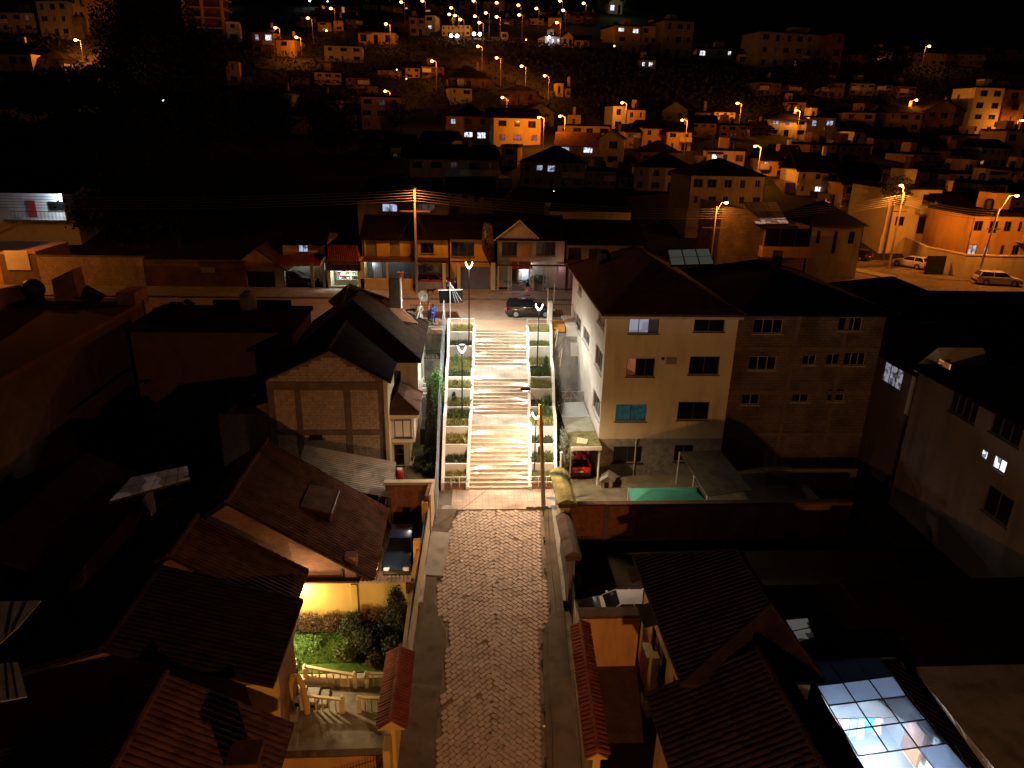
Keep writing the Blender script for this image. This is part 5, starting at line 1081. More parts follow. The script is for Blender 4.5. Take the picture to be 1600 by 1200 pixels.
t = thing('garden_chair', 'white metal garden chair lying by the white house wall', 'chair', (-4.2, 45.0, -6.9)); mk('frame', MB().tube([(-4.5, 44.6, -6.9), (-4.2, 45.5, -6.2), (-3.9, 45.5, -6.2), (-4.1, 44.6, -6.9)], .03, 6).tube([(-4.4, 44.9, -6.6), (-4.1, 44.9, -6.6)], .03, 5), M_WSTEEL, t); mk('seat', MB().slab([(-4.4, 44.8, -6.55), (-4.1, 44.8, -6.55), (-3.9, 45.3, -6.45), (-4.3, 45.3, -6.45)], .03), M_WSTEEL, t)
t = thing('concrete_tub', 'pale concrete laundry tub behind the low garden wall', 'tub', (-4.4, 41.6, -7.2)); mk('tub', MB().bbox(-4.75, -4.05, 41.3, 41.9, -7.25, -6.45), M_CONC, t); mk('basin', MB().bbox(-4.65, -4.15, 41.4, 41.8, -6.45, -6.4), M_WHITE, t)
t = thing('gas_bottle', 'yellow gas bottle in the corner by the block gable wall', 'gas bottle', (-5.6, 42.6, -7.2)); mk('bottle', MB().tube([(-5.6, 42.6, -7.2), (-5.6, 42.6, -6.5), (-5.6, 42.6, -6.35)], [.2, .2, .1], 12), M_YEL, t); mk('valve', MB().tube([(-5.6, 42.6, -6.35), (-5.6, 42.6, -6.22)], .05, 8), M_DARK, t)
# dish, masts, board
t = thing('satellite_dish', 'pale satellite dish on a slanting arm at the black roof corner', 'satellite dish', (-4.35, 58.3, 1)); c = P(661, 463, y=58.5)
dm_ = MB(); n = Vector((.5, -.75, .45)).normalized(); a = n.cross(UP).normalized(); b = a.cross(n)
vs = [c + n * -.12]; fs = []
for r_, d_ in ((.25, -.08), (.46, .02)):
    for k in range(16): w = 2 * PI * k / 16; vs.append(c + a * math.cos(w) * r_ + b * math.sin(w) * r_ + n * d_)
fs = [(0, 1 + k, 1 + (k + 1) % 16) for k in range(16)] + [(1 + k, 17 + k, 17 + (k + 1) % 16, 1 + (k + 1) % 16) for k in range(16)]
dm_.add(vs, fs); mk('reflector', dm_, M_CONCD, t, smooth=True); p2 = P(648, 495, y=57.5); mk('arm', MB().tube([c - n * .1, P(655, 478, y=58), p2], .04, 6), M_CREAM2, t); mk('feed', MB().tube([c - n * .1, c + n * .45], .02, 5), M_DARK, t)
t = thing('mast', 'short white slanting mast at the right edge of the black roof', 'mast', P(650, 505, y=56.8)); mk('mast', MB().tube([P(649, 506, y=56.8), P(657, 478, y=56.8)], .07, 7), M_WSTEEL, t)
bq = thing('notice_board', 'blank dark rectangular board with white top edge on a thin mast by the upper street', 'board', (-1.95, 58.6, 0)); yb2 = 58.6
tl_, tr_, br_, bl__ = P(685, 454, y=yb2), P(723, 453, y=yb2), P(723, 473, y=yb2), P(687, 474, y=yb2)
mk('board', MB().ext([bl__, br_, tr_, tl_], (0, .06, 0)), mat('board_black', (.006, .006, .007), .95, .2, 2, 0, spec=0), bq); mk('top_edge', MB().ext([tl_, tr_, tr_ + UP * .04, tl_ + UP * .04], (0, .08, 0)), M_WSTEEL, bq)
tp_ = P(703, 441, y=58.2); mk('mast', MB().tube([(tp_.x, 58.3, .0), tp_], [.06, .03], 7), M_STEEL, bq)
for e in ((718, 476), (724, 474), (712, 474)): mk('guy_wire', MB().tube([tp_, P(e[0], e[1], y=57.6)], .009, 4), M_STEEL, bq)

# ------------------------------------------------------------------ left: brick building and lot
LB = thing('brick_building', 'unfinished brick building with reddish flat roof at the left edge', 'building', (-28, 47, -5))
mk('roof_deck', MB().box(-60, -26.6, 34, 58.9, 1.6, 1.9), mat('reddish_screed', (.13, .06, .04), .95, .35, .25, .2, 8), LB); mk('wall', MB().box(-60, -26.9, 34.2, 58.7, -8, 1.6), mat('darkened_brickwork', (.10, .055, .035), .95, .3, 2, .3, 8), LB)  # wall brick darkened by colour, as it stands unlit
w_ = MB(); w_.add([(-35.6, 34, 1.9), (-35.6, 58.9, 1.9), (-35.6, 58.9, 3.1), (-35.6, 34, 5.5), (-36, 34, 1.9), (-36, 58.9, 1.9), (-36, 58.9, 3.1), (-36, 34, 5.5)], [(0, 1, 2, 3), (7, 6, 5, 4), (3, 2, 6, 7), (0, 3, 7, 4), (1, 5, 6, 2)]); mk('upper_wall', w_, M_BRICK, LB)
mk('parapet', MB().bbox(-28, -26.6, 56.5, 58.9, 1.9, 2.9), M_BRICK, LB)
p = P(107, 460, y=57.5); mk('stair_tower', MB().ext([(p.x - .9, 57, 1.5), (p.x + 1.1, 57, 1.5), (p.x + .9, 57, p.z + 2.1), (p.x - .8, 57, p.z + 1.3)], (0, 1.4, 0)), M_BRICK, LB)
p = P(138, 458, y=57.5); mk('tilted_lid', MB().slab([(p.x - .9, 57, p.z - .2), (p.x + .9, 57, p.z - .5), (p.x + .9, 58.3, p.z - .3), (p.x - .4, 58.3, p.z + .5)], .15), M_DARK, LB)
p = P(52, 452, y=57.5); t = thing('water_tank', 'round black water tank on the brick building at the left edge', 'water tank', p); mk('tank', MB().ball(p, .85, 12, 8), M_DARK, t); mk('stand', MB().bbox(p.x - .5, p.x + .5, p.y - .5, p.y + .5, p.z - 1.4, p.z - .7), M_DARK, t)
for px in (231, 350): q = P(px, 505, y=57.6); t = thing('fence_post', 'dark steel post ' + ('behind the rear' if px < 300 else 'ahead of the front') + ' of the silver car', 'post', (q.x, 57.6, 0)); mk('post', MB().tube([(q.x, 57.6, -1), (q.x - .1, 57.6, 2.1)], .06, 6), M_DARK, t)
# wall across the upper street at left
ow2 = thing('block_wall', 'long block wall lit orange across the upper street at the left', 'wall', (-37, 71.8, .1)); q0, q1 = P(50, 455, z=.1), P(215, 455, z=.1)
mk('wall', MB().box(-46, -32.2, 71.6, 71.85, 0, 3.1), M_BEAM, ow2); blocks(ow2, -42.4, -32.3, .15, 3.0, 71.6, .42, .2, limit=200, seed=8)
ow3 = thing('brick_wall', 'dark weathered brick wall right of the orange lit block wall', 'wall', (-27, 71.8, .1)); mk('wall', MB().box(-32.15, -22.4, 71.6, 71.85, 0, 2.7), M_BRICK, ow3); mk('coping', MB().bbox(-32.15, -22.4, 71.5, 71.95, 2.7, 2.78), M_CONCD, ow3)
q = P(324, 422, y=71.5); t = thing('wall_plate', 'small pale plate fixed on the dark brick wall', 'plate', q); mk('plate', MB().box(q.x - .65, q.x + .65, 71.45, 71.58, q.z - .25, q.z + .25), mat('pale_plate', (.35, .33, .30)), t)
hW = thing('house', 'small house with curved sheet awning and pale poster at the left edge', 'house', (-46, 73, 0)); mk('wall', MB().box(-56, -42.6, 71.9, 78, 0, 3.4), M_ORNG, hW)
pr2 = [(0, 3.6), (1.6, 3.8), (3.2, 4.4), (4.4, 5.2)]; am = MB(); qa = P(2, 400, y=72)
for (a, za), (b, zb_) in zip(pr2[:-1], pr2[1:]): am.slab([(-50.0 + a, 70.8, za), (-50.0 + b, 70.8, zb_ + .0), (-50.0 + b, 76, zb_ + .6), (-50.0 + a, 76, za + .6)], .06)
mk('awning', am, M_CREAM2, hW); q = P(29, 407, y=71.7); mk('poster', MB().box(q.x - 1.1, q.x + 1.1, 71.5, 71.6, q.z - .9, q.z + 1.0), M_WHITE, hW)
# lit porch house further left
hP = thing('house', 'dark house with a bright bluish lit balcony among the trees at the left', 'house', (-53, 92, 0)); b0, b1 = P(18, 343, y=92), P(118, 343, y=92); zt_ = P(60, 302, y=92).z; zb_ = b0.z
mk('wall', MB().box(b0.x - 6, b1.x - 1.0, 94.3, 101, Tf(-50, 95) - 2, zt_ + .4), M_WHITE, hP); mk('roof', MB().slab([(b0.x - 7, 91.2, zt_ + .3), (b1.x + .8, 91.2, zt_ + .3), (b1.x, 102, zt_ + 3), (b0.x - 7, 102, zt_ + 3)], .25), M_ROOF, hP)
mk('floor_slab', MB().box(b0.x - 1, b1.x, 92, 94.3, zb_ - .3, zb_), M_CONC, hP); mk('side_wall', MB().box(b1.x - 1.2, b1.x - 1.0, 92.1, 94.3, zb_, zt_ + .2), M_WHITE, hP)
mk('door', MB().box(b0.x + 6.7, b0.x + 7.7, 94.2, 94.29, zb_, zb_ + 2.1), M_WOOD, hP); mk('door', MB().box(b0.x + 1.0, b0.x + 1.9, 94.2, 94.29, zb_, zb_ + 2.1), mat('red_door', (.45, .05, .05)), hP); mk('window', MB().box(b0.x + 3.5, b0.x + 5.3, 94.2, 94.29, zb_ + .9, zb_ + 2.0), M_GLASS, hP)
rl = MB().tube([(b0.x, 92.1, zb_ + 1), (b1.x - 1, 92.1, zb_ + 1)], .04, 5)
for i in range(16): rl.tube([(b0.x + i * (b1.x - 1 - b0.x) / 15, 92.1, zb_), (b0.x + i * (b1.x - 1 - b0.x) / 15, 92.1, zb_ + 1)], .02, 4)
mk('balcony_rail', rl, M_DARK, hP); q = (b0.x + 5.7, 93.3, zt_ - .1)
t = thing('ceiling_lamp', 'glaring white lamp under the porch roof at the left', 'lamp', q); mk('bulb', MB().ball(q, .16), E_WHITE, t); mk('socket', MB().tube([q, (q[0], q[1], q[2] + .25)], .05, 6), M_DARK, t); point('ceiling_lamp_light', (q[0], q[1], q[2] - .2), 800, COOL, .15, t)

# ------------------------------------------------------------------ row of houses across the upper street
FY = 73.2
def zat(px, py, y=FY): return P(px, py, y=y).z
def xat(px, py=420, y=FY): return P(px, py, y=y).x
def row_house(label, pl, pr, eave, wm, wins, roof='side', depth=9, rh=1.9, y=FY, roofm=None, name='house'):
    x0, x1 = xat(pl, y=y), xat(pr, y=y); h = P((pl + pr) / 2, eave, y=y).z
    t = thing(name, label, 'house', ((x0 + x1) / 2, y, 0), group='houses in the row across the upper street')
    hs = [(P(a, (c + d) / 2, y=y).x - x0, P(b, (c + d) / 2, y=y).x - x0, P(a, d, y=y).z, P(a, c, y=y).z) for a, b, c, d, *_ in wins]
    w_ = MB(); facade(w_, (x0, y, 0), (1, 0, 0), x1 - x0, h, (0, -1, 0), hs); w_.box(x0, x1, y + .35, y + depth, 0, h - .02); w_.box(x0, x0 + .1, y, y + .35, 0, h); w_.box(x1 - .1, x1, y, y + .35, 0, h); mk('wall', w_, wm, t)
    for q, hh in zip(wins, hs): window(t, (x0, y, 0), (1, 0, 0), (0, -1, 0), hh, q[5] if len(q) > 5 else M_GLASS, q[6] if len(q) > 6 else M_FRAME, q[4], near=True, fw=.06)
    rm = roofm or M_ROOF
    if roof == 'side':
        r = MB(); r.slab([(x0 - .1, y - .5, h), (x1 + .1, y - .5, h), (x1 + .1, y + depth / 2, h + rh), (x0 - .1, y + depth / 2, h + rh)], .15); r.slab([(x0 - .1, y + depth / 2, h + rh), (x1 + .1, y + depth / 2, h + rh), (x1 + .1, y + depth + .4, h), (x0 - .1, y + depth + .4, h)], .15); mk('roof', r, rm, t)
    elif roof == 'flat': mk('roof', MB().bbox(x0 - .15, x1 + .15, y - .3, y + depth + .2, h, h + .22), rm, t)
    return t, x0, x1, h
# gable garage
tg, x0, x1, h = row_house('single-storey garage with pale gable front and dark door across the upper street', 362, 443, 420, M_CREAM2, [(373, 430, 424, 456, 3)], roof=None, depth=7, y=72.0)
xm = (x0 + x1) / 2; mk('gable', MB().ext([(x0 - .2, 71.9, h), (x1 + .2, 71.9, h), (xm, 71.9, h + 2.0)], (0, .25, 0)), M_ORNG, tg)
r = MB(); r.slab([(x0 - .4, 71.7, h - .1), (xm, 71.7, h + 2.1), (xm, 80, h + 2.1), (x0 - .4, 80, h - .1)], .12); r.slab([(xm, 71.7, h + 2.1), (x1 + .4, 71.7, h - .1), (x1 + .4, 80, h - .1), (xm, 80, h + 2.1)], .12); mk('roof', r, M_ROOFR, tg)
# red tile fronted house with attic window
tr, x0, x1, h = row_house('house with red tiled front roof, lit attic window and dark porch', 443, 512, 380, M_ORNG, [(466, 481, 381, 394, 2, E_WIN['blue'])], depth=8, y=75)
v, f = tiled_slope((x0 - 3.6, 71.4, zat(430, 419, 71.4)), (x1, 71.4, zat(500, 417, 71.4)), (x1, 75, zat(500, 398, 75)), (x0 - 3.4, 75, zat(430, 400, 75)), 34, 6, .09, .03); mk('roof_tiles', (v, f), M_TILE, tr, kind='stuff')
for px in (487, 505): mk('column', MB().bbox(xat(px, y=71.5) - .15, xat(px, y=71.5) + .15, 71.4, 71.7, 0, 2.6), M_GREY, tr)
pwl = MB().box(xat(443, y=74.8), xat(485, y=74.8), 74.8, 74.95, 0, 2.4); mk('porch_wall', pwl, M_CREAM2, tr); q = (xat(472, y=73.5), 73.5, 2.4); point('porch_light', q, 22, COOL, .1, tr)
tag(mk('parked_car_dark', MB().box(0, .01, 0, .01, 0, .01), M_DARK), None, None) if False else None
# shop
ts, x0, x1, h = row_house('small shop with tiled awning, its bright counter full of goods', 513, 566, 388, M_ORNG, [], roof='flat', depth=6, y=74.2)
v, f = tiled_slope((xat(513, y=71.2), 71.2, zat(535, 415, 71.2)), (xat(563, y=71.2), 71.2, zat(535, 415, 71.2)), (xat(560, y=74.1), 74.1, zat(535, 384, 74.1)), (xat(513, y=74.1), 74.1, zat(535, 384, 74.1)), 15, 6, .12, .04); mk('awning_tiles', (v, f), M_TILE, ts, kind='stuff')
sx0, sx1, sz0, sz1 = xat(516, y=71.4), xat(559, y=71.4), zat(535, 447, 71.4), zat(535, 423, 71.4)
mk('counter', MB().box(sx0, sx1, 71.3, 71.7, 0, sz0), M_GREY, ts); mk('lintel', MB().box(sx0 - .3, sx1 + .3, 71.3, 71.5, sz1, 2.9), M_WOOD, ts)
mk('side_pier', MB().box(sx0 - .3, sx0, 71.3, 74, 0, sz1), M_CREAM2, ts); mk('side_pier', MB().box(sx1, sx1 + .6, 71.3, 74, 0, 2.9), M_YEL, ts)
mk('back_wall', MB().box(sx0, sx1, 73.3, 73.4, 0, 2.9), mat('shop_wall', (.7, .75, .68), .7, .1), ts); mk('ceiling', MB().box(sx0, sx1, 71.5, 73.4, 2.6, 2.7), M_WHITE, ts)
point('shop_lamp', ((sx0 + sx1) / 2, 72.0, 2.35), 260, (.88, 1, .93), .2, ts)
t = thing('shop_shelf', 'white shelf rack packed with small goods inside the lit shop', 'shelf', ((sx0 + sx1) / 2, 73, 0))
for z in (.7, 1.1, 1.5, 1.9): mk('shelf', MB().box(sx0 + .2, sx1 - .2, 72.85, 73.25, z, z + .03), M_WHITE, t)
cn_ = ['red', 'off-white', 'teal', 'mustard', 'blue', 'pink', 'black', 'ivory']; cnt_ = {}
rg = random.Random(9); gc = [(.8, .1, .1), (.85, .85, .85), (.1, .5, .45), (.75, .7, .2), (.2, .25, .6), (.85, .4, .5), (.05, .05, .05), (.9, .9, .8)]
for z in (.73, 1.13, 1.53, 1.93):
    x = sx0 + .25
    while x < sx1 - .45:
        w = rg.uniform(.14, .34); hh = rg.uniform(.18, .34); c = rg.randrange(8)
        wd_ = {.73: 'lowest', 1.13: 'second lowest', 1.53: 'second highest', 1.93: 'top'}[z]; kk = cnt_[(z, c)] = cnt_.get((z, c), 0) + 1; od_ = ['', 'second ', 'third ', 'fourth ', 'fifth '][kk - 1]
        o = thing('grocery_box', f'{od_}{cn_[c]} package from the left on the {wd_} shelf of the lit shop', 'package', (x, 72.85, z), group='packages on the shop shelf'); mk('box', MB().bbox(x, x + w, 72.87, 73.15, z, z + hh, .01), mat(f'package_{c}', gc[c], .6, .1, 3, 0), o); x += w + rg.uniform(.02, .12)
# house with barred porch
tb_, x0, x1, h = row_house('house with striped ochre upper front and a long barred porch across the street', 566, 650, 372, M_GREY, [], depth=8, y=74)
for (a, b) in ((571, 573), (590, 610), (626, 643)): mk('front_panel', MB().box(xat(a, y=73.9), xat(b, y=73.9), 73.85, 73.998, zat(600, 404, 73.9), zat(600, 376, 73.9)), M_YEL, tb_)
mk('porch_roof', MB().box(xat(566, y=71.6), xat(648, y=71.6), 71.3, 74, 2.85, 3.0), M_WOOD, tb_); mk('front_wall', MB().bbox(xat(562, y=71.4), xat(645, y=71.4), 71.3, 71.5, 0, 1.15), M_YEL, tb_)
bt = MB()
for i in range(40): x = xat(566, y=71.4) + i * .185; bt.tube([(x, 71.4, 1.15), (x, 71.4, 2.7)], .018, 4, False)
mk('porch_bars', bt, M_DARK, tb_, kind='stuff'); mk('pillar', MB().box(xat(605, y=71.4) - .1, xat(605, y=71.4) + .1, 71.3, 71.5, 1.15, 2.85), M_YEL, tb_)
for (px, w) in ((580, 40), (620, 30)):
    q = (xat(px, y=72.6), 72.6, 2.7); t = thing('tube_lamp', 'bluish tube lamp under the porch roof, ' + ('above the laundry' if px == 580 else 'near the street pole'), 'lamp', q); mk('tube', MB().tube([(q[0] - .5, q[1], q[2]), (q[0] + .5, q[1], q[2])], .05, 8), emis('tube_blue', (.55, .75, 1), 3), t); mk('holder', MB().box(q[0] - .55, q[0] + .55, q[1] - .05, q[1] + .05, q[2] + .06, q[2] + .12), M_WSTEEL, t); point('tube_light', (q[0], q[1], q[2] - .1), w, COOL, .2, t)
t = thing('garment', 'pale sheet drying on the barred porch under the tube lamp', 'laundry', (xat(587, y=72.8), 72.8, 1.2)); mk('cloth', MB().slab([(xat(582, y=72.8), 72.8, 2.5), (xat(596, y=72.8), 72.8, 2.5), (xat(597, y=72.8), 72.6, 1.0), (xat(584, y=72.8), 72.6, 1.0)], .03), M_WHITE, t)
t = thing('flower_pot', 'clay pot standing on the porch wall beside the street pole', 'pot', (xat(626, y=71.4), 71.35, 1.15)); x = xat(626, y=71.4); mk('pot', MB().tube([(x, 71.35, 1.15), (x, 71.35, 1.75), (x, 71.35, 1.85)], [.22, .33, .36], 12), mat('pot_clay', (.6, .3, .15)), t); mk('foliage', leaves(150, clumps((x, 71.35, 1.95), (.2, .2, .1), 8, .3, 2), .05, seed=2), M_LEAF, t)
# house with the red car behind the gate
tc, x0, x1, h = row_house('ochre house with one big dark window above the gated red car', 650, 702, 372, M_YEL, [(657, 678, 379, 396, 1)], depth=8, y=74)
mk('front_wall', MB().bbox(xat(652, y=71.4), xat(690, y=71.4), 71.3, 71.5, 0, .85), M_CONC, tc)
for px in (694, 717): mk('gate_pier', MB().bbox(xat(px, y=71.4) - .17, xat(px, y=71.4) + .17, 71.2, 71.6, 0, 2.75), M_CREAM, tc)
mk('carport_roof', MB().box(xat(652, y=72), xat(700, y=72), 71.8, 74, 2.75, 2.9), M_ROOFR, tc); 
shrub('shrub', 'dark potted shrub behind the gate above the red car', 'shrub', (xat(664, y=72.2), 72.2, 2.1), (.8, .3, .4), M_LEAFD, 900, .07, 25, 41)
# yellow house with garage
ty, x0, x1, h = row_house('yellow house with wide window over a blue-grey garage door', 702, 772, 371, M_YEL, [(705, 741, 378, 401, 3)], depth=9, y=73.6)
mk('garage_door', MB().box(xat(720, y=71.5), xat(766, y=71.5), 71.45, 71.55, 0, zat(740, 417, 71.5)), mat('bluegrey_door', (.10, .11, .14), .6, .2, 2, .1), ty); mk('gate_pier', MB().bbox(xat(767, y=71.4), xat(774, y=71.4), 71.2, 71.6, 0, 2.9), M_CREAM, ty); mk('lintel', MB().box(xat(702, y=71.5), xat(774, y=71.5), 71.4, 71.6, 2.9, 3.0), M_DARK, ty)
slp = MB().ext([(xat(753, y=73), 71.6, zat(753, 386, 73)), (xat(773, y=73), 71.6, zat(773, 428, 73)), (xat(773, y=73), 71.6, zat(773, 420, 73)), (xat(756, y=73), 71.6, zat(756, 374, 73))], (0, 2, 0)); mk('slanting_roof', slp, M_ROOFR, ty)
stc = thing('stone_chimney', 'slender chimney faced with irregular stones between the yellow and the gabled house', 'chimney', (xat(762, y=73), 73, 3)); b_ = MB(); b_.ext([(xat(752, y=72.9), 72.9, zat(755, 375, 73)), (xat(770, y=72.9), 72.9, zat(765, 420, 73)), (xat(773, y=72.9), 72.9, zat(765, 400, 73)), (xat(768, y=72.9), 72.9, zat(765, 352, 73)), (xat(756, y=72.9), 72.9, zat(765, 348, 73))], (0, .9, 0)); mk('stack', b_, mat('chimney_stone', (.10, .08, .07), .95, .4, 3, .5, 6), stc)
sr = random.Random(5)
for i in range(46):
    u, w = sr.random(), sr.random(); px = 755 + 5 * u + w * 9; py = 352 + w * 50 + u * 8; q = P(px, py, y=72.86); r_ = sr.uniform(.07, .13); inst('stone', MESH.setdefault('st', None) or MESH.__setitem__('st', (lambda m_: m_)(bpy.data.meshes.new('stone'))) or MESH['st'], stc, q, (0, sr.random() * 3, 0), (r_, .06, r_ * .8))
bs_ = MB().ball((0, 0, 0), 1, 8, 5); MESH['st'].from_pydata(bs_.v, [], bs_.f); MESH['st'].materials.append(mat('pale_stone', (.3, .26, .22), .9, .3))
# gabled house with bluish door
tk, x0, x1, h = row_house('pale gabled house with lit bluish doorway and white lattice porch posts', 775, 882, 373, M_CREAM2, [(784, 808, 378, 400, 3), (838, 868, 378, 399, 4)], depth=9, y=73.2, roof='side')
ga, gb_, gc_ = P(775, 376, y=72.9), P(839, 373, y=72.9), P(812, 346, y=72.9); mk('gable', MB().ext([ga, gb_, gc_], (0, .3, 0)), M_CREAM2, tk); mk('gable_edge', MB().tube([ga + Vector((-.2, -.1, 0)), gc_ + UP * .1 - Vector((0, .1, 0)), gb_ + Vector((.2, -.1, 0))], .08, 5), M_CREAM, tk)
r = MB(); r.slab([(ga.x - .2, 72.8, ga.z + .08), (gc_.x, 72.8, gc_.z + .1), (gc_.x, 78, gc_.z + .1), (ga.x - .2, 78, ga.z + .08)], .1); r.slab([(gc_.x, 72.8, gc_.z + .1), (gb_.x + .2, 72.8, gb_.z + .08), (gb_.x + .2, 78, gb_.z + .08), (gc_.x, 78, gc_.z + .1)], .1); mk('gable_roof', r, M_ROOF, tk)
mk('arch_panel', MB().ext([(xat(813), 73.1, zat(820, 402)), (xat(826), 73.1, zat(820, 402)), (xat(826), 73.1, zat(820, 382)), (xat(823), 73.1, zat(820, 379)), (xat(816), 73.1, zat(820, 379)), (xat(813), 73.1, zat(820, 382))], (0, .098, 0)), M_ORNG, tk)
mk('door_canopy', MB().slab([(xat(798, y=72), 72.0, zat(815, 419, 72)), (xat(832, y=72), 72.0, zat(815, 419, 72)), (xat(828, y=73.1), 73.19, zat(815, 409, 73)), (xat(800, y=73.1), 73.19, zat(815, 409, 73))], .12), M_TILE, tk)
mk('door', MB().box(xat(815), xat(826), 73.1, 73.19, .15, 2.4), M_WSTEEL, tk); mk('door_leaf', MB().box(xat(800), xat(807), 73.1, 73.19, .15, 2.2), M_WOOD, tk); mk('side_wall', MB().box(xat(810) - .1, xat(810), 72.2, 73.2, 0, 2.7), M_WHITE, tk)
q = (xat(818), 72.6, 2.45); t = thing('door_lamp', 'white lamp glaring over the bluish doorway', 'lamp', q); mk('bulb', MB().ball(q, .1), E_WHITE, t); mk('base', MB().tube([q, (q[0], q[1], q[2] + .15)], .06, 6), M_DARK, t); point('door_lamp_light', (q[0], q[1], q[2] - .12), 170, COOL, .1, t)
def lattice(px, y=71.3):
    x = xat(px, y=y); m_ = MB().box(x - .2, x - .14, y, y + .06, 0, 2.6).box(x + .14, x + .2, y, y + .06, 0, 2.6)
    for i in range(12): m_.tube([(x - .17, y + .03, .1 + i * .2), (x + .17, y + .03, .28 + i * .2)], .02, 4)
    mk('lattice_post', m_, M_WSTEEL, tk)
for px in (776, 797, 831, 852): lattice(px)
mk('porch_beam', MB().box(xat(774, y=71.4), xat(884, y=71.4), 71.3, 71.45, 2.6, 2.75), M_WOOD, tk)
sw_ = thing('stone_wall', 'low planter wall of pale round stones with plants beside the lattice posts', 'stone wall', (xat(815, y=71.3), 71.3, 0)); mk('core', MB().box(xat(798, y=71.4), xat(830, y=71.4), 71.35, 71.8, 0, .75), M_GREY, sw_); mk('core', MB().box(xat(836, y=71.4), xat(851, y=71.4), 71.35, 71.8, 0, .75), M_GREY, sw_)
for i in range(60):
    px = sr.uniform(799, 829) if i < 42 else sr.uniform(837, 850); r_ = sr.uniform(.07, .13); inst('stone', MESH['st'], sw_, (xat(px, y=71.3), 71.34, sr.uniform(.1, .68)), (0, sr.random() * 3, 0), (r_ * 1.2, .06, r_ * .8))
shrub('shrub', 'clipped green bushes above the stone planter wall', 'shrub', (xat(842, y=71.7), 71.75, 1.15), (.9, .3, .45), M_LEAF, 1800, .07, 35, 44)
shrub('shrub', 'low grassy plants on the stone wall left of the doorway', 'shrub', (xat(810, y=71.7), 71.7, .9), (1.5, .25, .2), M_LEAF, 1400, .06, 35, 45)
# last house of the row
tz, x0, x1, h = row_house('ochre house at the right end of the row with pinkish lit porch', 882, 1004, 380, M_YEL, [(888, 908, 387, 405, 2), (920, 938, 388, 405, 2), (969, 993, 388, 400, 2)], depth=9, y=73.8)
mk('porch_wall', MB().box(xat(872, y=73), xat(900, y=73), 72.8, 73, 0, 2.6), mat('lilac_plaster', (.45, .33, .36), .85, .1), tz); mk('porch_beam', MB().box(xat(866, y=71.5), xat(905, y=71.5), 71.4, 71.6, 2.6, 2.75), M_DARK, tz); mk('gate_pier', MB().bbox(xat(884, y=71.4), xat(888, y=71.4), 71.2, 71.6, 0, 2.6), M_WOOD, tz); point('porch_light', (xat(876, y=72.3), 72.2, 2.3), 12, (1, .7, .75), .1, tz)
# dark roofs and lit windows of the second row, just behind
for (a, b, e, bs2, lab, wn) in ((560, 700, 345, 372, 'black-roofed house behind the barred porch house, two faintly lit windows', [(597, 621, 318, 331, 2, E_WIN['blue']), (648, 680, 318, 330, 3, E_WIN['dim'])]),
                            (860, 985, 328, 345, 'long low building with pale wall strip behind the gabled house', [])):
    y = 88; x0, x1 = P(a, 345, y=y).x, P(b, 345, y=y).x; z1 = P((a + b) / 2, 312 if wn else 328, y=y).z; t = thing('house', lab, 'house', ((x0 + x1) / 2, y, 0)); hs = [(P(p, 325, y=y).x - x0, P(q, 325, y=y).x - x0, P(p, s, y=y).z, P(p, r, y=y).z) for p, q, r, s, *_ in wn]
    w_ = MB(); facade(w_, (x0, y, 0), (1, 0, 0), x1 - x0, z1, (0, -1, 0), hs); w_.box(x0, x1, y + .4, y + 8, -1, z1 - .02); mk('wall', w_, M_GREY if wn else M_CREAM2, t)
    for q, hh in zip(wn, hs): window(t, (x0, y, 0), (1, 0, 0), (0, -1, 0), hh, q[5], M_FRAME, q[4], near=True, fw=.07)
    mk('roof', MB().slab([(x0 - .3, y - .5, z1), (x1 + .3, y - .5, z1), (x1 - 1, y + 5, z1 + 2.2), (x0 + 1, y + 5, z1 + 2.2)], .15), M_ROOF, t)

# ------------------------------------------------------------------ right: houses above the dark yard
def xwall_house(label, xw, ya, yb, zb, zt, m, wins, depth, roof, rh=1.8, oh=.7, group=None):
    """wall facing -x along y from ya (near) to yb (far)"""
    t = thing('house', label, 'house', (xw, (ya + yb) / 2, zb), group=group); hs = []
    for (px0, px1, py0, py1, *r) in wins:
        a, b = P(px0, (py0 + py1) / 2, x=xw), P(px1, (py0 + py1) / 2, x=xw); ym = (a.y + b.y) / 2
        t1 = P((px0 + px1) / 2, py0, x=xw).z; b1 = P((px0 + px1) / 2, py1, x=xw).z; hs.append((yb - max(a.y, b.y), yb - min(a.y, b.y), b1 - zb, t1 - zb))
    w_ = MB(); facade(w_, (xw, yb, zb), (0, -1, 0), yb - ya, zt - zb, (-1, 0, 0), hs); w_.box(xw + .4, xw + depth, ya, yb, zb, zt - .02); w_.box(xw, xw + .4, ya, ya + .1, zb, zt - .01); w_.box(xw, xw + .4, yb - .1, yb, zb, zt - .01); mk('wall', w_, m, t)
    for q, hh in zip(wins, hs): window(t, (xw, yb, zb), (0, -1, 0), (-1, 0, 0), hh, q[5] if len(q) > 5 else M_GLASS, M_FRAME, q[4], near=True, fw=.06, rev=.1)
    if roof == 'hip': hip_roof(t, xw - oh, xw + depth + .3, ya - .4, yb + .4, zt, zt + rh, M_ROOF)
    elif roof == 'lean': mk('roof', MB().slab([(xw - oh, ya - .4, zt), (xw + depth, ya - .4, zt + rh), (xw + depth, yb + .4, zt + rh), (xw - oh, yb + .4, zt)], .2), M_ROOF, t)
    return t
XR = 29.0
M_DIMP = mat('dim_plaster', (.13, .10, .085), .9, .15, .5, .1, 20, stain=.3)
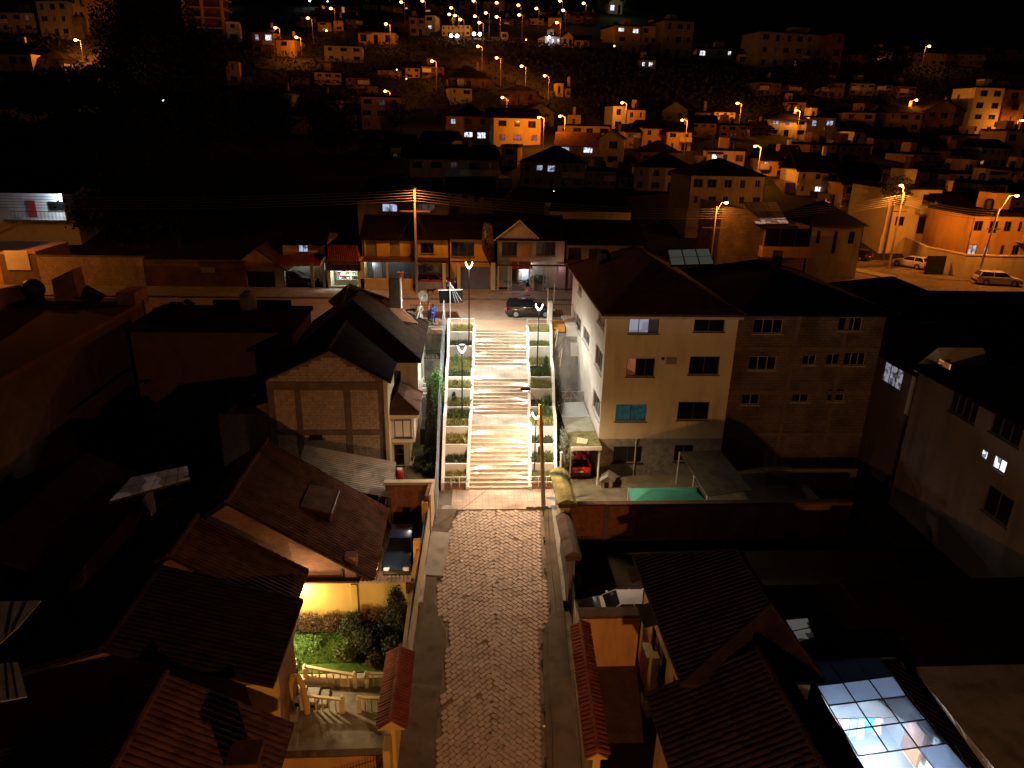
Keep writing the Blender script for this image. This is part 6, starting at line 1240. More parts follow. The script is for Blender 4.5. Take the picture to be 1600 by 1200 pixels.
tR1 = xwall_house('house with rows of dark windows and two small lit bathroom windows at the right edge', XR, 28.0, 41.5, -8, 1.95, M_DIMP, [(1483, 1530, 612, 655, 4), (1546, 1600, 648, 690, 3), (1531, 1543, 702, 718, 1, E_WIN['white']), (1549, 1573, 714, 737, 2, E_WIN['white']), (1535, 1583, 765, 815, 2)], 14, 'hip', 2.2, .35)
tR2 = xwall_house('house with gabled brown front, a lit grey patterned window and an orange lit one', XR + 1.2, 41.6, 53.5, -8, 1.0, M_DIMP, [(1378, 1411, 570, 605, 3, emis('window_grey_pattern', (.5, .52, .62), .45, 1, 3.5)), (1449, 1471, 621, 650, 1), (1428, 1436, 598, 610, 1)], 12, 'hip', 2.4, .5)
gq = MB(); y_a, y_b = P(1497, 560, x=XR + 1.0).y, P(1440, 535, x=XR + 1.0).y; ym = (y_a + y_b) / 2; gq.ext([(XR + .9, y_a, -2), (XR + .9, y_b, -2), (XR + .9, y_b, 1.4), (XR + .9, ym, 3.3), (XR + .9, y_a, 1.4)], (3, 0, 0)); mk('gable', gq, M_CREAM2, tR2)
q = P(1474, 577, x=XR + .88); mk('window', MB().box(XR + .86, XR + .899, q.y - .55, q.y + .55, q.z - .6, q.z + .5), emis('window_lit_peach', (1, .42, .14), .8, 1, 2.0), tR2)
# bits lit in the back yard by that house
t = thing('shed', 'small white shed with sheet roof in the back yard below the patterned window', 'shed', (27, 43, -7.5)); c0 = P(1398, 655, z=-5.5); mk('wall', MB().bbox(c0.x - 1.2, c0.x + 1.4, c0.y, c0.y + 2, -8, -5.6), M_WHITE, t); mk('roof', MB().slab([(c0.x - 1.8, c0.y - .4, -5.5), (c0.x + 1.8, c0.y - .4, -5.5), (c0.x + 1.8, c0.y + 2.2, -5.0), (c0.x - 1.8, c0.y + 2.2, -5.0)], .08), M_SHEET, t); mk('door', MB().box(c0.x, c0.x + .7, c0.y - .03, c0.y, -8, -6.1), M_DARK, t)
q = P(1415, 665, z=-5.3); point('yard_light', (q.x + 1.2, q.y - 1.5, -4.8), 22, COOL, .1, t); mk('lamp', MB().ball((q.x + 1.2, q.y - 1.5, -4.65), .06), E_WHITE, t)
t = thing('striped_cloth', 'red and white striped cloth with painted-in glow in the dark back yard', 'cloth', P(1403, 686, z=-6)); q = P(1403, 688, z=-6.2)
for i, mm in enumerate(('red', 'white', 'red')): mk('glow_stripe', MB().box(q.x - .42 + i * .28, q.x - .14 + i * .28, q.y, q.y + .03, -6.5, -5.8), emis('cloth_' + mm, (.55, .05, .10) if mm == 'red' else (.8, .75, .9), .30), t)  # cloth emits weakly, in place of lamplight falling on it
low('pale low yard wall running beneath the block building', 21, 27.5, 43.3, 43.55, -8, -6.4, M_CONCD)

# ------------------------------------------------------------------ street poles with cross-arms, wires
def power_pole(label, x, y, z0, h, arm=1.9, tilt=0.0, lamp=None, lw=0, group='power poles with cross-arms'):
    t = thing('power_pole', label, 'power pole', (x, y, z0), group=group); top = Vector((x + tilt, y, z0 + h))
    mk('pole', MB().tube([(x, y, z0 - .5), top], [.15, .09], 12), M_POLE, t)
    for dz in (-.3, -.55, -.8, -1.05, -1.3, -2.3): 
        if dz == -2.3: mk('cross_arm', MB().box(top.x - arm / 2, top.x + arm / 2, y - .06, y + .06, top.z + dz - .07, top.z + dz + .05), M_WOOD, t)
        else: mk('insulator', MB().tube([(top.x - .05, y - .22, top.z + dz), (top.x - .05, y - .12, top.z + dz)], .05, 8), M_CREAM2, t)
    if lamp is not None:
        lx, lz = lamp; e = Vector((top.x + lx, y - .6, top.z + lz)); mk('lamp_arm', MB().tube([(top.x, y, top.z - .6), (top.x + lx * .5, y - .3, top.z + lz - .1), e], .035, 6), M_STEEL, t)
        hd = mk('lamp_head', MB().bbox(e.x - .28, e.x + .28, e.y - .12, e.y + .12, e.z - .02, e.z + .1, .03), M_STEEL, t); mk('lens', MB().ball((e.x, e.y, e.z - .05), .17, 10, 6, (1.5, .9, .7)), E_SOD, hd)
        point('lamp_light', (e.x, e.y - .1, e.z - .35), lw, SOD, .15, t)
    return t, top
tA, topA = power_pole('concrete pole with cross-arm and guy cables before the barred porch, upper part lit orange', -5.25, 69.6, 0, 10.4, 2.9)
pB = P(1110, 405, y=77); tB, topB = power_pole('concrete pole with glowing orange lamp behind the cream apartment building', pB.x, 77, 0, P(1110, 322, y=77).z, 2.6, lamp=(.8, .5), lw=1300)
pC = P(1392, 400, y=86); tC, topC = power_pole('concrete pole with orange lamp beside the side street left of the parked van', pC.x, 86, 0, P(1397, 300, y=86).z, 1.6, lamp=(-.9, .9), lw=4200)
pD = P(1527, 430, y=78); tD, topD = power_pole('slanting concrete pole with orange lamp at the right, before the brick house', pD.x, 78, 0, P(1545, 325, y=78).z, 1.6, .6, lamp=(1.2, 1.5), lw=4200)
# lamp of pole A hangs low on the street side, its glow falls on the fronts
e = topA + Vector((.15, -1.0, -.1)); mk('lamp_arm', MB().tube([topA + Vector((0, 0, -.3)), e + UP * .1], .035, 6), M_STEEL, tA); hd = mk('lamp_head', MB().bbox(e.x - .14, e.x + .14, e.y - .35, e.y + .25, e.z, e.z + .14, .03), M_STEEL, tA); mk('lens', MB().ball((e.x, e.y, e.z - .0), .11, 8, 5, (1, 1.8, .4)), E_SODF, hd)
spot('lamp_light', e + Vector((0, 0, -.1)), 2600, SOD, .12, 172, .2, parent=tA)
def cable(label, a, b, sag, n=14, r=.022, grp='overhead cables'):
    a, b = Vector(a), Vector(b); t = MB().tube([a.lerp(b, i / n) - UP * sag * 4 * (i / n) * (1 - i / n) for i in range(n + 1)], r, 4, False); o = mk('overhead_cable', t, M_CABLE); tag(o, label, 'cable', grp); return o
for k, (dz, w_) in enumerate(((-.3, 'topmost'), (-.55, 'second from top'), (-.8, 'middle'), (-1.05, 'second from bottom'), (-1.3, 'lowest'))):
    cable(f'{w_} cable running left from the pole before the barred porch', topA + UP * dz - Vector((0, .2, 0)), (-47, 67.5, 9.5 + dz), .5)
    cable(f'{w_} cable running right from the barred porch pole over the dark roofs', topA + UP * dz - Vector((0, .2, 0)), topB + UP * dz, .5)
    cable(f'{w_} cable from the lamp pole behind the cream building to the side street', topB + UP * dz, topC + UP * dz, .6)
    cable(f'{w_} cable over the side street between its two lamp poles', topC + UP * dz, topD + UP * dz, .4)
for (px, py, w_) in ((700, 428, 'to the gate pier'), (640, 420, 'straight down to the porch'), (687, 425, 'to the red car carport'), (600, 408, 'left to the striped upper front')): cable('service cable slanting ' + w_ + ' from the street pole', topA + UP * -2.3, P(px, py, y=72.5), .15, 6, .02, 'service cables')
for (px, py, w_) in ((1085, 385, 'left'), (1170, 410, 'right')): cable('service cable slanting down ' + w_ + ' from the lamp pole behind the cream building', topB + UP * -2.4, P(px, py, y=82), .15, 6, .02, 'service cables behind the cream building')
# the dark-headed street lamp on its leaning brown pole at the foot of the stairs
b0_ = Vector((4.75, 39.25, ZB)); t0_ = P(844, 632, y=39.6); hd_ = P(823, 609, y=40.3)
lp = thing('street_lamp', 'brown pole with dark lamp head reaching over the stairway, its top wrapped in orange', 'street lamp', b0_)
mk('pole', MB().tube([b0_ - UP * .3, b0_.lerp(t0_, .62)], [.15, .115], 12), M_POLE, lp); mk('orange_wrap', MB().tube([b0_.lerp(t0_, .62), b0_.lerp(t0_, .8), t0_], [.12, .14, .09], 10), mat('orange_wrap', (.62, .22, .03), .7, .3, 3, .3, 10), lp)
mk('arm', MB().tube([t0_, hd_], .03, 6), M_DARK, lp); n_ = (hd_ - t0_); hh_ = mk('lamp_head', MB().bbox(hd_.x - .38, hd_.x + .22, hd_.y - .16, hd_.y + .16, hd_.z, hd_.z + .12, .05), M_DARK, lp); mk('lens', MB().bbox(hd_.x - .25, hd_.x + .1, hd_.y - .1, hd_.y + .1, hd_.z - .04, hd_.z - .005, .01), E_LED, hh_)
spot('lamp_light', (hd_.x - .08, hd_.y - .05, hd_.z - .08), 4600, (1, .62, .36), .12, 172, .75, aim=(-.05, -.12, -1), parent=lp)
mk('meter_box', MB().bbox(4.35, 4.6, 40.2, 40.4, -3.6, -3.0), M_DARK, lp); cable('thin cable sagging over the cobbles from the leaning pole to the left wall', b0_.lerp(t0_, .7), (-2.4, 36.0, -6.3), .6, 10, .014, 'service cable over the cobbles')
# sodium lamps outside the frame that light the lower street and the far left
def street_lamp_big(label, x, y, z0, h, dx, w, col=SOD, ang=168):
    t = thing('street_lamp', label, 'street lamp', (x, y, z0)); mk('pole', MB().tube([(x, y, z0 - .5), (x, y, z0 + h)], [.16, .11], 12), M_POLE, t); e = Vector((x + dx, y + .3, z0 + h + .3)); mk('arm', MB().tube([(x, y, z0 + h - .3), e], .04, 6), M_STEEL, t)
    hd = mk('lamp_head', MB().bbox(e.x - .3, e.x + .3, e.y - .14, e.y + .14, e.z, e.z + .12, .03), M_STEEL, t); mk('lens', MB().bbox(e.x - .2, e.x + .2, e.y - .1, e.y + .1, e.z - .04, e.z - .004, .01), E_SOD, hd); spot('lamp_light', e - UP * .1, w, col, .1, ang, .15, parent=t)
street_lamp_big('sodium street lamp at the lower end of the cobbled street', 5.2, -1.0, zs(-1), 14.6, -1.2, 0)
point('lamp_light', (4.0, -.9, zs(-1) + 14.6), 9000, (1, .40, .13), .18)
street_lamp_big('sodium street lamp at the left end of the upper street', -49, 67.0, 0, 8.5, .8, 3200)
# ------------------------------------------------------------------ vehicles
M_TYRE = mat('tyre_rubber', (.02, .02, .02), .9, .2, 5, 0); M_RIM = mat('wheel_rim', (.55, .55, .56), .35, .1, 5, 0, metal=.8); M_CHROME = mat('chrome', (.6, .6, .6), .2, .1, 5, 0, metal=1)
E_TAIL = mat('tail_lamp_red', (.5, .02, .015), .3, .1, 5, 0)
def paint(name, c, r=.25): return mat(name, c, r, .04, 3, 0, spec=.6, coat=.6)
def car(label, loc, rz, pm, L=4.3, Wd=1.72, H=1.48, kind='hatch', group='parked cars', plate=True):
    """nose toward +x before rotation; z=0 at the road"""
    t = thing('parked_car', label, 'car', loc, rz, group); INV[t.name] = Matrix()
    h = Wd / 2; wb = L * .61; xf, xr_ = L * .5 - L * .19, L * .5 - L * .19 - wb; R = .31 if kind != 'suv' else .34
    hood = .90 if kind != 'suv' else 1.0; belt = .92 if kind != 'suv' else 1.02; b = L / 2
    # lower body: cross-sections from tail to nose
    if kind == 'sedan': st = [(-b, .42, .62, .80), (-b + .06, .22, .90, .93), (-b + .75, .2, .95, .99), (-b + 1.25, .19, 1.0, .99), (0, .18, belt, 1), (b - 1.35, .19, belt - .01, 1), (b - 1.1, .2, hood, .99), (b - .3, .22, hood - .16, .95), (b - .03, .24, .62, .86), (b, .38, .5, .8)]
    else: st = [(-b, .42, .75, .88), (-b + .05, .24, belt, .95), (-b + .5, .2, belt + .01, .99), (0, .18, belt, 1), (b - 1.35, .19, belt - .01, 1), (b - 1.1, .2, hood, .99), (b - .3, .22, hood - .14, .95), (b - .03, .24, .62, .86), (b, .38, .52, .8)]
    V = []; F = []
    for (x, z0, z1, w) in st:
        hw_ = h * w; zm = z0 + (z1 - z0) * .55
        V += [(x, -hw_ * .90, z0), (x, -hw_, z0 + .14), (x, -hw_, zm), (x, -hw_ * .955, z1 - .03), (x, -hw_ * .86, z1 + .012), (x, 0, z1 + .03), (x, hw_ * .86, z1 + .012), (x, hw_ * .955, z1 - .03), (x, hw_, zm), (x, hw_, z0 + .14), (x, hw_ * .90, z0)]
    n = 11
    for i in range(len(st) - 1):
        for k in range(n): F.append((i * n + k, i * n + (k + 1) % n, (i + 1) * n + (k + 1) % n, (i + 1) * n + k))
    F += [tuple(range(n))[::-1], tuple(range((len(st) - 1) * n, len(st) * n))]
    bd = mk('body', (V, F), pm, t, smooth=False, world=False); md = bd.modifiers.new('soft', 'BEVEL'); md.width = .03; md.segments = 2; md.angle_limit = math.radians(25); bd.data.shade_smooth()
    # greenhouse
    if kind == 'sedan': g = [(-b + .95, -b + 1.55), (b - 1.35, b - 2.05)]
    elif kind == 'suv': g = [(-b + .12, -b + .42), (b - 1.25, b - 1.95)]
    else: g = [(-b + .1, -b + .55), (b - 1.3, b - 2.05)]
    (rl, ru), (fl_, fu) = g; yb0, yt = h * .93, h * .72; zb_, zt = belt - .02, H
    gv = [(rl, -yb0, zb_), (fl_, -yb0, zb_), (fl_, yb0, zb_), (rl, yb0, zb_), (ru, -yt, zt - .05), (fu, -yt, zt - .05), (fu, yt, zt - .05), (ru, yt, zt - .05)]
    gl = MB().add(gv, [(0, 1, 5, 4), (1, 2, 6, 5), (2, 3, 7, 6), (3, 0, 4, 7), (4, 5, 6, 7)]); mk('glasshouse', gl, M_GLASS, t, world=False)
    rf_ = MB(); e = .04; rf_.add([(ru - e, -yt - .01, zt - .05), (fu + e, -yt - .01, zt - .05), (fu + e, yt + .01, zt - .05), (ru - e, yt + .01, zt - .05), (ru + .12, -yt * .85, zt), (fu - .15, -yt * .85, zt), (fu - .15, yt * .85, zt), (ru + .12, yt * .85, zt)], [(0, 1, 5, 4), (1, 2, 6, 5), (2, 3, 7, 6), (3, 0, 4, 7), (4, 5, 6, 7)]); mk('roof', rf_, pm, t, world=False, smooth=True)
    pl_ = MB(); xm = (fu + ru) / 2
    for s in (-1, 1):
        for (a, c, w) in (((rl + .02, s * yb0, zb_), (ru, s * yt, zt - .05), .07), ((fl_ - .02, s * yb0, zb_), (fu, s * yt, zt - .05), .045), ((xm, s * (yb0 + .004), zb_), (xm + .02, s * (yt + .004), zt - .05), .04)): mk('pillar', MB().tube([a, c], w, 6), pm, t, world=False)
    wm = bpy.data.meshes.new('tyre'); w1 = MB().tube([(0, -.1, 0), (0, -.085, 0), (0, .085, 0), (0, .1, 0)], [R * .92, R, R, R * .92], 18); wm.from_pydata(w1.v, [], w1.f); wm.materials.append(M_TYRE)
    rm_ = bpy.data.meshes.new('rim'); w2 = MB().tube([(0, -.105, 0), (0, .105, 0)], R * .60, 14)
    for k in range(5): a = 2 * PI * k / 5; w2.tube([(0, -.112, 0), (math.cos(a) * R * .55, -.108, math.sin(a) * R * .55)], .03, 5)
    rm_.from_pydata(w2.v, [], w2.f); rm_.materials.append(M_RIM)
    for x in (xf, xr_):
        for s in (-1, 1):
            w = bpy.data.objects.new('wheel', wm); SC.collection.objects.link(w); w.parent = t; w.location = (x, s * (h - .1), R); r_ = bpy.data.objects.new('rim', rm_); SC.collection.objects.link(r_); r_.parent = w; r_.scale = (1, s * -1 if s > 0 else 1, 1)
            ar_ = MB(); ar_.tube([(x + math.cos(q) * (R + .045), s * (h + .004), R + math.sin(q) * (R + .045)) for q in [PI * k / 10 for k in range(11)]], .022, 5); mk('wheel_arch', ar_, M_DARK, t, world=False)
    for s in (-1, 1):
        mk('headlight', MB().bbox(b - .18, b + .0, s * h * .62 - .17, s * h * .62 + .17, .60, .74, .03), mat('lamp_clear', (.6, .62, .65), .15, .1, 5, 0), t, world=False)
        mk('tail_light', MB().bbox(-b - .015, -b + .14, s * h * .80 - .1, s * h * .80 + .1, .62, .90 if kind != 'sedan' else .82, .03), E_TAIL, t, world=False)
        mk('mirror', MB().bbox(fl_ - .38, fl_ - .24, s * (h + .1) - .09, s * (h + .1) + .09, belt, belt + .13, .03), pm, t, world=False)
        for dx in (.25, -.75): mk('door_handle', MB().box(xm + dx - .02 - .08, xm + dx + .08, s * (h + .012) - .014, s * (h + .012) + .014, belt - .15, belt - .12), M_CHROME, t, world=False)
        mk('door_seam', MB().box(xm - .006, xm + .006, s * (h + .001) - .003, s * (h + .001) + .003, .28, belt - .04), M_DARK, t, world=False)
    mk('bumper', MB().bbox(-b - .05, -b + .1, -h * .9, h * .9, .34, .56, .04), M_DARK if kind != 'sedan' else pm, t, world=False); mk('bumper', MB().bbox(b - .1, b + .05, -h * .86, h * .86, .3, .5, .04), M_DARK if kind != 'sedan' else pm, t, world=False)
    if plate: mk('licence_plate', MB().box(-b - .06, -b - .05, -.2, .2, .6 if kind != 'sedan' else .4, .72 if kind != 'sedan' else .52), M_WSTEEL, t, world=False)
    mk('grille', MB().box(b - .02, b + .012, -.4, .4, .56, .68), M_DARK, t, world=False)
    return t
pk = P(830, 497, z=0)
cS = car('glossy black hatchback parked across the head of the stairway', (5.4, 61.4, .0), 0, paint('black_paint', (.010, .010, .012)), 4.3, 1.75, 1.52, 'suv')
car('small red hatchback with its tail out from under the carport roof', (7.85, 46.1, -7.5), PI / 2, paint('red_paint', (.75, .015, .02)), 3.7, 1.55, 1.40)
car('dark blue car seen from above in the gated brick courtyard', (-3.95, 34.9, -7.58), -PI / 2 - .02, paint('blue_paint', (.02, .035, .08)), 4.0, 1.68, 1.46)
car('pale silver car hidden up to its windows behind the ochre courtyard wall', (7.75, 30.3, -8.33), PI, paint('silver_white_paint', (.62, .62, .64)), 4.0, 1.66, 1.42)
q0, q1 = P(235, 500, z=0), P(320, 500, z=0); car('silver sedan parked in shadow on the upper street at the left', ((q0.x + q1.x) / 2, 60.6, 0), 0, paint('silver_paint', (.5, .5, .5)), 4.5, 1.75, 1.42, 'sedan')
q = P(1422, 418, z=0); car('pale station wagon on the side street below the lamp pole', (q.x, q.y, .03), math.radians(118), paint('cream_paint', (.60, .58, .54)), 4.3, 1.7, 1.5, 'suv')
q = P(1556, 445, z=0); car('pale pickup-shaped car parked at the corner by the brick house on the right', (q.x, q.y, .03), math.radians(-14), paint('cream_paint', (.60, .58, .54)), 4.8, 1.8, 1.55, 'suv')
q = P(672, 440, y=73); car('dark red car half hidden behind the gated front wall of the ochre house', (q.x + .6, 72.95, .02), 0, paint('dark_red_paint', (.22, .012, .012)), 4.2, 1.6, 1.45)
q = P(1335, 405, z=0); car('dark car in the shade at the left kerb of the side street', (q.x, q.y, .03), math.radians(118), paint('black_paint', (.010, .010, .012)), 4.2, 1.7, 1.45)
q = P(463, 446, y=73.0); car('dark car parked in the porch of the red tile fronted house', (q.x + .2, 73.2, .02), 0, paint('black_paint', (.010, .010, .012)), 3.9, 1.6, 1.45)

# ------------------------------------------------------------------ people and dog
M_SKIN = mat('skin', (.42, .24, .15), .6, .06, 5, 0); M_HAIR = mat('hair_black', (.012, .01, .009), .7, .2, 9, .2)
def skinned(name, verts, edges, radii, m, parent, sub=1, root=0):
    me = bpy.data.meshes.new(name); me.from_pydata(verts, edges, []); me.materials.append(m); o = bpy.data.objects.new(name, me); SC.collection.objects.link(o); o.parent = parent
    sk_m = o.modifiers.new('skin', 'SKIN'); 
    if not me.skin_vertices: 
        pass
    for i, r in enumerate(radii): me.skin_vertices[0].data[i].radius = (r, r) if not isinstance(r, tuple) else r
    me.skin_vertices[0].data[root].use_root = True; sk_m.use_smooth_shade = True; s = o.modifiers.new('sub', 'SUBSURF'); s.levels = sub; s.render_levels = sub; return o
def person(label, loc, rz, H, top, bottom, stride=0.0, arms=((.05, 0), (-.05, 0)), skirt=False, extra=None, lean=0.0):
    t = thing('person', label, 'person', loc, rz); k = H / 1.7; INV[t.name] = Matrix()
    # body skeleton, x right, y front (-y faces viewer before rotation)
    v = [(0, 0, .93), (0, lean * .3, 1.1), (0, lean * .7, 1.3), (0, lean, 1.43), (0, lean, 1.50), (0, lean - .01, 1.56), (0, lean - .012, 1.63)]
    e = [(0, 1), (1, 2), (2, 3), (3, 4), (4, 5), (5, 6)]; r = [.125, .115, .135, .075, .052, .088, .078]
    def add(p, par, rad): v.append(p); e.append((par, len(v) - 1)); r.append(rad); return len(v) - 1
    for s, st, (af, ab) in ((1, stride, arms[0]), (-1, -stride, arms[1])):
        a = add((s * .09, 0, .88), 0, .095); b_ = add((s * .10, -st * .5, .48), a, .06); c = add((s * .10, -st * .7 + (.05 if st < 0 else 0), .09), b_, .042); add((s * .10, -st * .7 - .13, .035), c, .035)
        sh_ = add((s * .17, lean, 1.38), 3, .062); el = add((s * .23, lean - af * .6, 1.10), sh_, .042); wr_ = add((s * .20, lean - af - .1, .90 + abs(af) * .7), el, .03); hd = add((s * .19, lean - af - .14, .83 + abs(af) * .75), wr_, .036)
        for f_ in (-1, 0, 1): add((s * .19 + f_ * .018, lean - af - .15, .76 + abs(af) * .75), hd, .010)
        add((s * .15, lean - af - .18, .81 + abs(af) * .75), hd, .011)
    v = [tuple(c * k for c in p) for p in v]; r = [q * k for q in r]
    skinned('body', v, e, r, M_SKIN, t)
    # clothes: slightly larger shells over trunk and limbs
    def sub(ids, grow, m, name, root=0):
        ix = {i: j for j, i in enumerate(ids)}; ee = [(ix[a], ix[b]) for a, b in e if a in ix and b in ix]; return skinned(name, [v[i] for i in ids], ee, [r[i] + grow * k for i in ids], m, t, root=root)
    L0 = 7  # indices: per side 12 vertices
    legs = [0] + [L0 + j for j in (0, 1, 2)] + [L0 + 12 + j for j in (0, 1, 2)]
    sub([0, 1, 2, 3] + [L0 + j for j in (4, 5, 6)] + [L0 + 12 + j for j in (4, 5, 6)], .018, top, 'shirt')
    if skirt: mk('skirt', MB().tube([(0, 0, .98 * k), (0, 0, .8 * k), (0, 0, .5 * k)], [.13 * k, .19 * k, .23 * k], 14), bottom, t, world=False, smooth=True)
    else: sub(legs, .016, bottom, 'trousers')
    hm = MB().ball((0, lean * k + .012, 1.655 * k), .10 * k, 12, 8, (1, 1.1, 1.05)); hm.ball((0, lean * k + .06, 1.58 * k), .085 * k, 10, 6, (1, .8, 1.1)); mk('hair', hm, M_HAIR, t, world=False, smooth=True)
    fc = MB().ball((0, (lean - .10) * k, 1.60 * k), .014 * k, 6, 4); mk('nose', fc, M_SKIN, t, world=False)
    for s in (-1, 1): mk('eye', MB().ball((s * .03 * k, (lean - .088) * k, 1.625 * k), .010 * k, 6, 4), M_HAIR, t, world=False); mk('ear', MB().ball((s * .088 * k, lean * k, 1.60 * k), .02 * k, 6, 4, (.5, 1, 1.5)), M_SKIN, t, world=False); mk('shoe', MB().bbox((s * .10 - .045) * k, (s * .10 + .045) * k, (-(stride * s) * .7 - .2) * k, (-(stride * s) * .7 + .07) * k, 0, .085 * k, .02), M_DARK, t, world=False)
    mk('mouth', MB().box(-.02 * k, .02 * k, (lean - .092) * k, (lean - .085) * k, 1.565 * k, 1.573 * k), mat('lips', (.3, .09, .08), .6), t, world=False)
    return t
q = P(671, 500, z=.12); person('person in an orange top and dark trousers standing behind the iron fence', (q.x, 58.9, .12), math.radians(150), 1.66, mat('orange_top', (.75, .16, .02), .8, .1), mat('dark_trousers', (.04, .045, .06), .9), .04, ((.25, 0), (.1, 0)))
q = P(678, 500, z=.12); person('person all in bright blue beside the one in orange', (q.x - .02, 58.6, .12), math.radians(200), 1.52, mat('blue_top', (.02, .10, .62), .8, .1), mat('blue_top', (.02, .10, .62)), .03, ((.3, 0), (.3, 0)))
q = P(658, 500, z=.12); person('person in white trousers and pink top beside the slanting mast', (q.x, 59.1, .12), math.radians(90), 1.6, mat('pale_pink_top', (.62, .36, .30), .8, .1), mat('white_trousers', (.72, .72, .68), .9, .1), .12, ((.4, 0), (.2, 0)))
q = P(824, 463, z=.13); person('woman in a black top and pink skirt walking on the far pavement', (q.x, 68.6, .13), math.radians(70), 1.62, mat('black_top', (.015, .015, .017), .9), mat('pink_skirt', (.65, .28, .27), .9), .18, ((.15, 0), (-.1, 0)), skirt=True)
q = P(672, 462, z=.1); dg = thing('dog', 'black dog with pale belly walking on the pavement by the gated house', 'dog', (q.x, 68.9, .13)); INV[dg.name] = Matrix()
dv = [(0, 0, .42), (.28, 0, .44), (.42, 0, .52), (.54, 0, .60), (.68, 0, .57), (-.22, 0, .43), (-.38, 0, .5), (-.52, 0, .62)]; de = [(0, 1), (1, 2), (2, 3), (3, 4), (0, 5), (5, 6), (6, 7)]; dr = [.115, .125, .085, .07, .032, .10, .03, .014]
for (bi, x) in ((1, .26), (5, -.24)):
    for s in (-1, 1):
        n0 = len(dv)
        if x > 0: dv += [(x, s * .07, .36), (x + .01, s * .07, .2), (x + .02, s * .07, .03)]
        else: dv += [(x - .02, s * .07, .36), (x + .06, s * .07, .25), (x - .06, s * .07, .15), (x - .03, s * .07, .03)]
        de.append((bi, n0)); de += [(n0 + j, n0 + j + 1) for j in range((2 if x > 0 else 3))]; dr += [.05, .028, .022] if x > 0 else [.06, .035, .022, .02]
skinned('body', dv, de, dr, mat('dog_black', (.02, .018, .016), .9), dg); mk('belly_patch', MB().ball((.05, -.02, .33), .1, 8, 6, (1.6, .9, .5)), mat('dog_pale', (.5, .42, .32), .9), dg, world=False)
for s in (-1, 1): mk('ear', MB().ball((.53, s * .055, .68), .035, 6, 5, (.6, .5, 1.3)), M_HAIR, dg, world=False)
t = thing('motorcycle', 'dark motorcycle leaning behind the slanting mast near the people', 'motorcycle', (-4.9, 59.6, .12)); INV[t.name] = Matrix()
for x in (-.6, .6): mk('wheel', MB().tube([(x, -.05, .3), (x, .05, .3)], .3, 16), M_TYRE, t, world=False)
mk('tank', MB().ball((.1, 0, .8), .2, 10, 6, (1.4, .7, .7)), M_DARK, t, world=False); mk('seat', MB().bbox(-.6, -.05, -.13, .13, .74, .84, .04), M_TYRE, t, world=False); mk('frame', MB().tube([(-.6, 0, .3), (-.1, 0, .45), (.35, 0, .8), (.6, 0, .3)], .04, 6).tube([(.35, 0, .8), (.3, 0, 1.05)], .03, 6), M_DARK, t, world=False); mk('handlebar', MB().tube([(.25, -.35, 1.1), (.3, 0, 1.05), (.25, .35, 1.1)], .02, 6), M_CHROME, t, world=False); mk('engine', MB().bbox(-.15, .25, -.12, .12, .35, .6, .04), M_RIM, t, world=False)

# ------------------------------------------------------------------ far lamps
def march(px, py, h=0.0, t0=60, t1=760):
    d = np.array(((px - 800) / FPX, (py - 600) / FPX, 1.0)); r = np.array((d @ cX, d @ cY, -(d @ cD))); ts = np.arange(t0, t1, .5)
    x, y, z = r[0] * ts, r[1] * ts, CZ + r[2] * ts; g = T(x, y) + h; k = np.argmax(z < g)
    if not (z < g).any(): k = len(ts) - 1
    return Vector((x[k], y[k], z[k]))
LAMPN = 0
def far_lamp(px, py, label, h=8.0, w=420, side=1, y=None):
    e = march(px, py, h) if y is None else P(px, py, y=y); g = Tf(e.x, e.y); dist = e.y; s = max(.16, dist * .0016)
    t = thing('street_lamp', label, 'street lamp', (e.x + side * 1.1, e.y, g), group='sodium street lamps of the town')
    mk('pole', MB().tube([(e.x + side * 1.1, e.y, g - 1), (e.x + side * 1.1, e.y, e.z - .15)], [.11, .07], 7), M_POLE, t); mk('arm', MB().tube([(e.x + side * 1.1, e.y, e.z - .3), (e.x + side * .4, e.y, e.z + .1), (e.x, e.y, e.z + .08)], .05, 5), M_POLE, t)
    hd = mk('lamp_head', MB().bbox(e.x - .3, e.x + .3, e.y - .15, e.y + .15, e.z + .02, e.z + .14, .03), M_STEEL, t); mk('lens', MB().ball((e.x, e.y, e.z - .05), s, 8, 6, (1.25, 1, .9)), E_SODF, hd)
    if w: point('lamp_light', (e.x, e.y - .5, e.z - .5), w, SOD, .25, t)
    return t
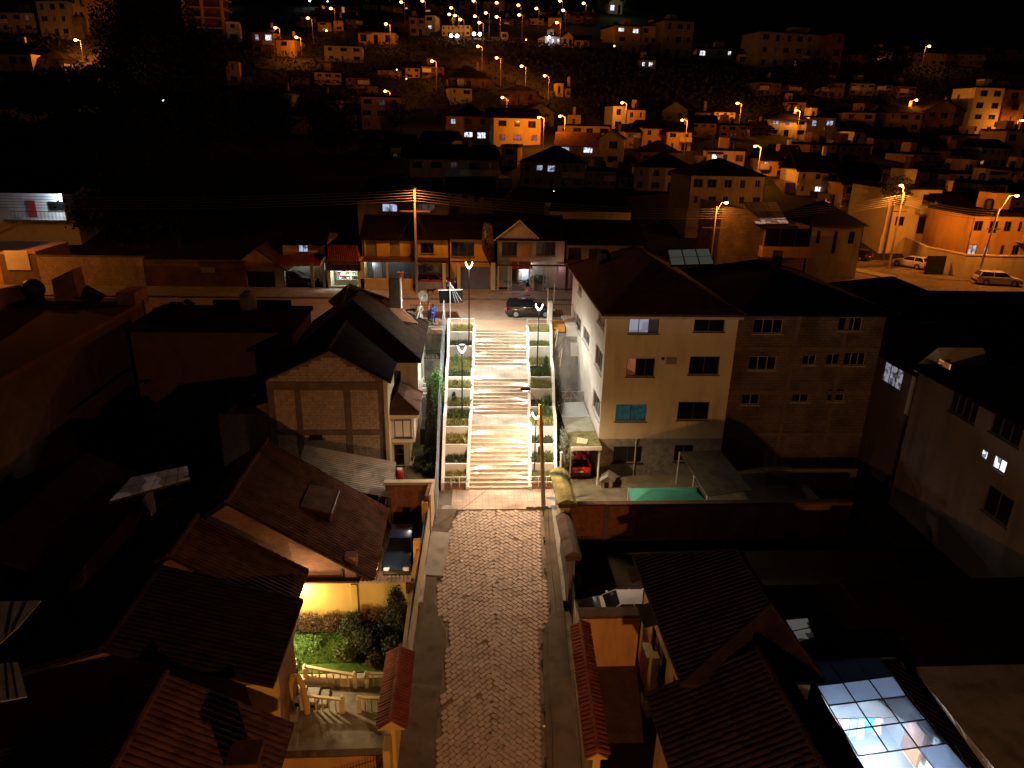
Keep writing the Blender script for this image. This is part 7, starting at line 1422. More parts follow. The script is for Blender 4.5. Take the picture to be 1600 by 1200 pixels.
FL = [(481, 28, 'on the slope above the left dark trees, upper one', 300), (463, 58, 'beside the small orange lit house on the left slope', 500), (430, 43, 'reddish one between two white lit windows on the left slope', 300), (603, 37, 'beside the lit side wall in the upper left centre', 500),
 (675, 95, 'left end of the dim bend under the centre road', 350), (747, 72, 'topmost of the descending lamp row in the centre', 350), (776, 90, 'second of the descending lamp row in the centre', 350), (815, 103, 'third of the descending lamp row in the centre', 400), (851, 118, 'lowest of the descending lamp row in the centre', 400),
 (785, 152, 'above the yellow two-storey house', 350), (602, 142, 'in front of the orange balconied house', 700), (842, 183, 'at the right corner of the yellow two-storey house', 900), (875, 181, 'on a bent arm right of the yellow two-storey house', 900), (972, 160, 'behind the pale boxy houses in the centre right', 600), (1066, 187, 'beside the orange terrace houses right of centre', 500),
 (1152, 161, 'above the lit parked car in the right middle distance', 900), (1244, 172, 'in front of the house with arched lit windows', 900), (1432, 156, 'over the gabled houses near the right edge', 900), (1452, 72, 'alone high on the dark slope at the right', 700), (1016, 43, 'at the corner of the yellow apartment block', 900), (870, 35, 'above the white glaring house', 250),
 (1180, 228, 'over the gable house behind the two roofs right of centre', 1100), (118, 62, 'starlike one on the upper left street', 2200), (1597, 188, 'at the right edge by the four-storey block', 1100),
 (705, 12, 'topmost left of the cluster at top centre', 120), (702, 22, 'left of the cluster at top centre', 100), (711, 24, 'bright one left of the cluster at top centre', 160), (719, 30, 'lower left of the cluster at top centre', 160), (742, 25, 'small one mid cluster at top centre', 100), (749, 35, 'over the road with headlights, left', 250), (776, 26, 'over the road with headlights, right', 300), (759, 20, 'small one between the two road lamps', 100), (776, 4, 'at the top edge of the cluster', 120), (810, 8, 'upper of the pair right of the cluster', 160), (811, 23, 'lower of the pair right of the cluster', 160), (838, 13, 'small one by the upper road bend', 120), (880, 16, 'on the upper road bend', 160), (912, 5, 'by the greenish lit trees', 200), (875, 1, 'at the top edge above the upper bend', 160), (740, 1, 'at the top edge in the centre', 100), (627, 3, 'faint one at the top edge left of centre', 100), (660, 1, 'faint one at the top edge', 100), (517, 13, 'pair with glowing facade below, left of centre top', 160)]
for (px, py, lab, w) in FL: far_lamp(px, py, 'sodium street lamp ' + lab, 7.0, w * 2.6, 1 if px < 1400 else -1)

# ------------------------------------------------------------------ far houses
WW = {'w': M_CREAM2, 'c': M_CREAM, 'y': M_YEL, 'o': M_ORNG, 'g': M_GREY, 'b': M_BRICK, 'W': M_WHITE, 'k': M_BLOCKF}
def far_house(label, x0, x1, ey, by, wall, roof='side', floors=2, cols=3, depth=8, rh=1.8, lit=(), rot=0.0, roofm=None, name='house', winh=.5, y=None, door=True):
    base = march((x0 + x1) / 2, by) if y is None else P((x0 + x1) / 2, by, y=y)
    rot = rot or (math.sin(x0 * 1.7) * 13 if y is None else 0)
    yy_ = base.y; l, r_ = P(x0, by, y=yy_), P(x1, by, y=yy_); w = (r_.x - l.x); h = P((x0 + x1) / 2, ey, y=yy_).z - base.z; t = thing(name, label, 'house' if name == 'house' else 'building', base, math.radians(rot), 'houses on the far hillside'); INV[t.name] = Matrix(); zf_ = h / floors; pw = w / cols; hr_ = random.Random(len(label) * 31 + int(x0))
    holes = []
    for f in range(floors):
        for c in range(cols):
            cx = -w / 2 + pw * (c + .5 + hr_.uniform(-.1, .1)); ww = min(1.9, pw * hr_.choice((.34, .5, .62))); z0 = f * zf_ + zf_ * hr_.choice((.30, .38)); z1 = f * zf_ + zf_ * (.30 + winh)
            if hr_.random() < .16 and (f * 10 + c) not in dict(lit): ww = .45
            if f == 0 and door and c == cols // 2 and cols > 1: z0 = .1; ww = min(1.2, ww)
            holes.append((cx - ww / 2 + w / 2, cx + ww / 2 + w / 2, z0, z1))
    m_ = MB(); facade(m_, (-w / 2, 0, 0), (1, 0, 0), w, h, (0, -1, 0), holes, .15); m_.box(-w / 2, w / 2, .3, depth, -4, h - .01); m_.box(-w / 2, w / 2, 0, .3, -4, 0); m_.box(-w / 2, -w / 2 + .1, 0, .3, 0, h); m_.box(w / 2 - .1, w / 2, 0, .3, 0, h)
    o = .45
    if roof == 'gable':
        m_.ext([(-w / 2, 0, h), (w / 2, 0, h), (0, 0, h + rh)], (0, depth, 0)); r = MB(); r.slab([(-w/2 - o, -o, h - .12), (0, -o, h + rh + .12), (0, depth + o, h + rh + .12), (-w/2 - o, depth + o, h - .12)][::-1], .12); r.slab([(0, -o, h + rh + .12), (w/2 + o, -o, h - .12), (w/2 + o, depth + o, h - .12), (0, depth + o, h + rh + .12)], .12)
    elif roof == 'side': r = MB(); r.slab([(-w/2 - o, -o, h), (w/2 + o, -o, h), (w/2 + o, depth/2, h + rh), (-w/2 - o, depth/2, h + rh)], .15); r.slab([(-w/2 - o, depth/2, h + rh), (w/2 + o, depth/2, h + rh), (w/2 + o, depth + o, h), (-w/2 - o, depth + o, h)], .15)
    elif roof == 'hip': r = MB(); c = [(-w/2 - o, -o, h), (w/2 + o, -o, h), (w/2 + o, depth + o, h), (-w/2 - o, depth + o, h)]; k = min(w, depth) / 2; A, B = ((-w/2 + k, depth/2, h + rh), (w/2 - k, depth/2, h + rh)) if w > depth + .5 else ((0, depth/2 - .1, h + rh), (.1, depth/2, h + rh)); r.add(c + [A, B], [(0, 1, 5, 4), (1, 2, 5), (2, 3, 4, 5), (3, 0, 4), (3, 2, 1, 0)])
    else: r = MB().bbox(-w/2 - .15, w/2 + .15, -.15, depth + .15, h, h + .45, .04)
    mk('wall', m_, WW[wall], t, world=False); mk('roof', r, roofm or M_ROOF, t, world=False)
    if w > 5 and hr_.random() < .6 and roof != 'gable':
        bw_x = w * hr_.uniform(.3, .5); bx_ = hr_.choice((-w / 2, w / 2 - bw_x)); mk('balcony', MB().box(bx_, bx_ + bw_x, -1.1, -.01, zf_ - .15, zf_).box(bx_, bx_ + bw_x, -1.1, -1.0, zf_, zf_ + .8) if floors > 1 else MB().slab([(bx_, -1.4, h - .5), (bx_ + bw_x, -1.4, h - .5), (bx_ + bw_x, -.01, h - .2), (bx_, -.01, h - .2)], .08), M_CREAM2 if floors > 1 else M_TILED, t, world=False)
    if hr_.random() < .5:
        ax = hr_.choice((-1, 1)); mk('annex', MB().box(*sorted((ax * (w / 2 + .02), ax * (w / 2 + hr_.uniform(1.5, 3)))), .8, depth - 1, -4, h * hr_.uniform(.35, .6)), M_BLOCKF, t, world=False)
    if roof == 'flat' and w > 4:
        tx = hr_.uniform(-w * .3, w * .3); mk('roof_tank', MB().tube([(tx, depth * .5, h + .45), (tx, depth * .5, h + 1.5), (tx, depth * .5, h + 1.7)], [.55, .55, .3], 10), M_DARK, t, world=False); sx = hr_.uniform(-w * .35, w * .1); mk('stair_room', MB().bbox(sx, sx + w * .25, depth * .45, depth * .8, h + .4, h + 2.4), WW[wall], t, world=False)
    elif hr_.random() < .35: mk('chimney', MB().bbox(w * .2, w * .2 + .6, depth * .4, depth * .4 + .6, h, h + rh + 1.0), WW[wall], t, world=False)
    lit = dict(lit); k = 0
    for f in range(floors):
        for c in range(cols):
            key = lit.get(f * 10 + c); pm = E_WIN[key] if key else M_GLASS
            window(t, (-w / 2, 0, 0), (1, 0, 0), (0, -1, 0), holes[k], pm, M_FRAME, 2, rev=.1, fw=.08, sill=False); k += 1
    return t
H = far_house
H('yellow two-storey house brightly lit by two street lamps in the centre', 770, 846, 184, 228, 'y', 'side', 2, 3, 9, 2, {0: 'violet', 1: 'violet', 2: 'violet'}, door=False)
H('house with arched lit attic window left of the yellow two-storey house', 697, 766, 182, 222, 'o', 'hip', 2, 3, 9, 2.4, {10: 'blue', 1: 'white', 2: 'white'}, door=False)
H('tile-roofed hall with glaring bluish opening right of the yellow house', 868, 934, 228, 245, 'y', 'side', 1, 2, 9, 2.6, {1: 'white', 0: 'blue'}, roofm=M_ROOFR, winh=.6, door=False)
H('flat low orange building above the tile-roofed hall', 871, 952, 197, 212, 'y', 'flat', 1, 4, 8, door=False)
H('small orange box building behind the flat low one', 884, 906, 186, 199, 'o', 'flat', 1, 1, 5)
H('pale house with big gable side right of the yellow house', 822, 866, 175, 200, 'g', 'gable', 2, 2, 9, 2, {})
H('pale box house with stair tower near the lamp at centre right', 955, 976, 166, 205, 'w', 'flat', 2, 1, 6)
H('second pale box house right of the stair tower', 978, 1006, 172, 205, 'o', 'flat', 2, 2, 6)
H('orange terrace house with two upper windows right of centre', 1003, 1040, 200, 232, 'o', 'side', 2, 2, 8, 1.6)
H('orange terrace house beside the one with two upper windows', 1041, 1078, 205, 236, 'o', 'side', 2, 2, 8, 1.6)
H('small gabled dark house behind the terrace houses', 1034, 1072, 172, 192, 'g', 'gable', 1, 2, 8, 2)
H('three-storey yellow apartment block lit white at its top windows', 958, 1000, 41, 84, 'y', 'flat', 3, 2, 10, lit={20: 'white', 21: 'white'})
H('plain ochre wing of the yellow apartment block', 1000, 1030, 41, 86, 'y', 'flat', 3, 2, 10)
H('dim grey apartment block right of the yellow one', 1032, 1082, 33, 92, 'g', 'flat', 3, 3, 10)
H('white glaring house with lamps strung along its porch', 851, 876, 57, 72, 'W', 'flat', 1, 3, 7, lit={0: 'white', 1: 'white', 2: 'white'}, door=False)
H('steep gabled house top behind the white glaring porch', 858, 876, 48, 60, 'o', 'gable', 1, 1, 7, 3, y=march(863, 66).y + 8)
H('orange lit small house right of the white glaring one', 877, 896, 58, 74, 'y', 'gable', 1, 2, 7, 1.6)
H('dim house between the orange small house and the apartment block', 897, 920, 62, 78, 'o', 'side', 1, 2, 7, 1.6)
H('narrow pale house left of the yellow apartment block', 938, 953, 45, 62, 'w', 'flat', 2, 1, 6)
H('two slim pale tower stubs on the dark slope', 869, 880, 130, 152, 'y', 'flat', 1, 1, 3, name='tower_stub', door=False)
H('shorter pale tower stub beside the slim one', 884, 891, 138, 153, 'o', 'flat', 1, 1, 3, name='tower_stub', door=False)
H('dim house with one white framed window in the centre', 782, 838, 142, 166, 'b', 'hip', 1, 3, 8, 1.6)
H('broad dark hip-roofed house left of the lamp row', 700, 768, 122, 142, 'b', 'hip', 1, 3, 10, 3.2)
H('small pinkish house below the broad dark hip roof', 703, 738, 138, 163, 'w', 'flat', 2, 2, 7)
H('pale brown two-storey house on the left slope', 508, 567, 72, 98, 'w', 'hip', 2, 3, 9, 1.2)
H('orange balconied three-level house behind a tall street lamp', 566, 628, 152, 204, 'o', 'flat', 3, 3, 9, lit={21: 'dim'})
H('lower wing of the orange balconied house', 542, 565, 165, 198, 'b', 'flat', 2, 1, 8)
H('long low house with lit end wall in the upper left centre', 560, 618, 50, 72, 'o', 'side', 1, 3, 9, 2)
H('small orange lit house on the left slope', 432, 462, 62, 90, 'o', 'side', 2, 1, 8, 1.4, {1: 'dim'})
H('whitish two-storey house by the unfinished frame', 356, 376, 34, 66, 'W', 'flat', 2, 1, 7)
H('dim house left of the small orange lit one, with two white windows', 395, 430, 50, 88, 'b', 'side', 2, 2, 8, 1.6, {11: 'white', 10: 'blue'})
H('very dim house with pale window low in the dark left centre', 410, 458, 146, 186, 'g', 'hip', 2, 2, 8, 1.5, {0: 'dim'})
H('dark gabled terrace house left of the orange balconied house', 458, 526, 156, 187, 'b', 'side', 1, 4, 8, 2)
H('dim house with orange-tinted corner behind the dark trees', 356, 376, 96, 134, 'o', 'flat', 2, 1, 6)
H('yellow low house left in the top centre cluster', 690, 712, 40, 57, 'y', 'flat', 2, 3, 7); H('yellow low house right in the top centre cluster', 713, 734, 39, 57, 'y', 'side', 2, 3, 7)
H('white lit house end behind the yellow cluster houses', 664, 680, 24, 50, 'W', 'flat', 2, 1, 7, lit={0: 'white'})
H('reddish block at the top centre cluster', 717, 733, 2, 22, 'b', 'flat', 2, 1, 6); H('dim orange house under the upper lamps', 755, 772, 3, 18, 'o', 'side', 1, 2, 6); H('long dim wall house right of the cluster road', 782, 793, 50, 62, 'o', 'flat', 1, 1, 6)
H('dim brown house beside the long lit end wall', 640, 664, 28, 56, 'b', 'flat', 2, 2, 8); H('dark block at the top edge left of centre', 500, 560, 8, 20, 'b', 'side', 1, 4, 8, 1.5, {0: 'warm', 2: 'warm'})
H('greenish white lit house under trees at the top right of centre', 950, 972, 4, 22, 'W', 'gable', 1, 2, 7, 2, {0: 'white'})
H('wide dark three-storey block with one warm window at the right', 1176, 1292, 52, 110, 'g', 'flat', 3, 6, 10, lit={3: 'warm'})
H('pale end wing of the wide dark three-storey block', 1294, 1312, 52, 114, 'b', 'flat', 3, 1, 10)
H('dark low building with two white windows below the grey block', 1090, 1146, 76, 92, 'g', 'flat', 1, 4, 8, lit={0: 'white', 3: 'white'}, door=False)
H('orange lit gate building end at the right slope', 1152, 1170, 84, 105, 'y', 'side', 1, 1, 5, 1.6)
H('dark low building with two white square windows on the slope', 998, 1024, 94, 108, 'g', 'flat', 1, 2, 7, lit={0: 'white', 1: 'white'}, door=False)
H('house with arched lit windows and lamp in front, right middle', 1200, 1256, 186, 214, 'c', 'hip', 2, 3, 9, 2, {10: 'blue', 11: 'violet'}); H('pale front wing with two arched lit windows', 1257, 1302, 184, 222, 'c', 'flat', 2, 2, 8, lit={10: 'blue', 11: 'blue'})
H('raised orange parapet room above the arched window house', 1228, 1258, 160, 176, 'o', 'flat', 1, 2, 6, y=march(1243, 200).y + 8)
H('dim orange house with dish right of the arched windows', 1318, 1362, 176, 206, 'o', 'flat', 2, 2, 8); H('long tile-roofed dim house left of the gabled one at right', 1382, 1436, 176, 206, 'o', 'side', 2, 3, 8, 2)
H('dim gabled house behind the right lamp', 1438, 1500, 172, 208, 'b', 'gable', 2, 3, 8, 2.4); H('four-storey pale block near the right edge', 1508, 1556, 137, 212, 'c', 'flat', 4, 2, 9); H('brick side of the four-storey pale block', 1556, 1590, 140, 214, 'b', 'flat', 4, 1, 9)
H('bright orange ground-floor shop row at the right edge', 1482, 1540, 212, 236, 'y', 'flat', 1, 3, 8); H('bright orange corner house at the right edge', 1560, 1612, 205, 252, 'y', 'flat', 2, 2, 8)
H('pale long wall house under a black roof at right', 1328, 1362, 206, 236, 'c', 'side', 2, 2, 9, 2.5); H('dim brick extension of the pale long wall house', 1363, 1412, 216, 246, 'b', 'side', 1, 3, 9, 2.5)
H('narrow white gabled house end in the right middle', 1228, 1248, 244, 278, 'c', 'gable', 2, 1, 8, 1.8); H('tile-roofed house with bluish lit window left of the narrow gable', 1185, 1226, 250, 276, 'o', 'side', 2, 2, 8, 1.8, {10: 'blue'})
H('pale house with two dark windows under a black roof', 1244, 1306, 268, 306, 'c', 'side', 2, 3, 10, 3, {1: 'white', 2: 'white'}); H('house with wide pale curtained windows, right middle', 1312, 1376, 288, 330, 'o', 'side', 2, 3, 10, 3, {12: 'dim'})
H('modern pale house with big grille window by the side street', 1378, 1458, 296, 366, 'c', 'flat', 2, 2, 10, y=95)
H('dim house with bright porch edge beside the modern pale one', 1460, 1500, 322, 386, 'o', 'side', 2, 2, 9, 2, y=92); H('orange brick house with small lit bluish windows, far right', 1505, 1612, 338, 412, 'o', 'flat', 2, 5, 9, lit={0: 'blue', 1: 'blue'}, y=84)
H('dark hip-roofed house with two bluish lit windows in the dark centre', 812, 912, 254, 296, 'g', 'hip', 2, 5, 10, 2.6, {11: 'blue', 12: 'blue'})
H('dark house with pale side strip in the dark centre', 640, 782, 248, 296, 'g', 'side', 2, 5, 10, 2.2, {12: 'dim'}); H('dim narrow house with pale balcony between the two dark ones', 783, 808, 230, 262, 'o', 'flat', 2, 1, 8)
H('tall slanting pale wall house right of the blue lit opening', 934, 972, 216, 262, 'w', 'gable', 2, 1, 10, 1.6); H('dim hip-roofed house with pale wall right of centre', 990, 1080, 262, 300, 'w', 'hip', 2, 4, 10, 2.6)
H('dark broad house behind the glass-roofed one', 1074, 1190, 275, 328, 'g', 'hip', 2, 5, 10, 2.2, y=100)
H('dim orange house with small glaring light behind the dark broad roof', 1104, 1160, 236, 262, 'o', 'flat', 1, 3, 8, lit={0: 'white'})
H('row house with dim orange front left of the orange terrace houses', 976, 1002, 206, 232, 'o', 'side', 2, 1, 8, 1.6)
H('dark roofed low house in front of the terrace houses', 1000, 1060, 238, 262, 'b', 'hip', 1, 3, 9, 2.2)
H('dim house in the dark between the hip roofs', 700, 770, 300, 318, 'g', 'side', 1, 4, 9, 1.6, y=96)
# left street houses
H('orange lit house with small gable and columns at the upper left edge', -30, 60, 84, 128, 'y', 'side', 2, 4, 9, 3, lit={}); H('lilac grey house right of the gabled one at the upper left', 61, 104, 92, 122, 'w', 'hip', 2, 2, 8, 2.2)
H('tall pale terraced block lit orange along the upper left street', 118, 140, -30, 58, 'y', 'flat', 4, 2, 14, rot=0); H('second orange block behind the tall pale one, upper left', 141, 168, -20, 44, 'o', 'flat', 4, 2, 14); H('dim big block at the top left', 62, 117, 2, 60, 'g', 'flat', 3, 3, 12); H('dark house under the tree line at the left edge', -20, 70, 118, 140, 'k', 'side', 1, 3, 9, 1.5)
H('dim low house at the top left corner with grey lit panel', -20, 60, 20, 52, 'g', 'flat', 2, 4, 9, lit={13: 'dim'})
# filler rows of the dense town
def row(desc, items, lits={}):
    od = ['first', 'second', 'third', 'fourth', 'fifth', 'sixth', 'seventh', 'eighth', 'ninth', 'tenth', 'eleventh', 'twelfth']
    for i, (x0, x1, e, b, w, rf, fl) in enumerate(items):
        H(f'{od[i]} house from the left in the {desc}', x0, x1, e, b, w, rf, fl, max(1, min(5, int((x1 - x0) / 11))), 8, 1.8, lits.get(i, {}), door=False)
rr_ = random.Random(12)
def auto(xa, xb, base, hpx, wpx, walls='obbgko', gap=1.1):
    out = []; x = xa
    while x < xb:
        w = wpx * rr_.uniform(.9, 1.7); h = hpx * rr_.uniform(.8, 1.45); out.append((x, x + w, base - h + rr_.uniform(-3, 3), base + rr_.uniform(-4, 4), rr_.choice(walls), rr_.choice(('side', 'flat', 'side', 'hip', 'flat')), 2 if h > hpx * .85 else 1)); x += w * gap * rr_.uniform(.95, 1.2)
    return out[:12]
row('row above the dark broad roof', auto(1078, 1180, 218, 22, 30), {1: {1: 'dim'}})
row('row behind the pale long wall house', auto(1262, 1330, 252, 22, 28))
row('dense row below the gabled houses at right', auto(1420, 1585, 262, 24, 34, 'oywb'), {2: {0: 'warm'}})
row('dense row above the side street houses', auto(1400, 1590, 296, 26, 38, 'oybw'), {0: {1: 'blue'}})
row('row behind the far right orange brick house', auto(1480, 1600, 326, 26, 36, 'obw'))
row('dim row under the left slope lamps', auto(455, 560, 136, 17, 26, 'bgo'))
row('dim row under the dim bend at left centre', auto(590, 690, 122, 15, 22, 'bgo'))
row('small row along the hillside road, left part', auto(470, 560, 46, 13, 17), {1: {0: 'warm'}})
row('small row at the top edge, centre left', auto(570, 690, 18, 10, 14), {3: {0: 'white'}, 5: {0: 'warm'}})
row('small row above the headlights', auto(735, 860, 42, 11, 15, 'oyb'), {2: {0: 'warm'}})
row('small row at the top edge, centre', auto(690, 830, 14, 9, 13, 'oyb'))
row('small row on the upper bend', auto(845, 940, 34, 11, 16, 'oyb'))
row('dim row left of the orange balconied house', auto(380, 540, 208, 20, 34, 'gbk'))
row('black row below the orange balconied house', auto(560, 700, 246, 22, 36, 'gk'), {1: {0: 'dim'}})
row('dim row high on the upper right slope', auto(1330, 1590, 100, 16, 30, 'gbo'), {1: {0: 'warm'}})
row('row around the lit parked car', auto(1085, 1150, 190, 16, 22, 'oyb'))
row('dim row under the wide dark block', auto(1180, 1420, 150, 15, 28, 'gbk'))
row('close row between the hip roofs right of centre', auto(905, 1000, 296, 24, 34, 'gkb'))
# unfinished concrete frame
fb_ = march(322, 58); yf_ = fb_.y; t = thing('unfinished_building', 'unfinished open concrete frame building lit orange at the top left', 'building', fb_)
l, r_ = P(287, 57, y=yf_), P(352, 57, y=yf_); zt = P(320, -6, y=yf_).z
for f in range(4): z = fb_.z + (zt - fb_.z) * (f + 1) / 4; mk('slab', MB().box(l.x, r_.x, yf_, yf_ + 9, z - .35, z), M_ORNG, t)
for px in (290, 318, 349): 
    x = P(px, 40, y=yf_).x; mk('column', MB().box(x - .35, x + .35, yf_ - .02, yf_ + .6, fb_.z - 3, zt - .36), M_ORNG, t)
mk('back_wall', MB().box(l.x, r_.x, yf_ + 5, yf_ + 5.3, fb_.z - 2, zt - .4), M_BRICK, t)

# glass-roofed house near the lamp pole behind the cream building
gh = thing('house', 'house with gridded glass roof and corner bay window behind the cream building', 'house', (42, 78, 0)); y_ = 80.0
a0, a1, a2 = P(1118, 415, y=y_), P(1178, 415, y=y_), P(1260, 405, y=y_); zt1 = P(1150, 322, y=y_).z
mk('side_wall', MB().ext([(a0.x, y_, -1), (a1.x + .6, y_, -1), (a1.x + .6, y_, zt1 - 2.0), (a1.x - 1.5, y_, zt1 - .4), (a0.x, y_, zt1)], (0, 8, 0)), M_BLOCKF, gh)
zb1, zb2 = P(1220, 386, y=y_ - 1.2).z, P(1220, 357, y=y_ - 1.2).z
mk('wall', MB().box(a1.x + .6, a2.x, y_, y_ + 8, -1, zb2 + .3).box(a1.x + .3, a2.x - .2, y_ - 1.2, y_ - .01, zb1 - 1.2, zb1), M_ORNG, gh)
window(gh, (a1.x + .3, y_ - 1.0, 0), (1, 0, 0), (0, -1, 0), (.1, a2.x - a1.x - .7, zb1, zb2), M_GLASS, M_FRAME, 3, near=True, rev=.05)
g0, g1, g2, g3 = P(1181, 350, z=zb2 + .5), P(1233, 349, z=zb2 + .5), P(1213, 315, z=zb2 + 1.6), P(1163, 315, z=zb2 + 1.6); mk('glass_frame', MB().slab([p - UP * .05 for p in (g0, g1, g2, g3)], .12), M_DARK, gh)
for i in range(6):
    for j in range(4):
        q = [bl4((g0, g1, g2, g3), (i + .06) / 6, (j + .06) / 4), bl4((g0, g1, g2, g3), (i + .94) / 6, (j + .06) / 4), bl4((g0, g1, g2, g3), (i + .94) / 6, (j + .94) / 4), bl4((g0, g1, g2, g3), (i + .06) / 6, (j + .94) / 4)]
        mk('glass_pane', MB().slab(q, .03), emis('glow_pane', (1, .62, .45), .28, 1, 1.5) if j == 0 else M_LIGHTR, gh)
H('dark-roofed low house with pale front right of the corner bay house', 1258, 1342, 352, 398, 'w', 'hip', 1, 3, 9, 2.4, y=80)
wl2 = thing('garden_wall', 'long pale curved street wall with gates along the side street', 'wall', (57, 88, 0)); pts_ = [P(1408, 402, z=0), P(1440, 420, z=0), P(1500, 434, z=0), P(1560, 436, z=0), P(1600, 436, z=0)]
for a, b in zip(pts_[:-1], pts_[1:]):
    d = b - a; nrm = Vector((-d.y, d.x, 0)).normalized() * .2; mk('wall', MB().par(a + Vector((0, 0, -.5)), d, nrm, (0, 0, 3.2)), M_CREAM2, wl2); mk('coping', MB().par(a + Vector((0, 0, 2.702)) - nrm * .4, d, nrm * 1.8, (0, 0, .15)), M_CREAM, wl2)
for k, px in enumerate((1455, 1520, 1585)): q = P(px, 428, z=0); mk('gate', MB().bbox(q.x - 1.2, q.x + 1.2, q.y - .45, q.y - .3, 0, 2.3), M_DARK, wl2)
for k, (px, py) in enumerate(((1290, 318), (1309, 324))):
    q = P(px, py, y=88); t = thing('star_ornament', ('left' if k == 0 else 'right') + ' one of two star-shaped ornaments lit orange by a wall', 'ornament', q); st_ = MB(); n = 5; pts5 = [(q.x + math.sin(PI * i / n) * (.62 if i % 2 == 0 else .24), 88, q.z + math.cos(PI * i / n) * (.62 if i % 2 == 0 else .24)) for i in range(2 * n)]; st_.ext(pts5, (0, .12, 0)); mk('star', st_, mat('star_paint', (.8, .6, .4)), t); mk('stand', MB().tube([(q.x, 88.1, q.z - 2), (q.x, 88.1, q.z)], .06, 5), M_POLE, t)
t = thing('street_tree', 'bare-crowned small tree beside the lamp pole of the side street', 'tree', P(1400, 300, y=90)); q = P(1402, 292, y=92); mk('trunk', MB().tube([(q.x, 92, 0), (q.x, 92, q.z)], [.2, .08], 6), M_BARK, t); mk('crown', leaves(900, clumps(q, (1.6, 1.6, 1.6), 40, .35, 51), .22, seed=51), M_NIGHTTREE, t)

# ------------------------------------------------------------------ road on the hillside, headlights, lit car roofs
def hill_road(label_pts, w, name='road'):
    m_ = MB(); pts = [march(px, py) for px, py in label_pts]
    for a, b in zip(pts[:-1], pts[1:]):
        d = b - a; n = max(2, int(d.length / 4)); nv = Vector((-d.y, d.x, 0)).normalized() * w
        for i in range(n):
            p, q = a + d * (i / n), a + d * ((i + 1) / n); m_.add([(v_.x, v_.y, Tf(v_.x, v_.y) + .25) for v_ in (p - nv, q - nv, q + nv, p + nv)], [(0, 1, 2, 3)])
    mk(name, m_, mat('hill_asphalt', (.085, .07, .055), .9, .3, .3, .2), kind='structure')
hill_road([(400, 100), (470, 105), (520, 100), (575, 72), (620, 74), (700, 62), (800, 66), (860, 76)], 3.0)
hill_road([(640, 90), (700, 96), (760, 104), (830, 128), (870, 150)], 3.5); hill_road([(110, 110), (150, 70), (172, 30)], 5)
for i, (px, py) in enumerate(((706, 62), (741, 59))):
    q = march(px + 4, py + 1); t = car('oncoming car with white headlights on the hillside road, ' + ('left one' if i == 0 else 'right one'), (q.x, q.y, q.z + .25), math.radians(-100), paint('black_paint', (.01, .01, .012)), group='cars driving on the hillside road'); 
    for s in (-.75, .75): p = Vector((q.x + s * 1.2, q.y - 2.5, q.z + .95)); hl = mk('headlight_glow', MB().ball(p, .5, 8, 5), E_WHITE, None); hl.parent = t; hl.matrix_parent_inverse = (Matrix.Translation(Vector((q.x, q.y, q.z + .25))) @ Matrix.Rotation(math.radians(-100), 4, 'Z')).inverted()
    point('headlight_beam', (q.x, q.y - 4, q.z + .9), 120, (.8, .9, 1), .2)
q = march(1175, 198); car('car lit orange beneath the lamp in the right middle distance', (q.x, q.y, q.z), .2, paint('cream_paint', (.6, .58, .54)), group='parked cars')
for i, (px, py, c, s, lab) in enumerate(((858, 58, 'W', .45, 'on the porch of the white glaring house, left'), (868, 57, 'W', .45, 'on the porch of the white glaring house, right'), (484, 1, 'W', .5, 'at the top edge above the left slope, left'), (512, 3, 'W', .5, 'at the top edge above the left slope, right'), (1118, 246, 'W', .22, 'glaring below the dark broad roof'), (964, 4, 'W', .4, 'under the greenish trees at the top'), (160, 158, 'W', .12, 'alone in the dark left woods'), (255, 157, 'W', .13, 'second one in the dark left woods'), (390, 172, 'W', .16, 'by the very dim house'), (512, 31, 'W', .2, 'small one on the dark left slope'), (562, 31, 'W', .2, 'small one right of it on the dark slope'), (510, 48, 'W', .25, 'below the small white ones on the slope'), (620, 109, 'W', .18, 'dim one beneath the bend lamp'), (635, 123, 'S', .2, 'small orange one beneath the bend lamp'), (822, 62, 'S', .25, 'small orange one at the end of the hillside road'), (960, 72, 'S', .3, 'at the corner of the yellow apartment block'), (722, 278, 'W', .14, 'faint one in the dark centre'), (866, 299, 'W', .1, 'tiny one below the blue lit windows'), (345, 3, 'W', .4, 'by the unfinished frame at the top left'))):
    e = march(px, py, 2.5); t = thing('outdoor_bulb', 'single bright bulb ' + lab, 'lamp', e, group='outdoor bulbs on the hillside'); mk('bulb', MB().ball(e, s * .75, 8, 5), E_WHITE if c == 'W' else E_SODF, t); mk('bracket', MB().tube([e, e + Vector((0, .6, .2))], .05, 5), M_STEEL, t)
    if s > .35 or px == 1118: point('bulb_light', e + Vector((0, -.6, 0)), 160 if px < 1100 else 40, COOL if px != 964 else (.7, 1, .7), .2, t)

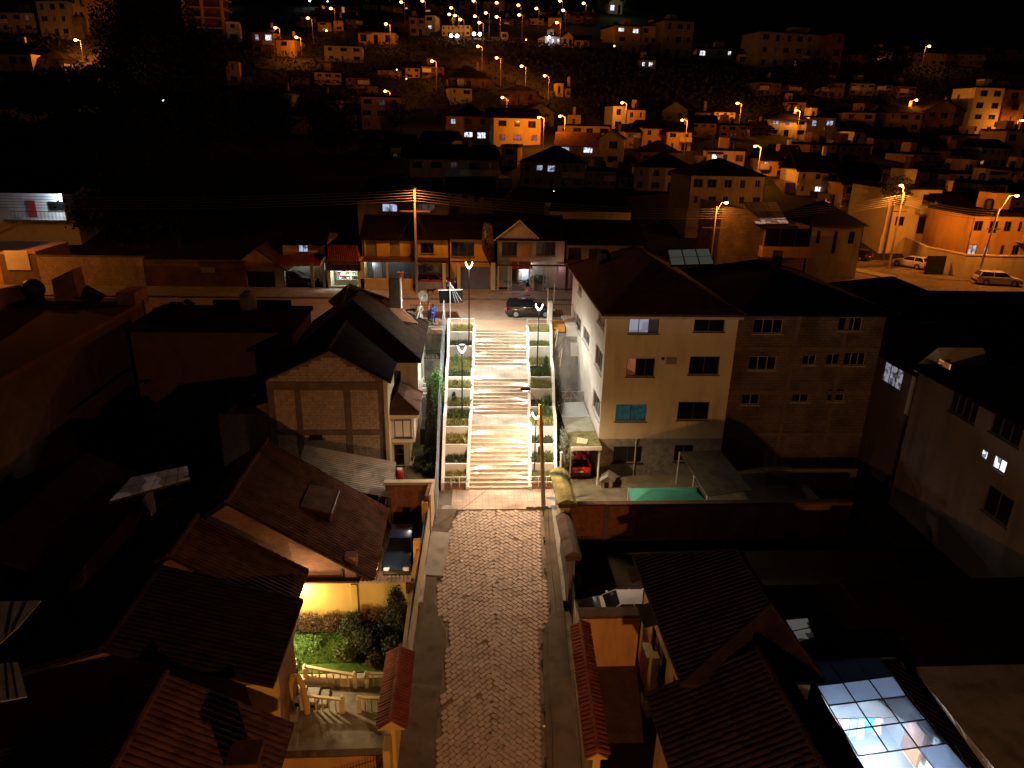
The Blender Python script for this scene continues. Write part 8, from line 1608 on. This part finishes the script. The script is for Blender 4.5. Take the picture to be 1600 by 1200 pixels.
# ------------------------------------------------------------------ trees in the dark
def tree(px, py, hgt, rad, label, m=None, n=2600, seed=0, y=None, size=.38):
    b = march(px, py) if y is None else P(px, py, y=y); g = Tf(b.x, b.y); t = thing('tree', label, 'tree', (b.x, b.y, g), group='dark trees of the hillside')
    mk('trunk', MB().tube([(b.x, b.y, g - .5), (b.x + .2, b.y, g + hgt * .35), (b.x, b.y, g + hgt * .7)], [hgt * .03, hgt * .022, hgt * .01], 7), M_BARK, t)
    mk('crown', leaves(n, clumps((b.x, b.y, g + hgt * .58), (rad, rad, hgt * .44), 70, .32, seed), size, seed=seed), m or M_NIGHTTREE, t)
for i, (px, py, hg, rd, lab) in enumerate(((240, 170, 27, 8, 'tallest black tree left of the unfinished frame'), (200, 150, 22, 6, 'black tree beside the tallest one, on its left'), (290, 165, 22, 6, 'black tree right of the tallest one'), (325, 150, 14, 5, 'lower black tree right in the left grove'), (180, 185, 12, 5, 'low black tree below the left street lamp'), (120, 175, 9, 5, 'black tree behind the dark left roofs'), (60, 190, 9, 5, 'black tree at the left edge of the woods'), (150, 250, 12, 6, 'big black tree crown in the left woods, middle'), (230, 260, 13, 6, 'big black tree crown in the left woods, right'), (330, 250, 12, 5, 'black tree crown above the tiled porch house'), (172, 350, 8, 4.5, 'black tree right of the bright balcony'), (190, 385, 8, 5, 'black tree behind the orange lit wall'), (280, 385, 8, 5, 'black tree behind the dark brick wall'), (20, 250, 7, 4, 'black tree at the left edge above the balcony'), (420, 230, 10, 5, 'black tree below the dim houses of the left'), (520, 240, 9, 5, 'black tree left of the dark central houses'), (1130, 30, 14, 7, 'black tree on the top right slope'), (1260, 150, 9, 6, 'black tree below the wide three-storey block'), (1380, 130, 10, 6, 'black tree left of the lone right lamp'))):
    tree(px, py, hg, rd, lab, seed=200 + i, n=2600 if py > 100 else 1800, size=.45 if py < 300 else .3)
tree(622, 205, 6, 2.6, 'leafy small tree lit orange beside the balconied house', mat('leaf_sodium', (.10, .10, .03), .8, .3), 900, 260, size=.35)
for i, (px, py, lab) in enumerate(((940, 18, 'greenish lit tree left of the white house at the top'), (978, 14, 'greenish lit tree right of the white house at the top'))): tree(px, py, 9, 3.5, lab, M_LEAF, 900, 270 + i, size=.5)
lg_ = march(962, 12, 4); point('green_floodlight', (lg_.x, lg_.y - 6, lg_.z + 3), 700, (.75, 1, .6), .3)
gr_r = np.random.default_rng(3); 
b0 = march(500, 72); 
tag(mk('scrub', leaves(30000, lambda r, n: (lambda x, y: np.stack([x, y, T(x, y) + r.uniform(.1, 1.3, n)], 1))(r.uniform(-170, 190, n), r.uniform(184, 235, n)), .5, seed=77), mat('scrub_leaf', (.05, .045, .02), .9, .4, .4, 0), kind='stuff'), 'rough dark scrub covering the steep bank below the hillside road', 'scrub')

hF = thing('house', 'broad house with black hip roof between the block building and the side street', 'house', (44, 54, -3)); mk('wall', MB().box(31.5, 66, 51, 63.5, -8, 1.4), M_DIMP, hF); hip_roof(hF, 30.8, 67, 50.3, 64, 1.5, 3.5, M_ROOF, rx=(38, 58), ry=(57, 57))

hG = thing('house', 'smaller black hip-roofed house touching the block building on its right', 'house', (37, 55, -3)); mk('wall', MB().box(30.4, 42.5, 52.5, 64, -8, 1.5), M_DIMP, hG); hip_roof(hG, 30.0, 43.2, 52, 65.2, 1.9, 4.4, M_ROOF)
